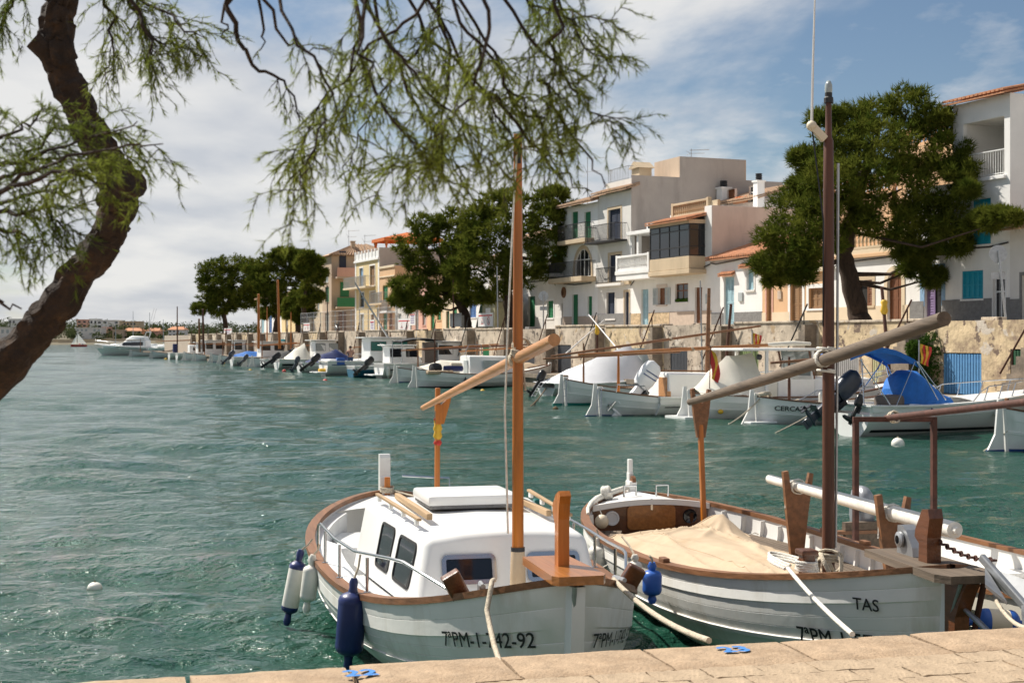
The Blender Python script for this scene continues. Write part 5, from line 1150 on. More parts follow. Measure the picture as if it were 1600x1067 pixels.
def fender(label, top, length, r, m='fender_white', capm='navy', tilt=(0, 0), rope_to=None, flat=False, name='fender', group=None):
    t = thing(name, label, 'fender', top, 0, group); t.rotation_euler = (tilt[0], tilt[1], 0); mb = MB(); L = length
    e = min(.11, L * .2); k = r * .9
    mb.lathe([(r * .96, -e - k * .35), (r, -e - k * .6), (r, -L + e + k * .6), (r * .96, -L + e + k * .35)], 16); mb.build('body', m, t, smooth=50)
    cp = [(.0, .01), (.022, .01), (.034, -.02), (.03, -e * .55), (r * .36, -e * .85), (r * .72, -e), (r * .92, -e - k * .2), (r * 1.012, -e - k * .5), (r * 1.012, -e - k * .75)]
    mb = MB(); mb.lathe(cp, 16); mb.build('end_cap', capm, t, smooth=50)
    mb = MB(); mb.lathe([(q, -L - h) for q, h in cp[::-1]], 16); mb.build('end_cap', capm, t, smooth=50)
    if rope_to is not None:
        mb = MB(); q = t.matrix_basis.inverted() @ Vector(rope_to) if True else rope_to; mb.tube([(0, 0, 0), (q * .5) + Vector((.01, 0, 0)), q], .009, 5); mb.build('lanyard', 'rope', t)
    return t
def buoy(label, p, r, m, squash=.8, ring=True, weed=False):
    t = thing('mooring_buoy', label, 'buoy', p); mb = MB(); mb.ball((0, 0, r * .25), r, (1, 1, squash)); mb.build('float', m, t, smooth=60)
    mb = MB(); mb.lathe([(r * .12, 0), (r * .16, r * .1), (r * .1, r * .25), (0, r * .26)], 8, (0, 0, r * .25 + r * squash * .92)); mb.build('eye', 'rope' if not weed else 'weed_brown', t)
    if weed: mb = MB(); mb.lathe([(r * 1.02, -.02), (r * 1.015, r * .12), (r * .99, r * .2)], 14); mb.build('weed', 'weed_brown', t, smooth=60)
    return t
def outboard(parent, x, y, z, s=1.0, m='outboard_grey', tilt=.6, white=False, text=None, tm='letter_black', legm=None):
    """outboard engine hung on a transom, tilted up; x aft is negative"""
    M = Matrix.Translation((x, y, z)) @ Matrix.Rotation(tilt, 4, 'Y') @ Matrix.Scale(s, 4)
    root = MB(); P = []
    for q, (w, l, zz, xo) in enumerate(((.20, .30, .0, -.02), (.24, .40, .06, -.02), (.27, .46, .22, -.03), (.26, .46, .42, -.05), (.22, .40, .58, -.06), (.12, .24, .66, -.06), (.01, .02, .68, -.06))):
        P.append([(xo - .22 + dx_ * l / 2 * (1 if zz else .9), dy_ * w / 2, zz) for dx_, dy_ in ((math.copysign(abs(math.cos(a)) ** .6, math.cos(a)), math.copysign(abs(math.sin(a)) ** .6, math.sin(a))) for a in [2 * math.pi * k / 18 for k in range(19)])])
    root.grid([[M @ Vector(v) for v in r] for r in P]); cowl = root.build('outboard_engine', m, parent, smooth=45)
    mb = MB(); mb.box((-.22, 0, -.3), (.20, .13, .62), bev=.03, M=M); mb.box((-.24, 0, -.62), (.42, .24, .02), M=M); mb.box((-.22, 0, -.78), (.18, .06, .34), bev=.02, M=M); mb.lathe([(0.001, -.3), (.05, -.24), (.065, -.1), (.06, .12), (.02, .22), (.001, .23)], 10, M @ Vector((-.22, 0, -.80)), M.to_3x3() @ Vector((1, 0, 0)))
    mb.box((-.20, 0, -.94), (.20, .02, .16), M=M); mb.build('leg', legm or m, cowl, smooth=40)
    mb = MB(); mb.box((-.05, 0, -.12), (.12, .22, .34), bev=.02, M=M); mb.build('bracket', 'black_plastic', cowl)
    mb = MB()
    for k in range(3):
        a = 2 * math.pi * k / 3; mb.box((-.49, .09 * math.cos(a), -.80 + .09 * math.sin(a)), (.02, .09, .12), M=M @ Matrix.Translation((0, 0, 0)))
    mb.cyl(M @ Vector((-.44, 0, -.8)), M @ Vector((-.55, 0, -.8)), .035 * s, .03 * s, 8); mb.build('propeller', 'steel' if white else 'black_plastic', cowl)
    if white:
        for zz in (.30, .40): mb = MB(); mb.beam(M @ Vector((-.42, -.139, zz - .05)), M @ Vector((-.06, -.139, zz + .03)), .008, .022 * s); mb.build('blue_stripe', 'antifoul_blue', cowl)
    if text:
        for sd in (-1,):
            vs, fs, wd = text_pts(text, .11, .002); mt = M @ Matrix.Translation((-.25 - wd / 2, sd * .142, .34)) @ Matrix.Rotation(R(90), 4, 'X'); link_mesh('lettering', [mt @ Vector((a, b, 0)) for a, b in vs], fs, tm, cowl)
    return cowl
def rail_tube(parent, pts, r=.013, posts=(), m='steel', name='handrail'):
    mb = MB(); mb.tube(pts, r, 7)
    for a, b in posts: mb.cyl(a, b, r, seg=6); mb.lathe([(r * 2.4, 0), (r * 2.4, .008), (r, .012)], 8, b)
    return mb.build(name, m, parent, smooth=50)
def boat_at(name, label, stern, bow_dir, cat='boat', group=None):
    return thing(name, label, cat, (stern[0], stern[1], 0), math.atan2(bow_dir[1], bow_dir[0]), group)
class Fr:
    """world -> boat-local conversion for a boat empty"""
    def __init__(s, t): s.m = t.matrix_basis.copy(); s.i = s.m.inverted()
    def l(s, p): return s.i @ Vector(p)
    def px(s, x, y, D): return s.i @ PX(x, y, D)
def rope_thing(label, pts, r=.012, m='rope', name='mooring_rope'):
    mb = MB(); n = len(pts); mb.tube(pts, r, 7); o = mb.build(name, m, None, smooth=60); return tag(o, label, 'rope')

# ================= boat 1 : white cabin llaut, bow towards us
A_st, A_bw = Vector((-1.41, 15.9)), Vector((.37, 8.75)); dA = (A_bw - A_st); LA = dA.length
b1 = boat_at('cabin_boat', 'white wooden fishing boat with white cabin and varnished mast moored bow to the quay', A_st, dA); F1 = Fr(b1)
H1 = Hull(LA, 2.3, 1.0, .55, .77, .38, tm=.62, pb=2.3, qb=.60, ps=2.3, qs=.62, sp=2.1)
hull1 = H1.build(b1, 'hull_near', 'teak', (.025, .065), .045, floor=.12, rub=None, grooves=(.3, .43, .68, .74, .9)); H1.stem(b1, 'white_paint', .0, w=.12, ext=.10); H1.stem(b1, 'white_paint', .03, name='stern_post', bow=False)
H1.deck(b1, .53, .995, -.05, 'white_gel'); H1.sole(b1, .05, .56, .16, 'white_gel'); H1.deck(b1, .01, .10, -.03, 'white_gel', name='aft_deck')
mb = MB()
for sd in (1, -1):      # side decks beside the cabin
    P = []
    for i in range(13):
        t = .10 + .44 * i / 12; x = t * LA; h = H1.half(t) - .04; z = H1.sheer(t) - .04; wi = .26 if t > .3 else .12
        P.append([Vector((x, sd * h, z)), Vector((x, sd * (h - wi), z))] if sd > 0 else [Vector((x, sd * (h - wi), z)), Vector((x, sd * h, z))])
    mb.grid(P)
    P = [[Vector((q[0].x, sd * (H1.half(q[0].x / LA) - .04 - (.26 if q[0].x / LA > .3 else .12)), q[0].z)), Vector((q[0].x, sd * (H1.half(q[0].x / LA) - .04 - (.26 if q[0].x / LA > .3 else .12)), .16))] for q in P]
    mb.grid(P)
mb.build('side_deck', 'white_gel', b1)
cx1 = LA - 1.55; cx0 = LA - 3.85
cab, cl, cr_, cf, ca = cabin(b1, cx0, cx1, .84, .70, .74, .60, .56, 1.10, 1.06, 'white_gel', .06, .14, .03, camber=.045)
window(cab, cr_, .77, .54, .54, .35, 'black_rubber', 'dark_glass', .06, .02, shear=0); window(cab, cr_, .47, .56, .46, .36, 'black_rubber', 'dark_glass', .06, .02)
window(cab, cl, .23, .54, .54, .35, 'black_rubber', 'dark_glass', .06, .02); window(cab, cl, .53, .56, .46, .36, 'black_rubber', 'dark_glass', .06, .02)
window(cab, cf, .27, .56, .40, .215, 'steel', 'dark_glass', .045, .032, .02); window(cab, cf, .76, .56, .40, .215, 'steel', 'dark_glass', .045, .032, .02)
# roof hatch, hatch rails and grab rails
mb = MB(); hx0, hx1 = cx0 + .35, cx0 + 1.08; mb.box(((hx0 + hx1) / 2, 0, 1.205), (hx1 - hx0, .76, .085), bev=.03); mb.build('roof_hatch', 'white_gel', cab, smooth=40)
mb = MB(); mb.box(((hx0 + hx1) / 2, 0, 1.155), (hx1 - hx0 - .02, .72, .03)); mb.build('hatch_coaming', 'plinth_grey', cab)
for sd in (1, -1):
    mb = MB(); mb.b2(cx0 + .10, cx0 + 1.62, sd * .47 - .022, sd * .47 + .022, 1.128, 1.175, bev=.006); mb.build('hatch_rail', 'wood_pale', cab)
    mb = MB(); mb.beam((cx0 + .25, sd * .665, 1.185), (cx1 - .48, sd * .585, 1.158), .035, .022, .006); gr = mb.build('grab_rail', 'wood_pale', cab)
    for i in range(4):
        q = .06 + .88 * i / 3; p = Vector((cx0 + .25, sd * .665, 1.185)).lerp(Vector((cx1 - .48, sd * .585, 1.158)), q); mb = MB(); mb.box(p - Vector((0, 0, .03)), (.07, .03, .045), bev=.008); mb.build('rail_foot', 'white_gel', gr)
# nav light, stern fittings
mb = MB(); mb.box((cx0 + .02, .80, 1.02), (.09, .06, .12), bev=.015); mb.build('navigation_light', 'green_glass', cab)
# mast with boot
mx = LA - 1.36; mp0 = Vector((mx, 0, .70)); 
mb = MB(); mb.tube([(mx, 0, .60), (mx, 0, 1.2), (mx, 0, 2.6), (mx, 0, 3.95)], [.043, .042, .037, .030], 14); mast1 = mb.build('mast', 'varnish_z', b1, smooth=50)
mb = MB(); mb.lathe([(.055, .66), (.058, .72), (.056, .86), (.05, 1.0), (.046, 1.03)], 14, (mx, 0, 0)); mb.build('mast_boot', 'canvas_cream', mast1, smooth=50)
mb = MB(); mb.lathe([(.048, 1.0), (.050, 1.0), (.050, 1.03), (.048, 1.03)], 14, (mx, 0, 0)); mb.build('mast_band', 'iron', mast1); mb = MB(); mb.lathe([(.075, .5), (.075, .7), (.06, .72)], 14, (mx, 0, 0)); mb.build('mast_step', 'white_gel', mast1, smooth=40)
mb = MB(); mb.b2(mx - .045, mx + .045, -.010, .010, 3.74, 3.86); mb.build('sheave_slot', 'black_rubber', mast1)
# samson post, bow plank, knees
mb = MB(); mb.prism([(-.62, -.15), (-.62, .15), (.16, .17), (.22, .14), (.22, -.14), (.16, -.17)], .055, Matrix.Translation((LA - .02, 0, 1.02))); mb.build('bow_plank', 'varnish', b1)
mb = MB(); M = Matrix(((1, 0, 0, LA - .22), (0, 0, 1, -.036), (0, 1, 0, 1.07), (0, 0, 0, 1)))
mb.prism([(-.048, -.15), (.036, -.15), (.036, .30), (.055, .40), (.075, .45), (.045, .48), (-.03, .45), (-.10, .38), (-.10, .33), (-.048, .26)], .072, M); mb.build('samson_post', 'varnish_z', b1)
mb = MB(); mb.cyl((LA + .04, -.02, .60), (LA + .16, -.03, 1.01), .016, seg=7); mb.cyl((LA + .05, 0, .56), (LA + .05, 0, .64), .03, seg=7); mb.build('plank_strut', 'galvanised', b1)
for sd, q in ((1, .895), (-1, .905)):
    p = H1.pt(q, 1, sd); mb = MB(); mb.box((0, 0, .09), (.07, .125, .18), bev=.012, M=Matrix.Translation((p.x, p.y - sd * .06, p.z + .03)) @ Matrix.Rotation(-sd * .5, 4, 'X') @ Matrix.Rotation(.2, 4, 'Y')); mb.build('timber_head', 'mahogany', b1)
    p = H1.pt(.93, 1, sd); mb = MB(); mb.cyl((p.x - .07, p.y - sd * .07, p.z + .085), (p.x + .09, p.y - sd * .05, p.z + .09), .016, seg=7); mb.b2(p.x - .03, p.x + .04, p.y - sd * .06 - .02, p.y - sd * .06 + .02, p.z + .04, p.z + .085); mb.build('cleat', 'galvanised', b1)
# pulpit side rails
for sd in (1, -1):
    P = []; posts = []
    for i, (t, hh) in enumerate(((.43, .04), (.435, .25), (.46, .29), (.57, .285), (.67, .28), (.78, .275), (.81, .25), (.895, .02))):
        p = H1.pt(t, 1, sd); P.append((p.x, p.y - sd * .05, p.z + .045 + hh))
    for t, hh in ((.50, .285), (.60, .28), (.715, .275)): p = H1.pt(t, 1, sd); posts.append(((p.x, p.y - sd * .05, p.z + hh + .03), (p.x, p.y - sd * .05, p.z + .045)))
    rail_tube(b1, P, .0125, posts, 'steel', 'side_rail')
mb = MB(); P = [Vector((.55, .62, .80)), Vector((.5, .62, .98)), Vector((.5, .1, 1.02)), Vector((.5, -.4, 1.02))]; mb.tube(P[:3], .012, 6); mb.build('stern_rail', 'steel', b1)
# crutch post on the stern with yard
p = F1.px(682, 765, 13.5); q = F1.px(684, 606, 13.5)
mb = MB(); mb.beam((p.x, p.y, .3), (q.x, q.y, q.z), .055, .045, .008); cr1 = mb.build('crutch_post', 'varnish_z', b1)
mb = MB(); M = Matrix.Translation((q.x, q.y, q.z - .02)) @ Matrix.Rotation(R(90), 4, 'Z') @ Matrix.Rotation(R(90), 4, 'X'); mb.prism([(-.03, -.32), (.05, -.32), (.11, -.12), (.13, -.03), (.10, -.02), (.07, -.1), (.02, -.14), (-.03, -.13)], .05, M); mb.build('crutch', 'varnish_z', cr1)
flagp = MB()
for i in range(2): flagp.lathe([(.02, 0), (.045, .04), (.033, .08), (.04, .12), (.02, .16)], 9, (q.x, q.y, q.z - .50 + .07 * i))
flagp.build('rolled_flag', 'yellow', cr1, smooth=60); 
for zz in (.33, .55): mb = MB(); mb.lathe([(.025, 0), (.042, .03), (.025, .06)], 9, (q.x, q.y, q.z - zz)); mb.build('flag_red_band', 'red', cr1, smooth=60)
y0, y1 = F1.px(661, 637, 13.75), F1.px(866, 531, 9.15)
mb = MB(); n = 8; mb.tube([y0.lerp(y1, i / n) for i in range(n + 1)], [.026, .030, .034, .037, .040, .042, .043, .043, .042], 14); yd1 = mb.build('yard', 'yard_pine', b1, smooth=50)
mb = MB(); c = y0.lerp(y1, .79); ax = (y1 - y0).normalized(); coil(mb, c - ax * .03, .05, 4, .011, ax, .014)
coil(mb, Vector((mx, 0, c.z + .02)), .052, 3, .010, (0, .2, 1), .014); coil(mb, Vector((mx - .02, .03, c.z + .08)), .07, 2, .009, (1, .3, .2), .012); mb.tube(sag(c + Vector((0, .04, 0)), c + Vector((.05, .05, -.22)), .01, 4), .009, 5); mb.build('lashing', 'rope', yd1, smooth=60)
mb = MB(); mb.tube([(mx + .03, -.015, 3.80), (mx + .03, -.03, 3.6), (mx + .01, -.075, 2.6), (mx - .02, -.09, 2.0), (mx - .05, -.06, 1.12)], .008, 5); mb.build('halyard', 'rope_white', mast1)
# clutter in the cockpit
mb = MB(); mb.b2(.9, 2.0, -.75, -.3, .17, .48, bev=.02); mb.build('bench', 'white_gel', b1)
tcr = thing('fish_crate', 'black plastic fish crate in the cockpit of the white cabin boat', 'crate', b1.matrix_basis @ Vector((2.6, .40, .42)), b1.rotation_euler.z); mb = MB(); n = 6
mb.b2(-.28, .28, -.2, .2, 0, .02)
for i in range(n):
    for sx in (-1, 1): mb.b2(-.28 + .56 * i / n + .01, -.28 + .56 * (i + 1) / n - .03, sx * .2 - .01, sx * .2 + .01, .02, .28)
for sx in (-1, 1): mb.b2(sx * .28 - .01, sx * .28 + .01, -.2, .2, .02, .28); mb.b2(-.3, .3, sx * .2 - .016, sx * .2 + .016, .26, .31)
mb.build('basket', 'black_plastic', tcr); mb = MB(); mb.b2(-.2, .2, -.14, .14, .1, .33, bev=.05); mb.build('folded_net', 'fender_cream', tcr)
# stern rudder head and rope
mb = MB(); M = Matrix.Translation((-.10, .06, .55)) @ Matrix.Rotation(R(90), 4, 'X'); mb.prism([(-.07, 0), (.07, 0), (.06, .40), (.045, .42), (.045, .62), (.02, .66), (-.05, .66), (-.06, .42)], .12, M); mb.build('rudder_head', 'white_paint', b1)
mb = MB(); mb.box((.10, 0, .86), (.05, .06, .22), bev=.01); mb.build('tiller_stub', 'varnish_z', b1); mb = MB(); coil(mb, (.08, 0, .80), .07, 3, .012); mb.tube(sag((.08, .06, .82), (1.3, .95, .74), .03), .010, 5); mb.build('stern_rope', 'rope', b1, smooth=60)
# registration
def reg(H, hull, txt, s_end, z, size, side, m='letter_black', slant=0.0, name='registration'):
    """lettering on the hull: s_end = distance along the planking from the stem to the nearest letter"""
    vs, fs, wd = text_pts(txt, size, .012 * size); out = []
    T = [1 - .8 * i / 400 for i in range(401)]; pp = [H.at(t * H.L, z, side) for t in T]; S = [0.0]
    for i in range(400): S.append(S[-1] + (pp[i + 1] - pp[i]).length)
    for a, b in vs:
        d = s_end + ((wd - a) if side < 0 else a); t = float(np.interp(d, S, T))
        out.append(H.at(t * H.L, z + b + slant * d, side, .021))
    return link_mesh(name, out, fs, m, hull)
reg(H1, hull1, '7ªPM-1-742-92', .22, .62, .14, -1, slant=-.13); reg(H1, hull1, '7ªPM-1-742-92', .14, .60, .13, 1, slant=-.13)
# ================= boat 2 : open llaut TAS
B_st, B_bw = Vector((1.35, 16.1)), Vector((2.80, 9.15)); dB = B_bw - B_st; LB = dB.length
b2 = boat_at('open_boat', 'open white wooden boat lettered TAS with cream tarpaulin and brown mast beside the cabin boat', B_st, dB); F2 = Fr(b2)
H2 = Hull(LB, 2.2, 1.02, .62, .74, .38, tm=.42, pb=2.3, qb=.66, ps=2.4, qs=.60, sp=2.6)
hull2 = H2.build(b2, 'hull_near', 'teak', (.03, .06), .04, floor=.10, strakes=((.62, .66, .016), (.86, 1.0, .010)), grooves=(.3, .42, .54, .72, .79, .93)); H2.stem(b2, 'white_paint', .0, w=.12, ext=.09); H2.stem(b2, 'white_paint', .16, name='stern_post', bow=False)
H2.sole(b2, .05, .97, .14, 'wood_grey'); H2.deck(b2, .88, .995, -.02, 'white_paint', .03, 'fore_deck'); ad = H2.deck(b2, .005, .105, .0, 'white_paint', .06, 'aft_deck')
# aft bulkhead with hatch, speaker and porthole
xb = .105 * LB; mb = MB(); hB = H2.half(.105) - .04; zB = H2.sheer(.105); P = []
for i in range(13):
    q = -1 + 2 * i / 12; y = hB * q; top = zB + .06 * (1 - q * q) - .01; P.append([Vector((xb, y, .15)), Vector((xb, y, top))])
mb.grid(P); bk = mb.build('bulkhead', 'mahogany', b2)
mb = MB(); P = [Vector((xb + .01, hB * q, zB + .06 * (1 - q * q))) for q in [-1 + i / 8 for i in range(17)]]
for i in range(16): mb.beam(P[i], P[i + 1], .05, .06)
mb.build('deck_beam', 'white_paint', bk)
mb = MB(); mb.prism(rrect(.54, .26, .05), .02, Matrix.Translation((xb + .002, .0, .58)) @ Matrix.Rotation(R(90), 4, 'Y') @ Matrix.Rotation(R(90), 4, 'Z')); mb.build('hatch_door', 'varnish', bk)
mb = MB(); mb.lathe([(.0, .02), (.055, .022), (.06, .03), (.078, .03), (.08, 0)], 18, (xb, -.44, .58), (1, 0, 0)); mb.build('speaker', 'sign_white', bk, smooth=40)
mb = MB(); mb.lathe([(.0, .012), (.06, .012), (.075, .02), (.08, 0)], 18, (xb, .44, .58), (1, 0, 0)); mb.build('porthole', 'dark_glass', bk, smooth=40); mb = MB(); mb.b2(xb + .005, xb + .03, -.012, .012, .66, .78); mb.build('hasp', 'steel', bk)
# ribs
for i in range(17):
    t = .14 + .74 * i / 16
    for sd in (1, -1):
        mb = MB(); zt = H2.sheer(t); pts = []
        for q in range(6):
            z = .15 + (zt - .17) * q / 5; p = H2.at(t * LB, z, sd); pts.append(Vector((t * LB, sd * (abs(p.y) - .065), z)))
        for q in range(5): mb.beam(pts[q], pts[q + 1], .03, .045)
        mb.build('rib', 'white_paint', hull2)
# side benches of narrow slats
for sd in (1, -1):
    for k in range(5):
        mb = MB(); P = []
        for i in range(15):
            t = .13 + .76 * i / 14; zz = .46; h = H2.at(t * LB, zz).y - .10 - k * .062; P.append((t * LB, sd * h, zz))
        for i in range(14): mb.beam(P[i], P[i + 1], .054, .022)
        mb.build('bench_slat', 'wood_grey', b2)
for t in (.35, .6, .8): mb = MB(); h = H2.at(t * LB, .42).y - .06; mb.b2(t * LB - .1, t * LB + .1, -h, h, .40, .44); mb.build('thwart', 'wood_grey', b2)
# tarpaulin lying over the gear
tarp = thing('tarpaulin', 'crumpled cream canvas tarpaulin covering the middle of the open boat', 'tarpaulin', b2.matrix_basis @ Vector((0, 0, 0)), b2.rotation_euler.z); rng = np.random.default_rng(8)
NX, NY = 150, 70; P = []
def hump(x, y): return .07 * math.exp(-((x - 2.2) / .75) ** 2 - (y / .6) ** 2) + .09 * math.exp(-((x - 3.5) / 1.0) ** 2 - ((y + .15) / .5) ** 2) + .09 * math.exp(-((x - 4.7) / .6) ** 2 - (y / .5) ** 2) + .10 * math.exp(-((x - 1.5) / .35) ** 2 - ((y - .45) / .25) ** 2)
FOLD = [(rng.uniform(1.3, 5.0), rng.uniform(-.9, .8), rng.normal(.05, .16), rng.uniform(.8, 2.4), rng.uniform(.010, .024), rng.uniform(.012, .032)) for k in range(26)]
FOLD += [(1.5 + .7 * math.cos(q), .55 + .7 * math.sin(q), q, .8, .022, .022) for q in (-.2, -.5, -.85, -1.2, -1.6)] + [(4.9 - .8 * math.cos(q), -.1 - .8 * math.sin(q), q, .9, .018, .02) for q in (-.7, -.4, .45, .75)]
def folds(x, y):
    z = 0.0
    for fx, fy, fa, fl, fh, fw in FOLD:
        dx, dy = x - fx, y - fy; a_ = dx * math.cos(fa) + dy * math.sin(fa); p_ = -dx * math.sin(fa) + dy * math.cos(fa)
        if abs(a_) < fl: z += fh * (1 - (a_ / fl) ** 2) * math.exp(-abs(p_) / fw)
    return z
for i in range(NX + 1):
    row = []; u = i / NX; x = 1.42 + u * 4.0
    for j in range(NY + 1):
        v = -1 + 2 * j / NY; hb = H2.at(x, .45).y
        wl = min(.86 * hb, .90) * (1 - .45 * max(0, (u - .5) / .5) ** 1.3) ; y = -.06 + v * wl + .03 * math.sin(5 * u * 3 + v * 2)
        z = .45 + .11 * (1 - abs(v) ** 1.4) * min(1, 4 * u + .3, 3 * (1 - u) + .25) + hump(x, y) * .8 + folds(x, y) * 2.1 * (1 - .6 * abs(v)) + .13 * math.exp(-((x - 1.45) / .35) ** 2 - ((y - .55) / .22) ** 2)
        z -= .04 * abs(v) ** 4; row.append(Vector((x, y, z)))
    P.append(row[::-1])
mb = MB(); mb.grid(P); mb.build('cloth', 'canvas_cream', tarp, smooth=180)
mb = MB(); ring = [r[0] for r in P] + P[-1][1:] + [r[-1] for r in P[::-1]][1:] + P[0][::-1][1:]; mb.tube([q + Vector((0, 0, .004)) for q in ring], .011, 5); mb.build('hem', 'canvas_cream', tarp, smooth=60)
for j in (22, 47): mb = MB(); mb.tube([r[j] + Vector((0, 0, .003)) for r in P], .0035, 4); mb.build('seam', 'canvas_cream', tarp)
for i in range(6, 150, 24):
    for j, sg in ((0, 1), (70, -1)): mb = MB(); q = P[i][j]; mb.tube([q, q + Vector((.02, sg * .08, .03)), q + Vector((.04, sg * .2, -.02))], .006, 5); mb.build('tie_cord', 'rope_white', tarp)
# mast, light, aerial, grey yard on crutch
mB = F2.l((2.42, 10.92, 0)); mxB, myB = mB.x, 0.0; top = 4.30
mb = MB(); mb.tube([(mxB, 0, .15), (mxB, 0, 2.0), (mxB, 0, 3.6), (mxB, 0, 4.02), (mxB, 0, 4.05), (mxB, 0, 4.32)], [.049, .046, .041, .037, .026, .022], 14); mast2 = mb.build('mast', 'mast_brown', b2, smooth=50)
mb = MB(); mb.lathe([(.036, 4.31), (.036, 4.35), (.028, 4.36), (.028, 4.39)], 12, (mxB, 0, 0)); mb.build('mast_cap', 'iron', mast2); mb = MB(); mb.lathe([(.027, 4.39), (.03, 4.41), (.028, 4.45), (.016, 4.48), (0, 4.485)], 12, (mxB, 0, 0)); mb.build('anchor_light', 'pale_glass', mast2, smooth=60)
ab = F2.px(1268, 197, 10.9); mb = MB(); mb.beam((mxB, -.03, 4.03), (ab.x, ab.y, ab.z), .05, .06, .01); mb.ball(ab, .04); mb.build('aerial_bracket', 'fender_cream', mast2, smooth=40)
mb = MB(); mb.tube([ab, F2.px(1270, 100, 10.9), F2.px(1274, -40, 10.9)], [.012, .010, .006], 6); mb.build('whip_aerial', 'sign_white', mast2)
mb = MB(); mb.tube([(mxB + .01, .075, 3.85), (mxB, .07, 2.0), (mxB, .06, .9)], .011, 6); mb.build('conduit', 'galvanised', mast2); mb = MB(); mb.tube([ab, (mxB + .02, -.05, 3.4), (mxB, -.045, 2.6)], .006, 5); mb.build('aerial_lead', 'iron', mast2)
g0, g1 = F2.px(1078, 628, 15.4), F2.px(1475, 498, 8.6)
pm = Vector((mxB, -.10, 0)); 
mb = MB(); n = 9; mb.tube([g0.lerp(g1, i / n) + Vector((0, 0, -.02 * math.sin(math.pi * i / n))) for i in range(n + 1)], [.036, .042, .046, .049, .050, .050, .049, .048, .047, .046], 12); yd2 = mb.build('yard', 'wood_grey', b2, smooth=50)
c = g0.lerp(g1, .66); mb = MB()
for dz in (-.10, .0, .07): coil(mb, (mxB, -.02, c.z + dz), .062, 1.3, .010, (0, .1, 1), .012)
coil(mb, c, .06, 3, .010, (g1 - g0), .02); mb.build('lashing', 'rope_white', yd2, smooth=60)
p0, p1 = F2.px(1100, 790, 15.2), F2.px(1093, 612, 15.3)
mb = MB(); mb.beam((p0.x, p0.y, .5), p1 - Vector((0, 0, .1)), .06, .05, .008); crp = mb.build('crutch_post', 'varnish_z', b2)
mb = MB(); M = Matrix.Translation(p1 - Vector((0, 0, .04))) @ Matrix.Rotation(R(90), 4, 'Z') @ Matrix.Rotation(R(90), 4, 'X'); mb.prism([(-.04, -.45), (.05, -.45), (.09, -.2), (.12, .06), (.08, .07), (.05, -.05), (0, -.09), (-.05, -.05), (-.08, .08), (-.11, .07), (-.08, -.2)], .05, M); mb.build('crutch', 'teak', crp)
# plank bowsprit, samson post, windlass, chain, knee
mb = MB(); mb.prism([(-.78, -.17), (-.78, .17), (.30, .22), (.40, .16), (.40, -.16), (.30, -.22)], .05, Matrix.Translation((LB - .06, 0, .985))); mb.build('bow_plank', 'wood_grey', b2)
mb = MB(); M = Matrix(((1, 0, 0, LB - .22), (0, 0, 1, -.05), (0, 1, 0, 1.0), (0, 0, 0, 1))); mb.prism([(-.08, -.25), (.05, -.25), (.05, .20), (.08, .33), (.06, .39), (-.02, .38), (-.11, .24), (-.12, .19), (-.06, .15)], .10, M); mb.build('samson_post', 'mahogany', b2)
mb = MB(); M = Matrix(((1, 0, 0, LB), (0, 0, 1, -.05), (0, 1, 0, 0), (0, 0, 0, 1))); mb.prism([(.06, .48), (.17, .50), (.19, .75), (.28, .92), (.33, .98), (.06, .98)], .10, M); mb.build('bow_knee', 'mahogany', b2)
mb = MB(); M = Matrix(((1, 0, 0, LB - .52), (0, 0, 1, -.02), (0, 1, 0, 1.036), (0, 0, 0, 1))); mb.prism([(-.13, 0), (.10, 0), (.09, .06), (-.0, .17), (-.06, .20), (-.12, .19)], .09, M); wl = mb.build('windlass', 'galvanised', b2); mb = MB(); mb.lathe([(.03, 0), (.055, .01), (.055, .025), (.03, .035)], 12, (LB - .58, -.02, 1.135), (0, -1, 0)); mb.build('gypsy', 'galvanised', wl, smooth=40)
mb = MB(); ca0, ca1 = Vector((LB - .16, .04, 1.17)), Vector((LB + .36, .12, 1.13))
for i in range(16):
    c = ca0.lerp(ca1, i / 15) - Vector((0, 0, .03 * math.sin(math.pi * i / 15))); mb.lathe([(.010, -.006), (.020, -.006), (.020, .006), (.010, .006)], 8, c, (0, 0, 1) if i % 2 else (0, 1, 0))
mb.build('chain', 'rusty', b2)
# anchor on the plank
an = thing('anchor', 'galvanised anchor hanging over the bow plank of the open boat', 'anchor', b2.matrix_basis @ Vector((LB + .30, .08, 1.05)), b2.rotation_euler.z)
mb = MB(); mb.beam((-.02, 0, .09), (.42, .05, -.16), .035, .05, .008); mb.build('shank', 'galvanised', an)
for sg, dy in ((1, .0), (-1, -.0)):
    mb = MB(); mb.add([(.02, 0, .04), (.30, sg * .16, -.02), (.36, sg * .05, -.12), (.10, sg * .02, -.06), (.02, 0, .02), (.30, sg * .16, -.04), (.36, sg * .05, -.14), (.10, sg * .02, -.08)], [(0, 1, 2, 3), (7, 6, 5, 4), (0, 4, 5, 1), (1, 5, 6, 2), (2, 6, 7, 3), (3, 7, 4, 0)]); mb.build('fluke', 'galvanised', an)
mb = MB(); mb.tube([(.40, .05, -.14), (.46, .03, -.28), (.44, .02, -.42), (.30, .0, -.44), (.02, -.05, -.30), (-.10, -.08, -.24)], [.03, .035, .03, .022, .02, .012], 7); mb.build('crown', 'galvanised', an, smooth=50)
mb = MB(); mb.cyl((LB + .28, .1, .98), (LB + .02, .12, .35), .02, seg=7); mb.build('plank_stay', 'rusty', b2); mb = MB(); mb.cyl((LB + .28, -.06, .98), (LB + .03, -.02, .62), .014, seg=6); mb.build('plank_stay', 'galvanised', b2)
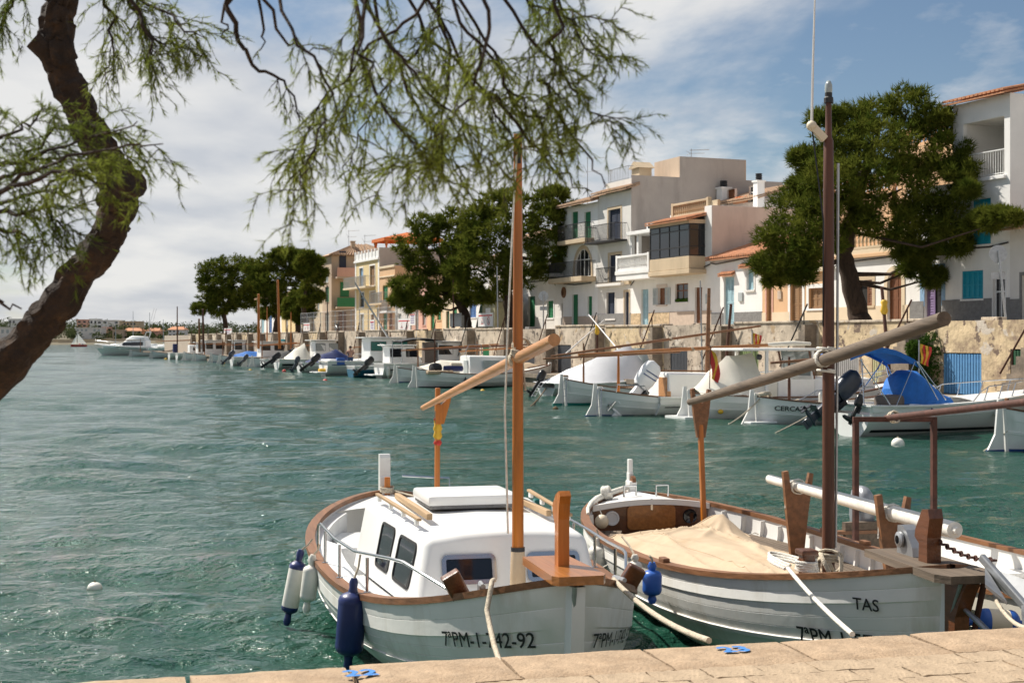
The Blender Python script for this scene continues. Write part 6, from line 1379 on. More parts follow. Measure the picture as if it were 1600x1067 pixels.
# white yard on two forked props along the port side
w0, w1 = F2.px(1203, 748, 14.0), F2.px(1492, 828, 10.25)
mb = MB(); n = 6; mb.tube([w0.lerp(w1, i / n) for i in range(n + 1)], [.045, .048, .052, .056, .060, .062, .062], 12); wy = mb.build('spare_yard', 'white_yard', b2, smooth=50); mb = MB(); d = (w0 - w1).normalized(); mb.cyl(w0, w0 + d * .07, .018, seg=8); mb.cyl(w1 - d * .0, w1 - d * .05, .03, .025, 8); mb.build('yard_tip', 'white_yard', wy)
for (x, y0_, D_) in ((1251, 846, 13.3), (1406, 866, 11.3)):
    base = F2.px(x - 8, y0_, D_); f = (base.x - w0.x) / (w1.x - w0.x); c = w0.lerp(w1, f); base = Vector((base.x, min(base.y, H2.half(base.x / LB) - .08), .45)); up = c + Vector((0, 0, .02)); z = up.z - base.z
    M = Matrix.Translation(base) @ Matrix.Rotation(R(90), 4, 'Z') @ Matrix.Rotation(R(90), 4, 'X'); dy = c.y - base.y
    mb = MB(); mb.prism([(-.06, 0), (.06, 0), (dy * .6 + .10, z * .6), (dy + .15, z + .1), (dy + .11, z + .11), (dy + .075, z - .04), (dy, z - .075), (dy - .075, z - .04), (dy - .10, z + .13), (dy - .15, z + .12), (dy * .6 - .11, z * .6)], .05, M); pr = mb.build('forked_prop', 'teak', b2)
    mb = MB(); coil(mb, c, .068, 2, .008, (w1 - w0), .03); mb.tube(sag(c + Vector((0, -.1, .03)), c + Vector((.02, -.12, -.2)), .02, 5), .008, 5); mb.build('lashing', 'rope_white', pr, smooth=60)
# rope coil at mast foot, bitt with mooring line, gunwale fittings
bt = H2.pt(.865, 1, -1); mb = MB(); mb.box((bt.x, bt.y + .12, bt.z + .09), (.09, .09, .18), bev=.012); mb.box((bt.x, bt.y + .12, bt.z + .19), (.14, .12, .04), bev=.012); mb.build('mooring_bitt', 'mahogany', b2)
mb = MB(); coil(mb, (bt.x, bt.y + .12, bt.z + .06), .07, 4, .013, (0, 0, 1), .018)
for k in range(3): mb.tube([Vector((bt.x - .1 - .5 * math.sin(math.pi * i / 12) * (1 + .1 * k), bt.y + .1 + .10 * math.cos(math.pi * i / 12) + .02 * k, bt.z + .06 + .012 * k)) for i in range(13)], .011, 6)
mb.build('rope_coil', 'rope_white', b2, smooth=60)
mb = MB()
for k in range(5): coil(mb, (mxB + .02 * k, -.02 * k + .03, .74 + .02 * (k % 3)), .085 + .008 * k, 1.4, .011, (.5 + .3 * math.sin(k * 2), math.cos(k * 2.2), .55), .012, 1.25)
coil(mb, (mxB, 0, .80), .062, 3, .011, (0, 0, 1), .022); mb.build('mast_rope', 'rope', mast2, smooth=60)
for t, sd in ((.62, -1), (.40, 1), (.52, 1), (.665, 1)):
    p = H2.pt(t, 1, sd); mb = MB(); mb.box((p.x, p.y - sd * .02, p.z + .055), (.13, .06, .05), bev=.012); mb.build('thole_block', 'teak', b2)
for y in (.25, -.12): mb = MB(); mb.tube([(.36, y - .07, .76), (.36, y - .07, .88), (.36, y + .07, .88), (.36, y + .07, .76)], .012, 7); mb.build('mooring_loop', 'steel', b2, smooth=50)
mb = MB(); mb.box((-.05, 0, .86), (.10, .055, .26), bev=.01); mb.box((-.05, 0, 1.06), (.07, .05, .16), bev=.01); mb.build('rudder_head', 'white_paint', b2); mb = MB(); mb.lathe([(0, 0), (.06, .01), (.06, .05), (0, .06)], 10, (.03, -.02, .90), (0, 1, 0)); mb.build('rudder_block', 'teak', b2)
mb = MB(); mb.tube([(.03, -.03, .84)] + [H2.pt(q, 1, -1) + Vector((0, .04, .06)) for q in (.03, .07, .11, .15)] + [H2.pt(.19, 1, -1) + Vector((0, .05, .05))], [.03, .035, .035, .03, .022, .018], 7); coil(mb, H2.pt(.05, 1, -1) + Vector((0, .05, .09)), .06, 3, .02, (.4, 1, .2), .03); mb.build('stern_rope', 'rope_white', b2, smooth=60)
pt_ = H2.pt(.12, 1, -1); mb = MB(); mb.ball((1.0, -.62, .58), .075); fl = mb.build('net_float', 'fender_cream', b2, smooth=60); mb = MB(); mb.tube([(1.0, -.62, .65), (.95, -.66, .78)], .006, 5); mb.build('float_line', 'rope_white', fl)
reg(H2, hull2, 'TAS', .44, .72, .115, -1, name='lettering', slant=-.03); reg(H2, hull2, '7ªPM-1-57-05', .28, .46, .155, -1, slant=-.06); reg(H2, hull2, 'TAS', .12, .78, .10, 1, name='lettering')
# ================= boat 3 : small white boat at the right with outboard and rusty frame
C_st, C_bw = Vector((3.70, 14.7)), Vector((4.95, 9.4)); dC = C_bw - C_st; LC = dC.length
b3 = boat_at('small_motor_boat', 'small white open boat with rusty frame and silver black outboard at the right edge', C_st, dC); F3 = Fr(b3)
H3 = Hull(LC, 1.62, .68, .48, .50, .30, stern='transom', tw=.82, sp=2.2); hull3 = H3.build(b3, 'hull_cream', 'teak', (.03, .06), .035, floor=.10); H3.sole(b3, .01, .97, .12, 'white_paint'); H3.stem(b3, 'white_paint', .05)
H3.deck(b3, .80, .99, -.03, 'white_paint', .03, 'fore_deck')
for t in (.3, .55): mb = MB(); h = H3.at(t * LC, .32).y - .05; mb.b2(t * LC - .12, t * LC + .12, -h, h, .30, .34); mb.build('thwart', 'white_paint', b3)
outboard(b3, -.02, .0, .46, .72, 'outboard_silver', .12, text='MARINER', tm='letter_black', legm='black_plastic')
mb = MB(); mb.b2(-.03, .05, -.3, .25, .30, .62); mb.build('transom_board', 'wood_grey', b3)
fa, fb_ = F3.px(1337, 655, 14.1), F3.px(1459, 655, 14.1); mb = MB(); zt = fa.z
for q in (fa, fb_): mb.box((q.x, q.y, (zt + .45) / 2), (.05, .05, zt - .45))
mb.beam((fa.x, fa.y - .03, zt), (fb_.x, fb_.y + .03, zt), .05, .05); fr = mb.build('mast_frame', 'rusty', b3)
r0, r1 = F3.px(1385, 653, 14.15), F3.px(1640, 624, 10.9); mb = MB(); mb.tube([r0, r0.lerp(r1, .5), r1], .032, 9); mb.build('boom', 'rusty', fr, smooth=50); c = F3.px(1394, 652, 14.1); mb = MB(); coil(mb, c, .055, 3, .010, (1, .2, .2), .02); mb.build('lashing', 'rope', fr, smooth=60)
for q, (x, y) in enumerate(((1.9, .2), (2.6, -.2), (3.4, .1), (3.0, .35))): mb = MB(); mb.box((x, y, .36), (.9, .09, .05), rz=.1 * q, bev=.015); mb.build('loose_plank', 'white_paint' if q % 2 else 'wood_pale', b3)
# fenders of the near boats
def hang(label, px, py, D, L, r, m, cap, tilt=(0, 0), rope=None, name='fender'): return fender(label, PX(px, py, D), L, r, m, cap, tilt, rope, name=name)
hang('long white fender with navy ends hanging at the stern quarter of the cabin boat', 470, 860, 12.55, .66, .075, 'fender_white', 'navy', (0, R(11)), PX(488, 842, 12.6))
hang('plain white fender next to the long one on the cabin boat', 489, 868, 12.2, .48, .07, 'fender_white', 'fender_white', (0, R(7)), PX(500, 850, 12.2))
hang('big navy blue fender hanging from the rail of the cabin boat', 553, 905, 10.55, .66, .105, 'navy', 'navy', (0, R(4)), PX(563, 866, 10.6))
hang('round blue fender squeezed between cabin boat and open boat', 1019, 880, 10.3, .28, .07, 'blue_plastic', 'blue_plastic', (0, 0), PX(1015, 868, 10.2))
hang('grey white fender between cabin boat and open boat hung from the rail', 992, 868, 11.6, .26, .06, 'fender_white', 'fender_white', (0, 0), PX(972, 838, 11.8))
hang('white fender with rope by the stern side of the open boat', 934, 842, 13.2, .36, .09, 'fender_white', 'fender_white', (0, 0), PX(932, 826, 13.2))
t = hang('cream fender with blue ends lying against the small boat at right', 1508, 970, 10.0, .46, .10, 'fender_cream', 'blue_plastic', (0, R(-86))); 
# mooring lines
def quay_pt(px, py): D = FPX * (EYE - QZ) / (py - HY); return Vector(((px - CX) / FPX * D, D, QZ + .012))
m1 = b1.matrix_basis @ (H1.pt(.945, 1, -1) + Vector((0, .05, .10))); q1 = quay_pt(822, 1022)
m1b = m1 + Vector((-.02, -.14, -.05)); e1 = PX(820, 1022, 7.2); e1.z = .80
rope_thing('twisted grey rope from the cabin boat bow down to the quay', [m1, m1.lerp(m1b, .5) + Vector((0, 0, .03)), m1b, m1b + Vector((-.02, -.05, -.1))] + [(m1b + Vector((-.02, -.05, -.1))).lerp(e1, f) + Vector((-.02 * math.sin(math.pi * f), .12 * math.sin(math.pi * f), -.16 * math.sin(math.pi * f))) for f in (.15, .3, .45, .6, .75, .9)] + [e1], .017)
m2 = b1.matrix_basis @ (H1.pt(.96, 1, 1) + Vector((0, -.03, .06))); q2 = quay_pt(1108, 1004)
rope_thing('long grey rope from the cabin boat bow across to the next berth', sag(m2, q2, .05, 10), .017)
m3 = b2.matrix_basis @ Vector((bt.x + .05, bt.y - .04, bt.z + .09)); q3 = quay_pt(1332, 994)
rope_thing('white braided rope from the open boat bitt to the quay', sag(m3, q3, .02, 8), .015, 'rope_white')
m4 = b2.matrix_basis @ Vector((LB + .32, .14, .9)); rope_thing('grey rope hanging from the anchor of the open boat to the quay', sag(m4, quay_pt(1610, 985), .05, 8), .013)
buoy('white mooring buoy with brown weed floating in the open water at left', PX(148, 921, 14.2) * 1 - Vector((0, 0, PX(148, 921, 14.2).z)), .075, 'fender_white', weed=True)
# ------------------------------------------------------------------ boats moored along the far quay (stern towards the open water, bow to the wall)
NB = (.928, .371)
def wl(px, py): D = FPX * EYE / (py - HY); return Vector(((px - CX) / FPX * D, D))
def mast_part(parent, x, h, r=.05, m='mast_brown', y=0.0, z0=.2, lean=0.0):
    mb = MB(); mb.tube([(x, y, z0), (x + lean * .5, y, z0 + (h - z0) * .5), (x + lean, y, h)], [r, r * .9, r * .65], 8); return mb.build('mast', m, parent, smooth=50)
def yard_part(parent, a, b, r=.045, m='varnish', name='yard'):
    mb = MB(); a = Vector(a); b = Vector(b); mb.tube([a, a.lerp(b, .5), b], [r * .7, r, r * .8], 8); y = mb.build(name, m, parent, smooth=50)
    mb = MB(); coil(mb, a.lerp(b, .55), r * 1.3, 2, .015, b - a, .05); mb.build('lashing', 'rope', y); return y
def llaut(label, px, py, L=6.5, B=2.2, m='white_paint', boot=None, rudder=True, zb=.95, zm=.58, zs=.75, head=NB, cap='mahogany', name='llaut', rb=None, ladder=False):
    st = wl(px, py); t = boat_at(name, label, st, head); H = Hull(L, B, zb, zm, zs, .3, tm=.42, pb=2.3, qb=.64, ps=2.3, qs=.62, sp=2.2)
    hull = H.build(t, m, cap, (.03, .07), .045, floor=.1, boot=boot); H.stem(t, m, .12); H.stem(t, m, .12, bow=False, name='stern_post'); H.sole(t, .04, .96, .22, m='hull_cream'); H.deck(t, .70, .99, -.03, m, .04, 'fore_deck'); H.deck(t, .01, .14, -.02, m, .04, 'aft_deck')
    if rudder: H.rudder(t, m, rb)
    if ladder:
        mb = MB(); 
        for y in (-.14, .14): mb.tube([(-.02, -.32 + y, .95), (-.18, -.32 + y, .9), (-.2, -.32 + y, -.1)], .014, 6)
        for z in (.1, .35, .6): mb.cyl((-.2, -.46, z), (-.2, -.18, z), .013, seg=6)
        mb.build('ladder', 'steel', t, smooth=50)
    return t, H, hull
def motor(label, px, py, L=6.0, B=2.2, m='white_gel', zs=.75, zb=1.05, head=NB, name='motor_boat', inner='white_gel', strip=None, floor=.25, platform=False):
    st = wl(px, py); t = boat_at(name, label, st, head); H = Hull(L, B, zb, zs * .98, zs, .28, stern='transom', tm=.25, pb=2.6, qb=.75, tw=.88, sec=2.2, rake=.7, sp=1.6)
    hull = H.build(t, m, 'white_gel', (.03, .13), .04, floor=floor, inner=inner, strakes=((.74, .80, .015),)); H.sole(t, .02, .93, floor + .02, 'white_gel'); H.deck(t, .58, .985, -.0, 'white_gel', .12, 'fore_deck')
    if strip:
        mb = MB()
        for sd in (1, -1):
            P = [[H.at(q * L, z, sd, .012) for z in (strip[1], strip[2])] for q in [.03 + .9 * i / 20 for i in range(21)]]
            mb.grid(P if sd > 0 else [r[::-1] for r in P])
        mb.build('hull_band', strip[0], hull, smooth=60)
    if platform: mb = MB(); mb.b2(-.7, .02, -B * .36, B * .36, .22, .30, bev=.03); mb.build('bathing_platform', 'white_gel', t)
    return t, H, hull
def wheelhouse(t, x0, x1, w, z0, z1, glass='dark_glass', m='white_gel', over=.25, rake=.35, wins=2, aft_open=False):
    c, l, r, f, a = cabin(t, x0, x1, w, w * .92, w * .9, w * .82, z0, z1, z1, m, .04, rake, .0, 'wheelhouse', .03)
    for k in range(wins): window(c, r, .22 + .56 * k / max(1, wins - 1) if wins > 1 else .5, .66, (x1 - x0 - rake * .5) / (wins + .6), (z1 - z0) * .42, 'black_rubber', glass, .05, .02); window(c, l, .22 + .56 * k / max(1, wins - 1) if wins > 1 else .5, .66, (x1 - x0 - rake * .5) / (wins + .6), (z1 - z0) * .42, 'black_rubber', glass, .05, .02)
    window(c, f, .27, .66, w * .7, (z1 - z0) * .42, 'black_rubber', glass, .05, .02); window(c, f, .73, .66, w * .7, (z1 - z0) * .42, 'black_rubber', glass, .05, .02)
    mb = MB(); mb.box(((x0 + x1 - rake) / 2 - over * .4, 0, z1 + .06), (x1 - x0 - rake + over * 2, w * 2.05, .07), bev=.03); mb.build('roof', m, c, smooth=40)
    return c
def low_cabin(t, x0, x1, w, z0, z1, win=True, m='white_gel', glass='dark_glass'):
    c, l, r, f, a = cabin(t, x0, x1, w, w * .75, w * .88, w * .62, z0, z1, z1 - .05, m, .05, .25, .0, 'cabin', .05)
    if win:
        for q in (.3, .68): window(c, r, q, .55, (x1 - x0) * .27, (z1 - z0) * .45, 'black_rubber', glass, .04, .015); window(c, l, q, .55, (x1 - x0) * .27, (z1 - z0) * .45, 'black_rubber', glass, .04, .015)
    return c
def tent(t, pts_ridge, w0, w1, z0, m='tarp_white', name='boat_cover'):
    """cover draped from a ridge line down to the gunwales"""
    P = []; n = 14
    for (x, zr, w) in pts_ridge:
        row = []
        for j in range(13):
            v = -1 + 2 * j / 12; a = abs(v); z = zr - (zr - z0) * (a ** 1.25) - .05 * math.sin(a * math.pi) * (1 if int(x * 3) % 2 else .4); row.append(Vector((x + .02 * math.sin(9 * v + x * 4), v * w, z)))
        P.append(row[::-1])
    fine = []
    for i in range(len(P) - 1):
        for q in range(4):
            f = q / 4; fine.append([a.lerp(b, f) - Vector((0, 0, .035 * math.sin(math.pi * f))) for a, b in zip(P[i], P[i + 1])])
    fine.append(P[-1]); mb = MB(); mb.grid(fine); return mb.build(name, m, t, smooth=60)
def bow_rail(t, H, t0=.6, t1=.97, h=.42, n=4):
    P = [H.pt(t0 + (t1 - t0) * i / 8, 1, 1) + Vector((0, -.06, h * min(1, i / 1.5 + .05))) for i in range(9)] + [H.pt(.99, 1) + Vector((.1, 0, h))] + [H.pt(t0 + (t1 - t0) * i / 8, 1, -1) + Vector((0, .06, h * min(1, i / 1.5 + .05))) for i in range(8, -1, -1)]
    posts = []
    for i in range(1, n + 1):
        q = t0 + (t1 - t0) * i / (n + .3)
        for sd in (1, -1): p = H.pt(q, 1, sd) + Vector((-.12, -sd * .07, .04)); posts.append((H.pt(q, 1, sd) + Vector((0, -sd * .06, h)), p))
    return rail_tube(t, P, .016, posts, 'steel', 'bow_rail')
def flag_on(t, x, y, z0, z1, m='red', m2='yellow', w=.5, drop=.8):
    mb = MB(); mb.tube([(x, y, z0), (x + .05, y, z1)], .014, 6); st = mb.build('flag_staff', 'mast_brown', t)
    for k, (mm, f0, f1) in enumerate(((m, 0, .32), (m2, .32, .68), (m, .68, 1.0))):
        P = []
        for i in range(9):
            a = i / 8; zz = z1 - .05 - drop * a * .95; row = []
            for j in range(4): f = f0 + (f1 - f0) * j / 3; row.append(Vector((x + .06 + w * f * (.3 + .35 * math.sin(a * 3)), y + .08 * math.sin(a * 5 + f * 6), zz - f * .25)))
            P.append(row)
        mb = MB(); mb.grid(P); mb.build('flag_band', mm, st, smooth=60)
# F0 white and blue llaut at the right edge
t, H, hl = llaut('white double ended boat with blue bottom cut by the right edge', 1572, 706, 6.2, 2.1, 'white_paint', 'antifoul_blue', rb='antifoul_blue', zs=.95)
mb = MB(); mb.box((.02, 0, 1.05), (.06, .1, .3), bev=.02); mb.build('tiller_head', 'teak', t)
s_ = wl(1572, 706); rope_thing('knotted rope slanting from the right edge boat into the water', sag((s_.x + .1, s_.y, .55), tuple(wl(1528, 707)) + (-.05,), .05, 8), .018, 'rope')
# F1 white speedboat with blue covers
t, H, hull = motor('white speedboat with blue canvas cover and folded blue bimini', 1327, 680, 5.7, 2.15, 'white_gel', .78, 1.02, strip=('black_plastic', .10, .17))
outboard(t, -.12, .1, .80, 1.25, 'outboard_grey', .95); outboard(t, -.05, -.55, .72, .5, 'black_plastic', .5)
P = []; 
for i, (x, w, z) in enumerate(((1.30, .45, 1.20), (1.42, .54, 1.52), (1.65, .57, 1.68), (1.95, .60, 1.66), (2.25, .64, 1.38), (2.6, .66, 1.08), (2.85, .60, .98))):
    P.append([Vector((x, w * math.copysign(abs(math.cos(a)) ** .6, math.cos(a)), .80 + (z - .80) * abs(math.sin(a)) ** .7 + .012 * math.sin(i * 5 + a * 7))) for a in [math.pi * j / 14 for j in range(15)]])
mb = MB(); mb.grid(P[::-1]); mb.add(P[0], [tuple(range(15))]); mb.build('console_cover', 'canvas_blue', t, smooth=60)
P = []
for i in range(12):
    a = i / 11; x = -.45 + 2.15 * a; z = 1.92 + .42 * math.sin(math.pi * (a * .8 + .12)) ** 1.0 - (.16 * a)
    P.append([Vector((x, y, z + .05 * (1 - (y / .85) ** 2) + .006 * math.sin(i * 9))) for y in (-.68, -.45, -.15, .15, .45, .68)] )
mb = MB(); mb.grid([r[::-1] for r in P]); mb.grid([[q - Vector((0, 0, .05)) for q in r] for r in P]); mb.grid([[P[i][0], P[i][0] - Vector((0, 0, .14))] for i in range(12)]); mb.grid([[P[i][5] - Vector((0, 0, .14)), P[i][5]] for i in range(12)]); bi = mb.build('bimini', 'canvas_blue', t, smooth=60)
for y in (-.68, .68):
    mb = MB()
    for (a, b) in (((-.15, 1.98), (.6, .82)), ((-.1, 2.0), (-.2, .82)), ((1.55, 1.92), (.8, .82)), ((1.6, 1.92), (2.1, .92)), ((1.62, 1.92), (2.35, .92))): mb.cyl((a[0], y, a[1]), (b[0], y * 1.35, b[1]), .016, seg=6)
    mb.build('bimini_frame', 'steel', bi)
for (x, y, r) in ((.95, -.35, .26), (1.3, -.2, .30), (1.5, .3, .28)): mb = MB(); mb.box((x, y, .80), (.5, .6, .5), rz=.2, bev=.12); mb.build('seat', 'canvas_brown', t, smooth=50)
bow_rail(t, H, .55, .97, .40, 4); hull_side = H.pt(.72, .9, -1)
mb = MB(); mb.b2(.05, .75, -.95, .95, .62, .80, bev=.05); mb.build('stern_bench', 'white_gel', t, smooth=40)
M1 = t.matrix_basis
fender('white fender on the side of the speedboat below the rusty boom', M1 @ Vector((1.75, -1.12, .72)), .52, .07, 'fender_white', 'navy'); fender('white fender near the bow of the speedboat', M1 @ Vector((3.95, -.98, .88)), .50, .075, 'fender_white', 'fender_white')
# F2 CERCAMON
t, H, hl = llaut('white double ended boat lettered CERCAMÓN with brown yard', 1183, 663, 6.3, 2.2, 'white_paint', None, zs=.80)
vs, fs, wd = text_pts('CERCAMÓN', .20, .003); link_mesh('lettering', [H.at(.32 + a, .42 + b - .03 * a, -1, .02) for a, b in vs], fs, 'letter_black', hl)
mast_part(t, 1.1, 1.98, .05, 'mast_brown'); yard_part(t, (.4, -.1, 1.80), (3.6, -.1, 2.0), .05, 'teak'); rail_tube(t, [(.9, -.75, .7), (1.5, -.85, 1.0), (2.4, -.95, 1.05), (3.4, -.95, 1.1)], .014, (), 'steel', 'side_rail')
mb = MB(); mb.lathe([(.07, 0), (.09, .03), (.09, .26), (.05, .30), (.03, .36), (0, .37)], 12, (1.75, -.72, .64)); mb.build('lantern', 'fender_white', t, smooth=40); mb = MB(); coil(mb, (.15, -.2, .84), .16, 4, .03, (0, .3, 1), .02); mb.tube(sag((.2, -.3, .85), (1.0, -.7, .75), .1), .025, 6); mb.build('rope_coil', 'rope', t, smooth=60)
mb = MB(); mb.box((-.1, -.35, .08), (.9, .4, .06), bev=.02); mb.build('swim_step', 'white_gel', t); s_ = wl(1183, 663)
rope_thing('tan rope slanting into the water behind the CERCAMÓN boat', sag((s_.x + .1, s_.y - .1, .8), tuple(wl(1132, 664)) + (-.05,), .08, 8), .022, 'rope'); rope_thing('dark rope from the CERCAMÓN boat down to the water beside the black outboard', sag((s_.x + 2.3, s_.y + .3, .7), tuple(wl(1206, 676)) + (-.05,), .05, 8), .018, 'rope')
# F3 wheelhouse llaut with cream cover
t, H, hl = llaut('white boat with open wheelhouse, cream cover and red yellow flag', 1078, 656, 7.6, 2.4, 'white_paint', None, zb=1.1, zm=.68, zs=.82, name='wheelhouse_boat')
mb = MB(); 
for x, y in ((2.2, -.9), (2.2, .9), (3.9, -.85), (3.9, .85)): mb.box((x, y, 1.35), (.09, .07, 1.6))
mb.build('roof_post', 'white_gel', t); mb = MB(); mb.box((2.75, 0, 2.18), (2.9, 1.95, .08), bev=.035); mb.build('roof', 'white_gel', t, smooth=40)
mb = MB(); mb.b2(3.85, 3.92, -.9, .9, .6, 1.35); mb.b2(2.6, 3.9, -.93, -.88, .6, 1.25); mb.b2(2.6, 3.9, .88, .93, .6, 1.25); wh = mb.build('wheelhouse', 'white_gel', t)
mb = MB(); mb.add([(3.95, -.86, 1.30), (3.95, .86, 1.30), (3.80, .82, 2.12), (3.80, -.82, 2.12)], [(0, 1, 2, 3)]); mb.build('windscreen', 'pale_glass', wh); mb = MB(); mb.beam((3.95, -.88, 1.25), (3.75, -.88, 2.14), .05, .05); mb.beam((3.95, .88, 1.25), (3.75, .88, 2.14), .05, .05); mb.b2(3.90, 3.96, -.9, .9, 1.25, 1.31); mb.build('windscreen_frame', 'mahogany', wh)
low_cabin(t, 4.0, 6.6, .85, .70, 1.28); tent(t, [(.15, 1.0, .45), (.7, 1.55, .8), (1.3, 1.98, .95), (2.2, 2.08, .95)], 0, 0, .80, 'tarp_cream'); flag_on(t, .45, -.4, .4, 2.3, 'red', 'yellow', .55, .9)
bow_rail(t, H, .75, .97, .40, 2); mb = MB(); mb.lathe([(0, -.06), (.09, -.05), (.09, .05), (0, .06)], 10, (1.9, -.95, 1.95), (1, 0, -.2)); mb.build('spotlight', 'black_plastic', t); mb = MB(); mb.b2(-.55, .1, -.7, .6, .06, .13); mb.build('bathing_platform', 'white_gel', t)
s_ = wl(1078, 656); buoy('small yellow float beside the rudder of the wheelhouse boat', (s_.x + .9, s_.y - .35, .25), .09, 'yellow')
# F4 motor boat with big white outboard
t, H, hl = motor('white motor boat with large white tilted outboard', 1012, 650, 5.6, 2.1, 'white_gel', .62, .95, strip=('black_plastic', .30, .33))
outboard(t, -.1, -.1, .72, 1.45, 'outboard_white', .75, True); mb = MB(); mb.b2(.5, .9, -.5, .5, .3, .75, bev=.06); mb.build('stern_seat', 'white_gel', t, smooth=40); mb = MB(); mb.b2(1.9, 2.5, -.4, .4, .3, 1.25, bev=.06); mb.build('console', 'white_gel', t, smooth=40); mb = MB(); mb.box((.35, -.75, .72), (.16, .1, .22), bev=.02); mb.build('oar_block', 'yard_pine', t)
s_ = wl(1012, 650); rope_thing('dark rope dropping from the white outboard boat into the water', sag((s_.x + 3.0, s_.y + .6, .55), tuple(wl(1000, 656)) + (-.04,), .12, 10), .018, 'iron')
# F5b llaut with blue rudder, cabin with wooden door and tall mast
t, H, hl = llaut('white cabin boat with blue rudder foot and wooden cabin door', 938, 651, 7.0, 2.3, 'white_paint', 'antifoul_blue', rb='antifoul_blue', ladder=True, zs=.85, cap='teak')
c = low_cabin(t, 2.1, 5.0, .80, .62, 1.38, False); mb = MB(); mb.b2(2.06, 2.10, -.62, -.10, .62, 1.26); mb.build('cabin_door', 'yard_pine', c)
for sd in (.5, -.5): mb = MB(); mb.beam((2.2, sd, 1.47), (4.6, sd * .85, 1.43), .04, .03); mb.build('grab_rail', 'teak', c)
mast_part(t, 3.9, 4.2, .085, 'teak', lean=.1); mast_part(t, .65, 2.1, .055, 'varnish_z'); yard_part(t, (-.8, -.05, 2.0), (6.6, -.1, 2.32), .06, 'varnish'); yard_part(t, (-1.6, .3, 1.95), (6.2, .35, 2.95), .045, 'teak', 'boom'); mb = MB(); mb.tube([(6.2, -.1, 2.32), (7.2, -.1, 2.36), (7.9, -.1, 2.34)], [.06, .085, .06], 9); mb.build('furled_sail', 'tarp_cream', t, smooth=60)
rail_tube(t, [(.3, -.55, .8), (.35, -.55, 1.05), (1.2, -.8, 1.0), (1.3, -.85, .7)], .016, (), 'steel', 'side_rail'); mb = MB(); mb.tube([(4.0, -.9, 1.0), (4.4, -.9, 1.35), (6.5, -.5, 1.45)], .016, 6); mb.build('fore_rail', 'steel', t)
# F5 llaut in front of the white tent, brown post
t, H, hl = llaut('white double ended boat with slim brown post in front of the white covered boat', 884, 632, 6.6, 2.2, 'white_paint', 'antifoul_green', rb='antifoul_green', zs=.95, cap='teak', ladder=True)
mast_part(t, .75, 2.35, .045, 'teak'); mb = MB(); mb.box((.05, .2, 1.05), (.22, .3, .16), bev=.06); mb.build('rope_bundle', 'weed_brown', t); yard_part(t, (-.9, .1, 1.75), (5.0, .1, 2.0), .045, 'teak')
# F6 motor boat under a white tent cover
t, H, hl = motor('motor boat under a tall white tent cover', 853, 619, 6.6, 2.3, 'hull_grey', .55, .95); tent(t, [(-.25, .62, .95), (1.0, 1.15, 1.1), (2.6, 1.75, 1.12), (4.1, 2.28, 1.0), (4.9, 1.35, .95)], 0, 0, .62, 'tarp_white')
outboard(t, -.1, .2, .55, .8, 'black_plastic', .6); mb = MB()
for y in (-.5, -.1): mb.tube([(-.1, y, .7), (-.35, y, .55), (-.8, y, -.1)], .016, 6)
for k in range(3): mb.cyl((-.4 - .15 * k, -.5, .45 - .2 * k), (-.4 - .15 * k, -.1, .45 - .2 * k), .014, seg=6)
mb.build('ladder', 'galvanised', t); mb = MB(); mb.add([(4.9, -.8, 1.0), (4.9, .8, 1.0), (4.5, .7, 2.1), (4.5, -.7, 2.1)], [(0, 1, 2, 3)]); mb.build('windscreen', 'pale_glass', t)
s_ = wl(853, 619); rope_thing('dark stern rope of the white covered boat', sag((s_.x, s_.y, .35), tuple(wl(818, 642)) + (-.03,), .1, 8), .025, 'weed_brown')
# F7 llaut with white cabin
t, H, hl = llaut('white double ended boat with small white cabin behind the near mast', 652, 606, 7.4, 2.4, 'white_paint', 'black_plastic', zs=.95, zb=1.15, zm=.68)
c = low_cabin(t, 2.6, 5.4, .85, .6, 1.62, False); mb = MB(); mb.b2(2.56, 2.6, -.5, .1, .7, 1.4); mb.build('cabin_door', 'p_grey', c); mb = MB(); mb.b2(3.3, 4.2, -.88, -.80, 1.0, 1.42, bev=.02); mb.build('cabin_window', 'p_grey', c)
mast_part(t, .95, 2.9, .05, 'mast_brown', z0=.3); yard_part(t, (.3, .1, 1.95), (7.0, .1, 2.25), .05, 'mahogany'); mb = MB(); mb.lathe([(0, -.3), (.25, -.25), (.3, 0), (.25, .25), (0, .3)], 12, (.9, -.25, 1.0), (1, .3, 0)); mb.build('dark_bundle', 'canvas_black', t, smooth=60)
mb = MB(); mb.cyl((1.3, -.5, .98), (2.3, -.4, 1.0), .16, seg=12); mb.build('blue_roll', 'navy', t, smooth=50); mb = MB(); mb.tube([(2.4, -.5, 1.7), (2.6, -.55, 2.2), (3.3, -.55, 2.22), (3.35, -.5, 1.7)], .02, 6); mb.build('roof_frame', 'steel', t); mb = MB(); mb.box((2.0, -.3, 1.15), (.6, .4, .25), bev=.06); mb.build('cushion', 'fender_cream', t); mb = MB(); mb.box((1.0, -.6, .8), (1.4, .5, .2), bev=.08); mb.build('folded_awning', 'canvas_cream', t)
s_ = wl(652, 606); fender('dark fender hanging on the side of the white boat behind the near mast', t.matrix_basis @ Vector((2.2, -1.2, .55)), .5, .09, 'canvas_black', 'canvas_black')
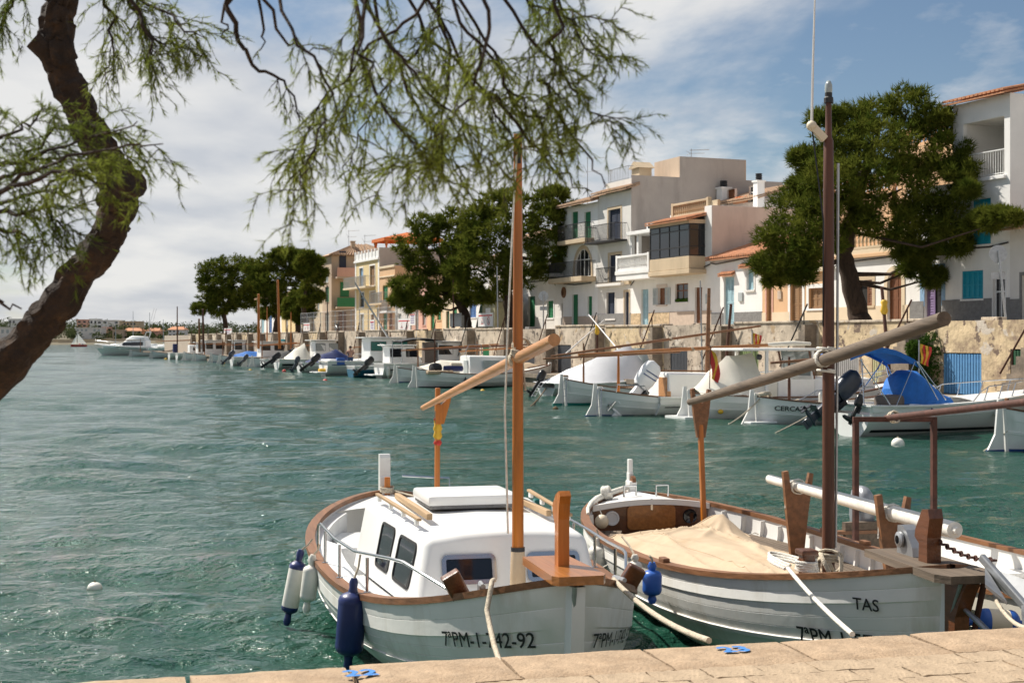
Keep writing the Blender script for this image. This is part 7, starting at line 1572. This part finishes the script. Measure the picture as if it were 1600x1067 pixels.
# F8 grey motor boat with black canopy
t, H, hl = motor('white motor boat with dark canopy and grey screens', 592, 592, 8.0, 2.6, 'white_gel', .95, 1.35, strip=('black_plastic', .55, .62), platform=True)
mb = MB(); P = [[Vector((1.0 + 3.2 * i / 8, y, 2.35 + .25 * math.sin(math.pi * i / 8 * .9 + .2) - .05 * y * y)) for y in (-1.1, -.5, 0, .5, 1.1)] for i in range(9)]; mb.grid([r[::-1] for r in P]); mb.grid([[q - Vector((0, 0, .09)) for q in r] for r in P]); mb.build('canopy', 'canvas_black', t, smooth=60)
wheelhouse(t, 3.6, 6.6, 1.05, .9, 2.3, 'dark_glass', 'white_gel', .15, .9); mb = MB(); mb.b2(3.2, 3.3, -1.05, 1.05, .9, 2.3); mb.b2(2.7, 3.3, -1.06, -1.02, .9, 2.3); mb.build('screen', 'canvas_brown', t); mb = MB()
for x, y in ((1.2, -1.0), (1.2, 1.0)): mb.cyl((x, y, .9), (x, y, 2.4), .03, seg=6)
mb.build('canopy_pole', 'steel', t); bow_rail(t, H, .6, .97, .5, 4); M8 = t.matrix_basis
for k, (x, lab) in enumerate(((.25, 'white stern fender of the dark canopy boat'), (2.0, 'white side fender of the dark canopy boat amidships'))): fender(lab, M8 @ Vector((x, -1.22, .85)), .75, .12, 'fender_white', 'fender_white')
outboard(t, -.55, .6, .7, 1.0, 'black_plastic', .9)
# F9 white and teal cruiser with a man aboard
t, H, hl = motor('white cruiser with dark teal hull side and green windows', 505, 587.5, 9.0, 2.9, 'white_gel', 1.0, 1.45, strip=('hull_teal', .12, .80), platform=True)
wheelhouse(t, 3.0, 6.4, 1.15, 1.0, 2.55, 'green_glass', 'white_gel', .3, 1.0); bow_rail(t, H, .62, .97, .55, 4); outboard(t, -.5, .5, .8, 1.05, 'black_plastic', .95)
mb = MB(); mb.b2(.1, .8, -1.2, 1.2, .6, 1.15, bev=.1); mb.build('stern_seat', 'white_gel', t, smooth=40); mb = MB(); mb.box((-.2, -.5, .42), (.5, .4, .2), bev=.08); mb.build('yellow_bag', 'yellow', t); mb = MB(); mb.box((.9, -1.15, 1.0), (.55, .35, .5), bev=.05); mb.build('blue_cool_box', 'blue_plastic', t); M9 = t.matrix_basis
mb = MB(); mb.tube([(3.4, 0, 2.6), (5.0, 0, 4.2), (1.8, 0, 6.5)], .05, 6) if False else mb.tube([(4.6, 0, 2.6), (3.0, .2, 5.2), (2.3, .3, 6.4)], [.07, .06, .05], 7); mb.build('tilted_mast', 'galvanised', t)
# F10
t, H, hl = motor('white cabin cruiser with cream windscreen cover and navy outboard', 432, 578, 8.0, 2.6, 'white_gel', .85, 1.25, strip=('black_plastic', .2, .5))
wheelhouse(t, 3.0, 5.6, 1.0, .9, 2.35, 'pale_glass', 'white_gel', .3, .9); tent(t, [(.6, 1.0, .8), (1.5, 1.7, .95), (2.3, 2.2, .95), (2.7, 1.3, .9)], 0, 0, .9, 'tarp_cream'); outboard(t, -.15, .0, .65, 1.15, 'canvas_black', 1.0); bow_rail(t, H, .6, .97, .5, 3)
# F11
t, H, hl = motor('white launch with flat white canopy roof and grey outboards', 362, 571, 7.5, 2.5, 'white_gel', .8, 1.2); wheelhouse(t, 2.6, 5.2, .95, .8, 2.2, 'dark_glass', 'white_gel', .35, .5); outboard(t, -.1, -.3, .7, 1.05, 'outboard_grey', .8); bow_rail(t, H, .6, .97, .45, 3); mast_part(t, 3.4, 5.6, .07, 'varnish_z'); mb = MB(); mb.cyl((4.4, -.4, 2.36), (5.6, -.4, 2.36), .14, seg=10); mb.build('rolled_awning', 'teal_cloth', t, smooth=50)
t, H, hl = llaut('small white double ended boat with blue bottom beside the flat roof launch', 386, 572.5, 6.0, 2.1, 'white_paint', 'antifoul_blue', zs=.8); mast_part(t, 1.4, 3.0, .05, 'teak'); yard_part(t, (.2, 0, 1.9), (6.5, 0, 2.3), .05, 'varnish'); outboard(t, -.2, -.3, .55, .8, 'outboard_grey', .8)
# F12, F13 cabin llauts
for px, py, lab, hh in ((332, 566.5, 'white boat with upright wheelhouse and rust red door', 2.35), (290, 563.5, 'white boat with long low wheelhouse and tall brown post', 2.3)):
    t, H, hl = llaut(lab, px, py, 7.2, 2.4, 'white_paint', 'antifoul_blue' if px > 300 else None, zs=.9, name='cabin_llaut'); wheelhouse(t, 2.2, 4.4, .85, .6, hh, 'dark_glass', 'white_gel', .3, .3); mast_part(t, 1.1, 2.6, .05, 'teak'); yard_part(t, (.3, 0, 1.9), (7.2, 0, 2.4), .06, 'varnish'); low_cabin(t, 4.5, 6.3, .7, .7, 1.3, True); mb = MB(); mb.b2(2.12, 2.18, -.5, .1, .65, 1.95); mb.build('door', 'rusty' if px > 300 else 'p_brown', t)
t, H, hl = llaut('grey white boat with tall brown mast near the motor yacht', 238, 560, 7.4, 2.4, 'hull_grey', 'black_plastic', zs=.95, name='llaut'); mast_part(t, 3.2, 6.8, .10, 'mast_brown'); yard_part(t, (.4, 0, 2.2), (8, 0, 2.5), .07, 'varnish'); mb = MB(); mb.b2(2.6, 3.2, -.5, .1, .7, 1.9, bev=.1); mb.build('blue_cover', 'navy', t)
t, H, hl = llaut('small pale boat beside the motor yacht', 206, 557.5, 5.6, 2.0, 'hull_grey', None, zs=.85); mast_part(t, 1.2, 2.6, .05, 'teak')
t, H, hl = motor('white boat with cream engine cover between grey boat and low wheelhouse boat', 264, 561.5, 6.4, 2.3, 'white_gel', .8, 1.2); low_cabin(t, 2.4, 5.2, .85, .8, 1.75, True)
# more masts of small boats hidden in the row
for k, (px, py, h, m, lab) in enumerate(((403, 575, 5.0, 'varnish_z', 'white boat with pale wooden mast behind the flat roof launch'), (455, 578, 3.2, 'mast_brown', 'white boat with dark post behind the cream covered cruiser'), (312, 566, 3.6, 'teak', 'white boat with brown mast left of the wheelhouse boats'), (545, 586, 3.0, 'teak', 'white boat hidden behind the teal cruiser'))):
    t, H, hl = llaut(lab, px - 6, py - 2, 6.8, 2.2, 'white_paint', None, zs=.8); mast_part(t, 3.4, h, .07, m); yard_part(t, (.5, 0, 1.9), (7.4, 0, 2.3), .05, 'varnish')
# motor yacht, bow to the left
D_ = FPX * EYE / (556 - HY); yt = thing('motor_yacht', 'large white motor yacht with black windows lying at the end of the row', 'yacht', ((237 - CX) / FPX * D_ + .6, D_ + 2, 0), R(180 - 6)); LY = 9.6
HYt = Hull(LY, 3.2, 1.75, 1.25, 1.15, .4, stern='transom', tm=.2, pb=2.4, qb=.8, tw=.9, sec=2.0, rake=1.6, sp=1.5); HYt.build(yt, 'white_gel', 'white_gel', (.03, .1), .05, inner=None, strakes=((.70, .74, .02),)); HYt.deck(yt, .0, .985, -.01, 'white_gel', .12)
c = cabin(yt, 1.6, 6.6, 1.3, .9, 1.15, .75, 1.2, 2.35, 2.2, 'white_gel', .1, 1.5, .1, 'superstructure', .08); window(c[0], c[1], .66, .55, 2.0, .55, 'black_rubber', 'dark_glass', .08, .02); window(c[0], c[1], .27, .55, 1.5, .5, 'black_rubber', 'dark_glass', .08, .02); window(c[0], c[2], .34, .55, 2.0, .55, 'black_rubber', 'dark_glass', .08, .02); window(c[0], c[3], .5, .6, 1.2, .9, 'black_rubber', 'dark_glass', .08, .02)
cabin(yt, 1.9, 5.0, 1.05, .8, 1.0, .5, 2.42, 2.9, 3.0, 'white_gel', .1, .9, .1, 'flybridge', .02); mb = MB(); mb.tube([(1.9, -1, 2.8), (1.6, -1, 3.6), (1.6, 1, 3.6), (1.9, 1, 2.8)], .06, 7); mb.build('radar_arch', 'white_gel', yt); bow_rail(yt, HYt, .5, .97, .6, 5)
mb = MB(); mb.cyl((1.6, .6, 3.5), (.4, .9, 7.2), .02, seg=5); mb.build('aerial', 'galvanised', yt); mb = MB(); mb.cyl((1.6, -.6, 3.5), (.7, -.9, 7.2), .02, seg=5); mb.build('aerial', 'galvanised', yt)
# sailing dinghy far out
D_ = FPX * EYE / (541 - HY) * .97; sp_ = PX(136, 541, D_); sd_ = thing('sailing_dinghy', 'small sailing dinghy with two white sails and red hull far out', 'sailing boat', (sp_.x, D_, 0), R(200))
HS = Hull(5.4, 1.8, .75, .6, .6, .3, stern='transom'); HS.build(sd_, 'red', 'white_paint', inner=None); HS.deck(sd_, .05, .98, -.02, 'white_paint'); mb = MB(); mb.cyl((3.2, 0, .5), (3.2, 0, 4.6), .05, seg=6); mb.build('mast', 'galvanised', sd_)
for P in ([(3.1, 0, .95), (3.1, 0, 4.5), (.2, .35, .95)], [(3.3, 0, 4.0), (5.3, 0, .8), (3.5, .4, .9)]):
    a, b, c = (Vector(q) for q in P); rows = []
    for i in range(7):
        f = i / 6; l = a.lerp(b, f) if P[0][0] < 3.2 else b.lerp(a, f); r = c.lerp(b, f) if P[0][0] < 3.2 else c.lerp(a, f); rows.append([l.lerp(r, q / 5) + Vector((0, .25 * math.sin(math.pi * q / 5) * (1 - f), 0)) for q in range(6)])
    mb = MB(); mb.grid(rows); mb.grid([[q + Vector((0, .012, 0)) for q in r[::-1]] for r in rows]); mb.build('sail', 'sail_cloth', sd_, smooth=60)
for k in range(2): mb = MB(); mb.ball((1.4 + k, .1, .85), .22, (1, 1, 1.5), 8, 6); mb.build('crew_jacket', 'red' if k else 'navy', sd_)
# buoys
for lab, px, py, r, m in (('red mooring buoy in front of the teal cruiser', 508, 597, .17, 'red'), ('yellow buoy beside the hull of the white boat behind the mast', 754, 612, .12, 'yellow'), ('small yellow buoy in front of the flat roof launch', 391, 580, .16, 'yellow'), ('dark brown float left of the green bottomed boat', 868, 640, .11, 'weed_brown'),
                          ('small red float in front of the cream covered cruiser', 444, 580.5, .16, 'red'), ('tiny orange float by the white outboard', 1021, 651, .06, 'orange'), ('white pear shaped buoy in front of the speedboat', 1403, 695, .16, 'fender_white'), ('yellow float beside the grey white boat far left', 259, 562, .2, 'yellow'), ('pale yellow float near the small blue bottomed boat', 350, 569, .16, 'yellow')):
    p = wl(px, py); buoy(lab, (p.x, p.y, -.02), r, m, .95 if r < .3 else .8)
# masts of yachts moored beyond the row
for k, (px, y0_, D_) in enumerate(((232, 486, 330), (258, 488, 330), (282, 499, 300), (204, 502, 340))):
    tt = thing('sailing_yacht', ['distant white yacht with tall thin mast beyond the motor yacht', 'second distant yacht with thin mast right of the brown mast', 'distant yacht with short thin mast before the far wood', 'distant yacht mast above the beige hotel'][k], 'sailing boat', ((px - CX) / FPX * D_, D_, 0), R(160)); hh = EYE + (HY - y0_) / FPX * D_
    Hq = Hull(8, 2.6, 1.1, .9, .9, .4, stern='transom'); Hq.build(tt, 'white_gel', None, inner=None); Hq.deck(tt, .02, .98, 0, 'white_gel'); mb = MB(); mb.cyl((4.2, 0, .5), (4.2, 0, hh), .09, .05, 6); mb.build('mast', 'galvanised', tt); low_cabin(tt, 2.6, 5.6, .8, .9, 1.4, False)
# further boats filling the row
def extra(kind, lab, px, py, **k):
    if kind == 'm':
        t, H, hl = motor(lab, px, py, k.get('L', 6.5), 2.3, k.get('m', 'white_gel'), .75, 1.1, strip=k.get('strip')); 
        if k.get('ob'): outboard(t, -.1, 0, .65, .8, k['ob'], .5)
        if k.get('cover'): tent(t, [(.4, .85, .8), (1.6, 1.35, .95), (2.8, 1.75, .95), (3.8, 1.2, .9)], 0, 0, .78, k['cover'])
        if k.get('house'): wheelhouse(t, 2.4, 4.8, .85, .75, 2.05, k['house'], 'white_gel', .25, .7)
        bow_rail(t, H, .62, .97, .45, 3)
    else:
        t, H, hl = llaut(lab, px, py, k.get('L', 6.5), 2.2, k.get('m', 'white_paint'), k.get('boot'), zs=.85); mast_part(t, 1.2, k.get('mh', 2.4), .05, 'teak'); yard_part(t, (.2, 0, 1.85), (7.0, 0, 2.25), .05, 'varnish')
        if k.get('cover'): tent(t, [(1.2, .9, .7), (2.6, 1.3, .9), (4.2, 1.25, .9), (5.4, .95, .7)], 0, 0, .66, k['cover'])
    return t
extra('m', 'white motor boat with navy cover left of the teal cruiser', 468, 582.5, cover='navy', ob='outboard_grey', L=6.0)
extra('m', 'dark hulled motor boat behind the red buoy', 548, 590, m='hull_teal', house='dark_glass', L=7.5)
extra('l', 'double ended boat with grey cover beside the dark canopy boat', 622, 598, boot='antifoul_blue', cover='tarp_cream')
extra('m', 'white motor boat with black cover between launch and cruiser', 410, 575, cover='canvas_black', L=6.0)
extra('l', 'low white boat with blue cover near the wheelhouse boats', 346, 568.5, cover='canvas_blue', mh=3.0)
extra('m', 'small white boat with pale windscreen right of the motor yacht', 276, 562.2, house='pale_glass', L=5.6)
extra('l', 'pale wooden boat with cream cover half hidden behind the white cabin boat', 712, 604, m='hull_cream', cover='canvas_cream', boot='antifoul_green')
# ------------------------------------------------------------------ street furniture, signs, person
SC_ = 34.2
def sp(px, c=SC_): return qpt(Dq(px, c), c, WZ - .04)
def zpx(px, y, c=SC_): return EYE + (HY - y) / FPX * Dq(px, c)
# round traffic signs on poles (seen from behind)
for lab, px, y0_, c, lean in (('grey round traffic sign seen from behind on a leaning pole by the turquoise shutters', 1560, 392, 35.5, .25), ('dark round traffic sign on a thin pole before the green shutter house', 849, 460, 36, 0.0)):
    p = sp(px, c); t = thing('traffic_sign', lab, 'sign', p, QROT + R(60)); h = zpx(px, y0_, c) - p.z; mb = MB(); mb.tube([(lean, 0, 0), (0, 0, h)], .04, 8); mb.build('pole', 'galvanised', t)
    mb = MB(); mb.lathe([(0, 0), (.30, 0), (.30, .03), (0, .03)], 20, (0, .05, h - .1), (0, 1, 0)); mb.build('disc', 'galvanised', t, smooth=40); mb = MB(); mb.b2(-.22, .22, .05, .08, h - .95, h - .72); mb.build('plate', 'galvanised', t)
# warning panels on the works fence
def warn(label, px0, px1, y0_, y1_, c=34.0, kind=0):
    pm = (px0 + px1) / 2; p = qpt(Dq(px0, c), c, 0); t = thing('warning_sign', label, 'sign', p, QROT); W_ = (Dq(px0, c) - Dq(px1, c)) * 1.077; z0 = zpx(pm, y1_, c); z1 = zpx(pm, y0_, c)
    mb = MB(); mb.b2(0, W_, 0, .02, z0, z1); pn = mb.build('panel', 'sign_white', t); cz = (z0 + z1) / 2 - .08; s = (z1 - z0) * .3
    for x in (.05, W_ - .05): mb = MB(); mb.cyl((x, .05, WZ), (x, .05, z1), .02, seg=6); mb.build('post', 'galvanised', t)
    mb = MB(); mb.b2(.1, W_ - .1, -.006, -.002, z1 - .2, z1 - .12); mb.build('heading', 'letter_red', pn)
    if kind == 0:
        def tri(k, cx, r, z): return [(cx - r, z - r * .75), (cx + r, z - r * .75), (cx, z + r * .95)]
        cx = W_ * .29
        for r, m, yy in ((s, 'letter_red', -.006), (s * .78, 'sign_white', -.010)): mb = MB(); q = tri(0, cx, r, cz); mb.add([(a, yy, b) for a, b in q], [(0, 1, 2)]); mb.build('warning_triangle', m, pn)
        mb = MB(); mb.add([(cx - s * .45, -.014, cz - s * .5), (cx + s * .45, -.014, cz - s * .5), (cx, -.014, cz + s * .15)], [(0, 1, 2)]); mb.build('rockfall_symbol', 'letter_black', pn)
        cx = W_ * .72; mb = MB(); n = 24
        for k in range(n):
            a0, a1 = 2 * math.pi * k / n, 2 * math.pi * (k + 1) / n; mb.add([(cx + s * math.cos(a0), -.008, cz + s * math.sin(a0)), (cx + s * math.cos(a1), -.008, cz + s * math.sin(a1)), (cx + s * .8 * math.cos(a1), -.008, cz + s * .8 * math.sin(a1)), (cx + s * .8 * math.cos(a0), -.008, cz + s * .8 * math.sin(a0))], [(0, 1, 2, 3)])
        mb.build('prohibition_ring', 'letter_red', pn); mb = MB(); mb.beam((cx - s * .6, -.012, cz + s * .6), (cx + s * .6, -.012, cz - s * .6), .004, s * .14); mb.beam((cx - .02, -.014, cz + s * .3), (cx + .02, -.014, cz - s * .1), .004, s * .16); mb.beam((cx + .02, -.014, cz - s * .1), (cx - s * .25, -.014, cz - s * .55), .004, s * .12); mb.beam((cx + .02, -.014, cz - s * .1), (cx + s * .3, -.014, cz - s * .5), .004, s * .12); mb.build('walker_symbol', 'letter_black', pn)
    else:
        for k in range(4): mb = MB(); mb.b2(W_ * .2, W_ * .8, -.006, -.002, z0 + (z1 - z0) * (.15 + .17 * k), z0 + (z1 - z0) * (.22 + .17 * k)); mb.build('text_line', 'purple', pn)
warn('white warning panel with triangle and no walking symbol by the green shed', 747, 770, 489, 510); warn('pale warning panel with two symbols left of the pink house', 622, 642, 498, 516); warn('tall narrow white notice beside the pale warning panel', 640, 649, 488, 508, 33.9, 1); warn('narrow white notice in front of the yellow house', 578, 585, 500, 516, 33.9, 1); warn('pink notice panel under the leftmost pine', 350, 362, 513, 523, 33.9, 1); warn('pink notice with symbols beside the small bright pine', 474, 484, 505, 517, 33.9, 0)
# mesh works fence
t = thing('works_fence', 'wire mesh works fence standing along the street edge', 'fence', qpt(Dq(470, 34.3), 34.3, WZ - .04), QROT)
for k in range(14):
    x0 = k * 2.6; mb = MB()
    for i in range(14): x = x0 + 2.5 * i / 13; mb.cyl((x, 0, .1), (x, 0, 1.9), .008 if i % 13 else .022, seg=4)
    for z in (.1, .5, 1.0, 1.5, 1.9): mb.cyl((x0, 0, z), (x0 + 2.5, 0, z), .01, seg=4)
    mb.build('fence_panel', 'galvanised', t)
t2 = thing('grey_panel', 'grey sheet metal panel leaning behind the leaning pine trunk', 'panel', qpt(Dq(703, 34.6), 34.6, WZ), QROT); mb = MB(); mb.b2(0, 2.3, 0, .03, .25, 1.15)
for k in range(9): mb.b2(.1 + k * .25, .14 + k * .25, -.015, 0, .25, 1.15)
mb.build('sheet', 'galvanised', t2); mb = MB(); mb.b2(.2, .25, .03, .3, 0, 1.0); mb.b2(2.0, 2.05, .03, .3, 0, 1.0); mb.build('stand', 'galvanised', t2)
t2 = thing('works_shed', 'green netted works shed with grey hood beside the warning panel', 'shed', qpt(Dq(742, 36.5), 36.5, WZ - .04), QROT); mb = MB(); mb.add([(0, 0, 0), (3.2, 0, 0), (3.2, 2, 0), (0, 2, 0), (.5, .2, 1.75), (3.2, .2, 1.75), (3.2, 1.8, 1.75), (.5, 1.8, 1.75)], [(0, 1, 5, 4), (1, 2, 6, 5), (2, 3, 7, 6), (3, 0, 4, 7), (4, 5, 6, 7)]); mb.build('net_cover', 'p_darkgreen', t2); mb = MB(); mb.b2(2.5, 4.9, -.4, 1.6, 0, 1.9, bev=.04); mb.build('cabinet', 'p_khaki', t2); mb = MB(); mb.prism([(-.2, -.6), (2.6, -.6), (2.2, 1.7), (.2, 1.7)], .3, Matrix.Translation((2.5, 0, 1.92))); mb.build('hood', 'galvanised', t2); mb = MB(); mb.b2(3.2, 4.1, -.43, -.41, .3, 1.5); mb.build('white_sheet', 'sign_white', t2)
# lamp posts / slim poles along the quay edge
for k, (px, y0_, m, r, lab) in enumerate(((700, 418, 'galvanised', .05, 'slim grey pole beside the near mast'), (512, 447, 'lamp_metal', .06, 'dark street pole before the corner house'), (709, 430, 'rusty', .05, 'rusty pole standing at the wall right of the works shed'))):
    px = px if k != 0 else 778; p = sp(px, 34.0); h = zpx(px, y0_, 34.0) - p.z; t = thing('street_pole', lab, 'pole', p); mb = MB(); mb.tube([(0, 0, 0), (-.02, 0, h * .5), (-.05, 0, h)], [r, r * .85, r * .7], 8); mb.build('shaft', m, t, smooth=50); mb = MB(); mb.lathe([(r * 1.2, 0), (r * 1.3, .06), (0, .08)], 8, (-.05, 0, h)); mb.build('cap', m, t)
# two bare poles crossed by the stairs and poles standing in the quay landing
for lab, a, b, r, m in (('thin white pole leaning right above the stairs', (920, 492, 69.5), (968, 549, 66), .035, 'sign_white'), ('pale bent handrail pole crossing the thin white one', (943, 501, 70.0), (881, 555, 68), .035, 'sign_white'), ('rust brown pole standing in front of the wall near the pine', (1378, 452, 48.5), (1392, 612, 47.6), .07, 'mast_brown'), ('rust brown pole in front of the blue door house', (1142, 478, 58.5), (1135, 560, 58.3), .07, 'mast_brown'), ('thin grey flag pole behind the red yellow flag', (1094, 440, 52), (1098, 600, 52), .03, 'galvanised'), ('dark red pole right of the near mast at the wall', (933, 512, 69), (933, 556, 69), .06, 'rusty'),
                        ('wooden mast standing behind the flat roof launch', (434, 440, 125), (437, 545, 125), .12, 'varnish_z'), ('second wooden mast left of the tall one', (404, 462, 130), (404, 545, 130), .13, 'varnish_z'), ('dark post at the quay behind the low wheelhouse boats', (317, 485, 150), (318, 550, 150), .12, 'mast_brown'), ('brown post beside the dark post far left', (311, 500, 150), (312, 550, 150), .12, 'teak')):
    p0, p1 = PX(*a), PX(*b); p1.z = max(p1.z, -.2); t = thing('bare_pole', lab, 'pole', p1); mb = MB(); mb.tube([(0, 0, 0), (p0 - p1) * .5, p0 - p1], [r, r * .92, r * .8], 8); mb.build('shaft', m, t, smooth=50); mb = MB(); mb.lathe([(r * .8, 0), (r * .9, r), (0, r * 1.4)], 8, p0 - p1); mb.build('tip', m, t)
    if 'near the pine' in lab or 'right of the near' in lab: mb = MB(); mb.lathe([(r * 1.1, 0), (r * 2.0, .12), (r * 1.3, .3), (r * 1.8, .42), (r, .5)], 8, (p0 - p1) * .75); mb.build('tied_flag', 'yellow', t, smooth=60)
# scooter at the street corner
t = thing('scooter', 'dark parked scooter in front of the corner house', 'scooter', qpt(Dq(527, 36), 36, WZ), QROT); mb = MB()
for x in (-.55, .6):
    o = MB(); o.lathe([(.17, -.05), (.24, -.05), (.25, 0), (.24, .05), (.17, .05)], 14, (x, 0, .25), (0, 1, 0)); o.build('wheel', 'black_rubber', t, smooth=50)
mb.tube([(-.6, 0, .55), (-.2, 0, .6), (.0, 0, .35), (.35, 0, .35), (.5, 0, .8), (.45, 0, 1.05)], [.14, .17, .12, .10, .09, .04], 9); mb.build('body', 'black_plastic', t, smooth=60); mb = MB(); mb.box((-.3, 0, .78), (.7, .26, .1), bev=.04); mb.build('seat', 'black_rubber', t); mb = MB(); mb.tube([(.4, -.33, 1.05), (.48, 0, 1.03), (.4, .33, 1.05)], .02, 6); mb.build('handlebar', 'black_plastic', t)
# small rooftop and street flags tied on poles
def small_flag(label, px, y0_, D_, h=.6):
    p = PX(px, y0_, D_); t = thing('striped_flag', label, 'flag', p - Vector((0, 0, h))); mb = MB(); mb.cyl((0, 0, -.6), (0, 0, h + .1), .02, seg=6); mb.build('staff', 'galvanised', t)
    for k in range(4):
        P = [[Vector((.04 + .32 * (k + q) / 4 * (1 - .3 * i / 6), .08 * math.sin(i * 1.1 + k), h - .55 * i / 6 - .1 * (k + q) / 4)) for q in (0, 1)] for i in range(7)]; mb = MB(); mb.grid(P); mb.build('stripe', 'yellow' if k % 2 == 0 else 'red', t, smooth=60)
small_flag('red and yellow striped flag above the wheelhouse boat', 1175, 520, 52, .7); small_flag('red and yellow striped flag above the blue bimini', 1436, 537, 40.5, .5)
# ------------------------------------------------------------------ man on the teal cruiser
def person():
    base = M9 @ Vector((1.75, -.55, .30)); t = thing('person', 'person in dark shirt and blue shorts standing on the teal cruiser with raised hands', 'person', base, R(200))
    J = {'pel': (0, 0, .95), 'che': (0, .02, 1.25), 'nek': (0, .0, 1.46), 'hed': (0, -.02, 1.60), 'top': (0, -.02, 1.73), 'ls': (.19, 0, 1.41), 'le': (.28, -.10, 1.18), 'lh': (.10, -.30, 1.42), 'rs': (-.19, 0, 1.41), 're': (-.28, -.10, 1.18), 'rh': (-.10, -.30, 1.42), 'lk': (.12, -.02, .5), 'la': (.13, .02, .09), 'lt': (.14, -.14, .04), 'rk': (-.12, -.02, .5), 'ra': (-.13, .02, .09), 'rt': (-.14, -.14, .04), 'lhip': (.10, 0, .9), 'rhip': (-.10, 0, .9)}
    Rd = {'pel': .15, 'che': .17, 'nek': .06, 'hed': .095, 'top': .06, 'ls': .07, 'le': .05, 'lh': .038, 'rs': .07, 're': .05, 'rh': .038, 'lk': .06, 'la': .042, 'lt': .035, 'rk': .06, 'ra': .042, 'rt': .035, 'lhip': .095, 'rhip': .095}
    E = [('pel', 'che'), ('che', 'nek'), ('nek', 'hed'), ('hed', 'top'), ('che', 'ls'), ('ls', 'le'), ('le', 'lh'), ('che', 'rs'), ('rs', 're'), ('re', 'rh'), ('pel', 'lhip'), ('lhip', 'lk'), ('lk', 'la'), ('la', 'lt'), ('pel', 'rhip'), ('rhip', 'rk'), ('rk', 'ra'), ('ra', 'rt')]
    def skin(name, keys, m, k=1.0, parent=t):
        ks = [q for q in J if q in keys]; me = bpy.data.meshes.new(name); me.from_pydata([J[q] for q in ks], [(ks.index(a), ks.index(b)) for a, b in E if a in ks and b in ks], []); o = bpy.data.objects.new(name, me); COL.objects.link(o)
        md = o.modifiers.new('s', 'SKIN'); 
        for i, q in enumerate(ks): me.skin_vertices[0].data[i].radius = (Rd[q] * k, Rd[q] * k * (.8 if q in ('pel', 'che') else 1))
        me.skin_vertices[0].data[0].use_root = True; sb = o.modifiers.new('u', 'SUBSURF'); sb.levels = 2; sb.render_levels = 2
        dg = bpy.context.evaluated_depsgraph_get(); nm = bpy.data.meshes.new_from_object(o.evaluated_get(dg)); bpy.data.objects.remove(o); nm.materials.clear(); nm.materials.append(MATS[m]); nm.polygons.foreach_set('use_smooth', [True] * len(nm.polygons))
        q = bpy.data.objects.new(name, nm); COL.objects.link(q); q.parent = parent; return q
    me0 = bpy.data.meshes.new('x'); 
    try:
        skin('body', set(J), 'skin'); skin('shirt', {'pel', 'che', 'ls', 'rs'}, 'cloth_dark', 1.12); skin('shorts', {'pel', 'lhip', 'rhip', 'lk', 'rk'}, 'cloth_blue', 1.14)
    except Exception as ex: print('skin failed', ex)
    mb = MB(); mb.ball((0, .0, 1.67), .105, (1, 1, .85), 10, 7); mb.build('hair', 'hair', t, smooth=60)
person()
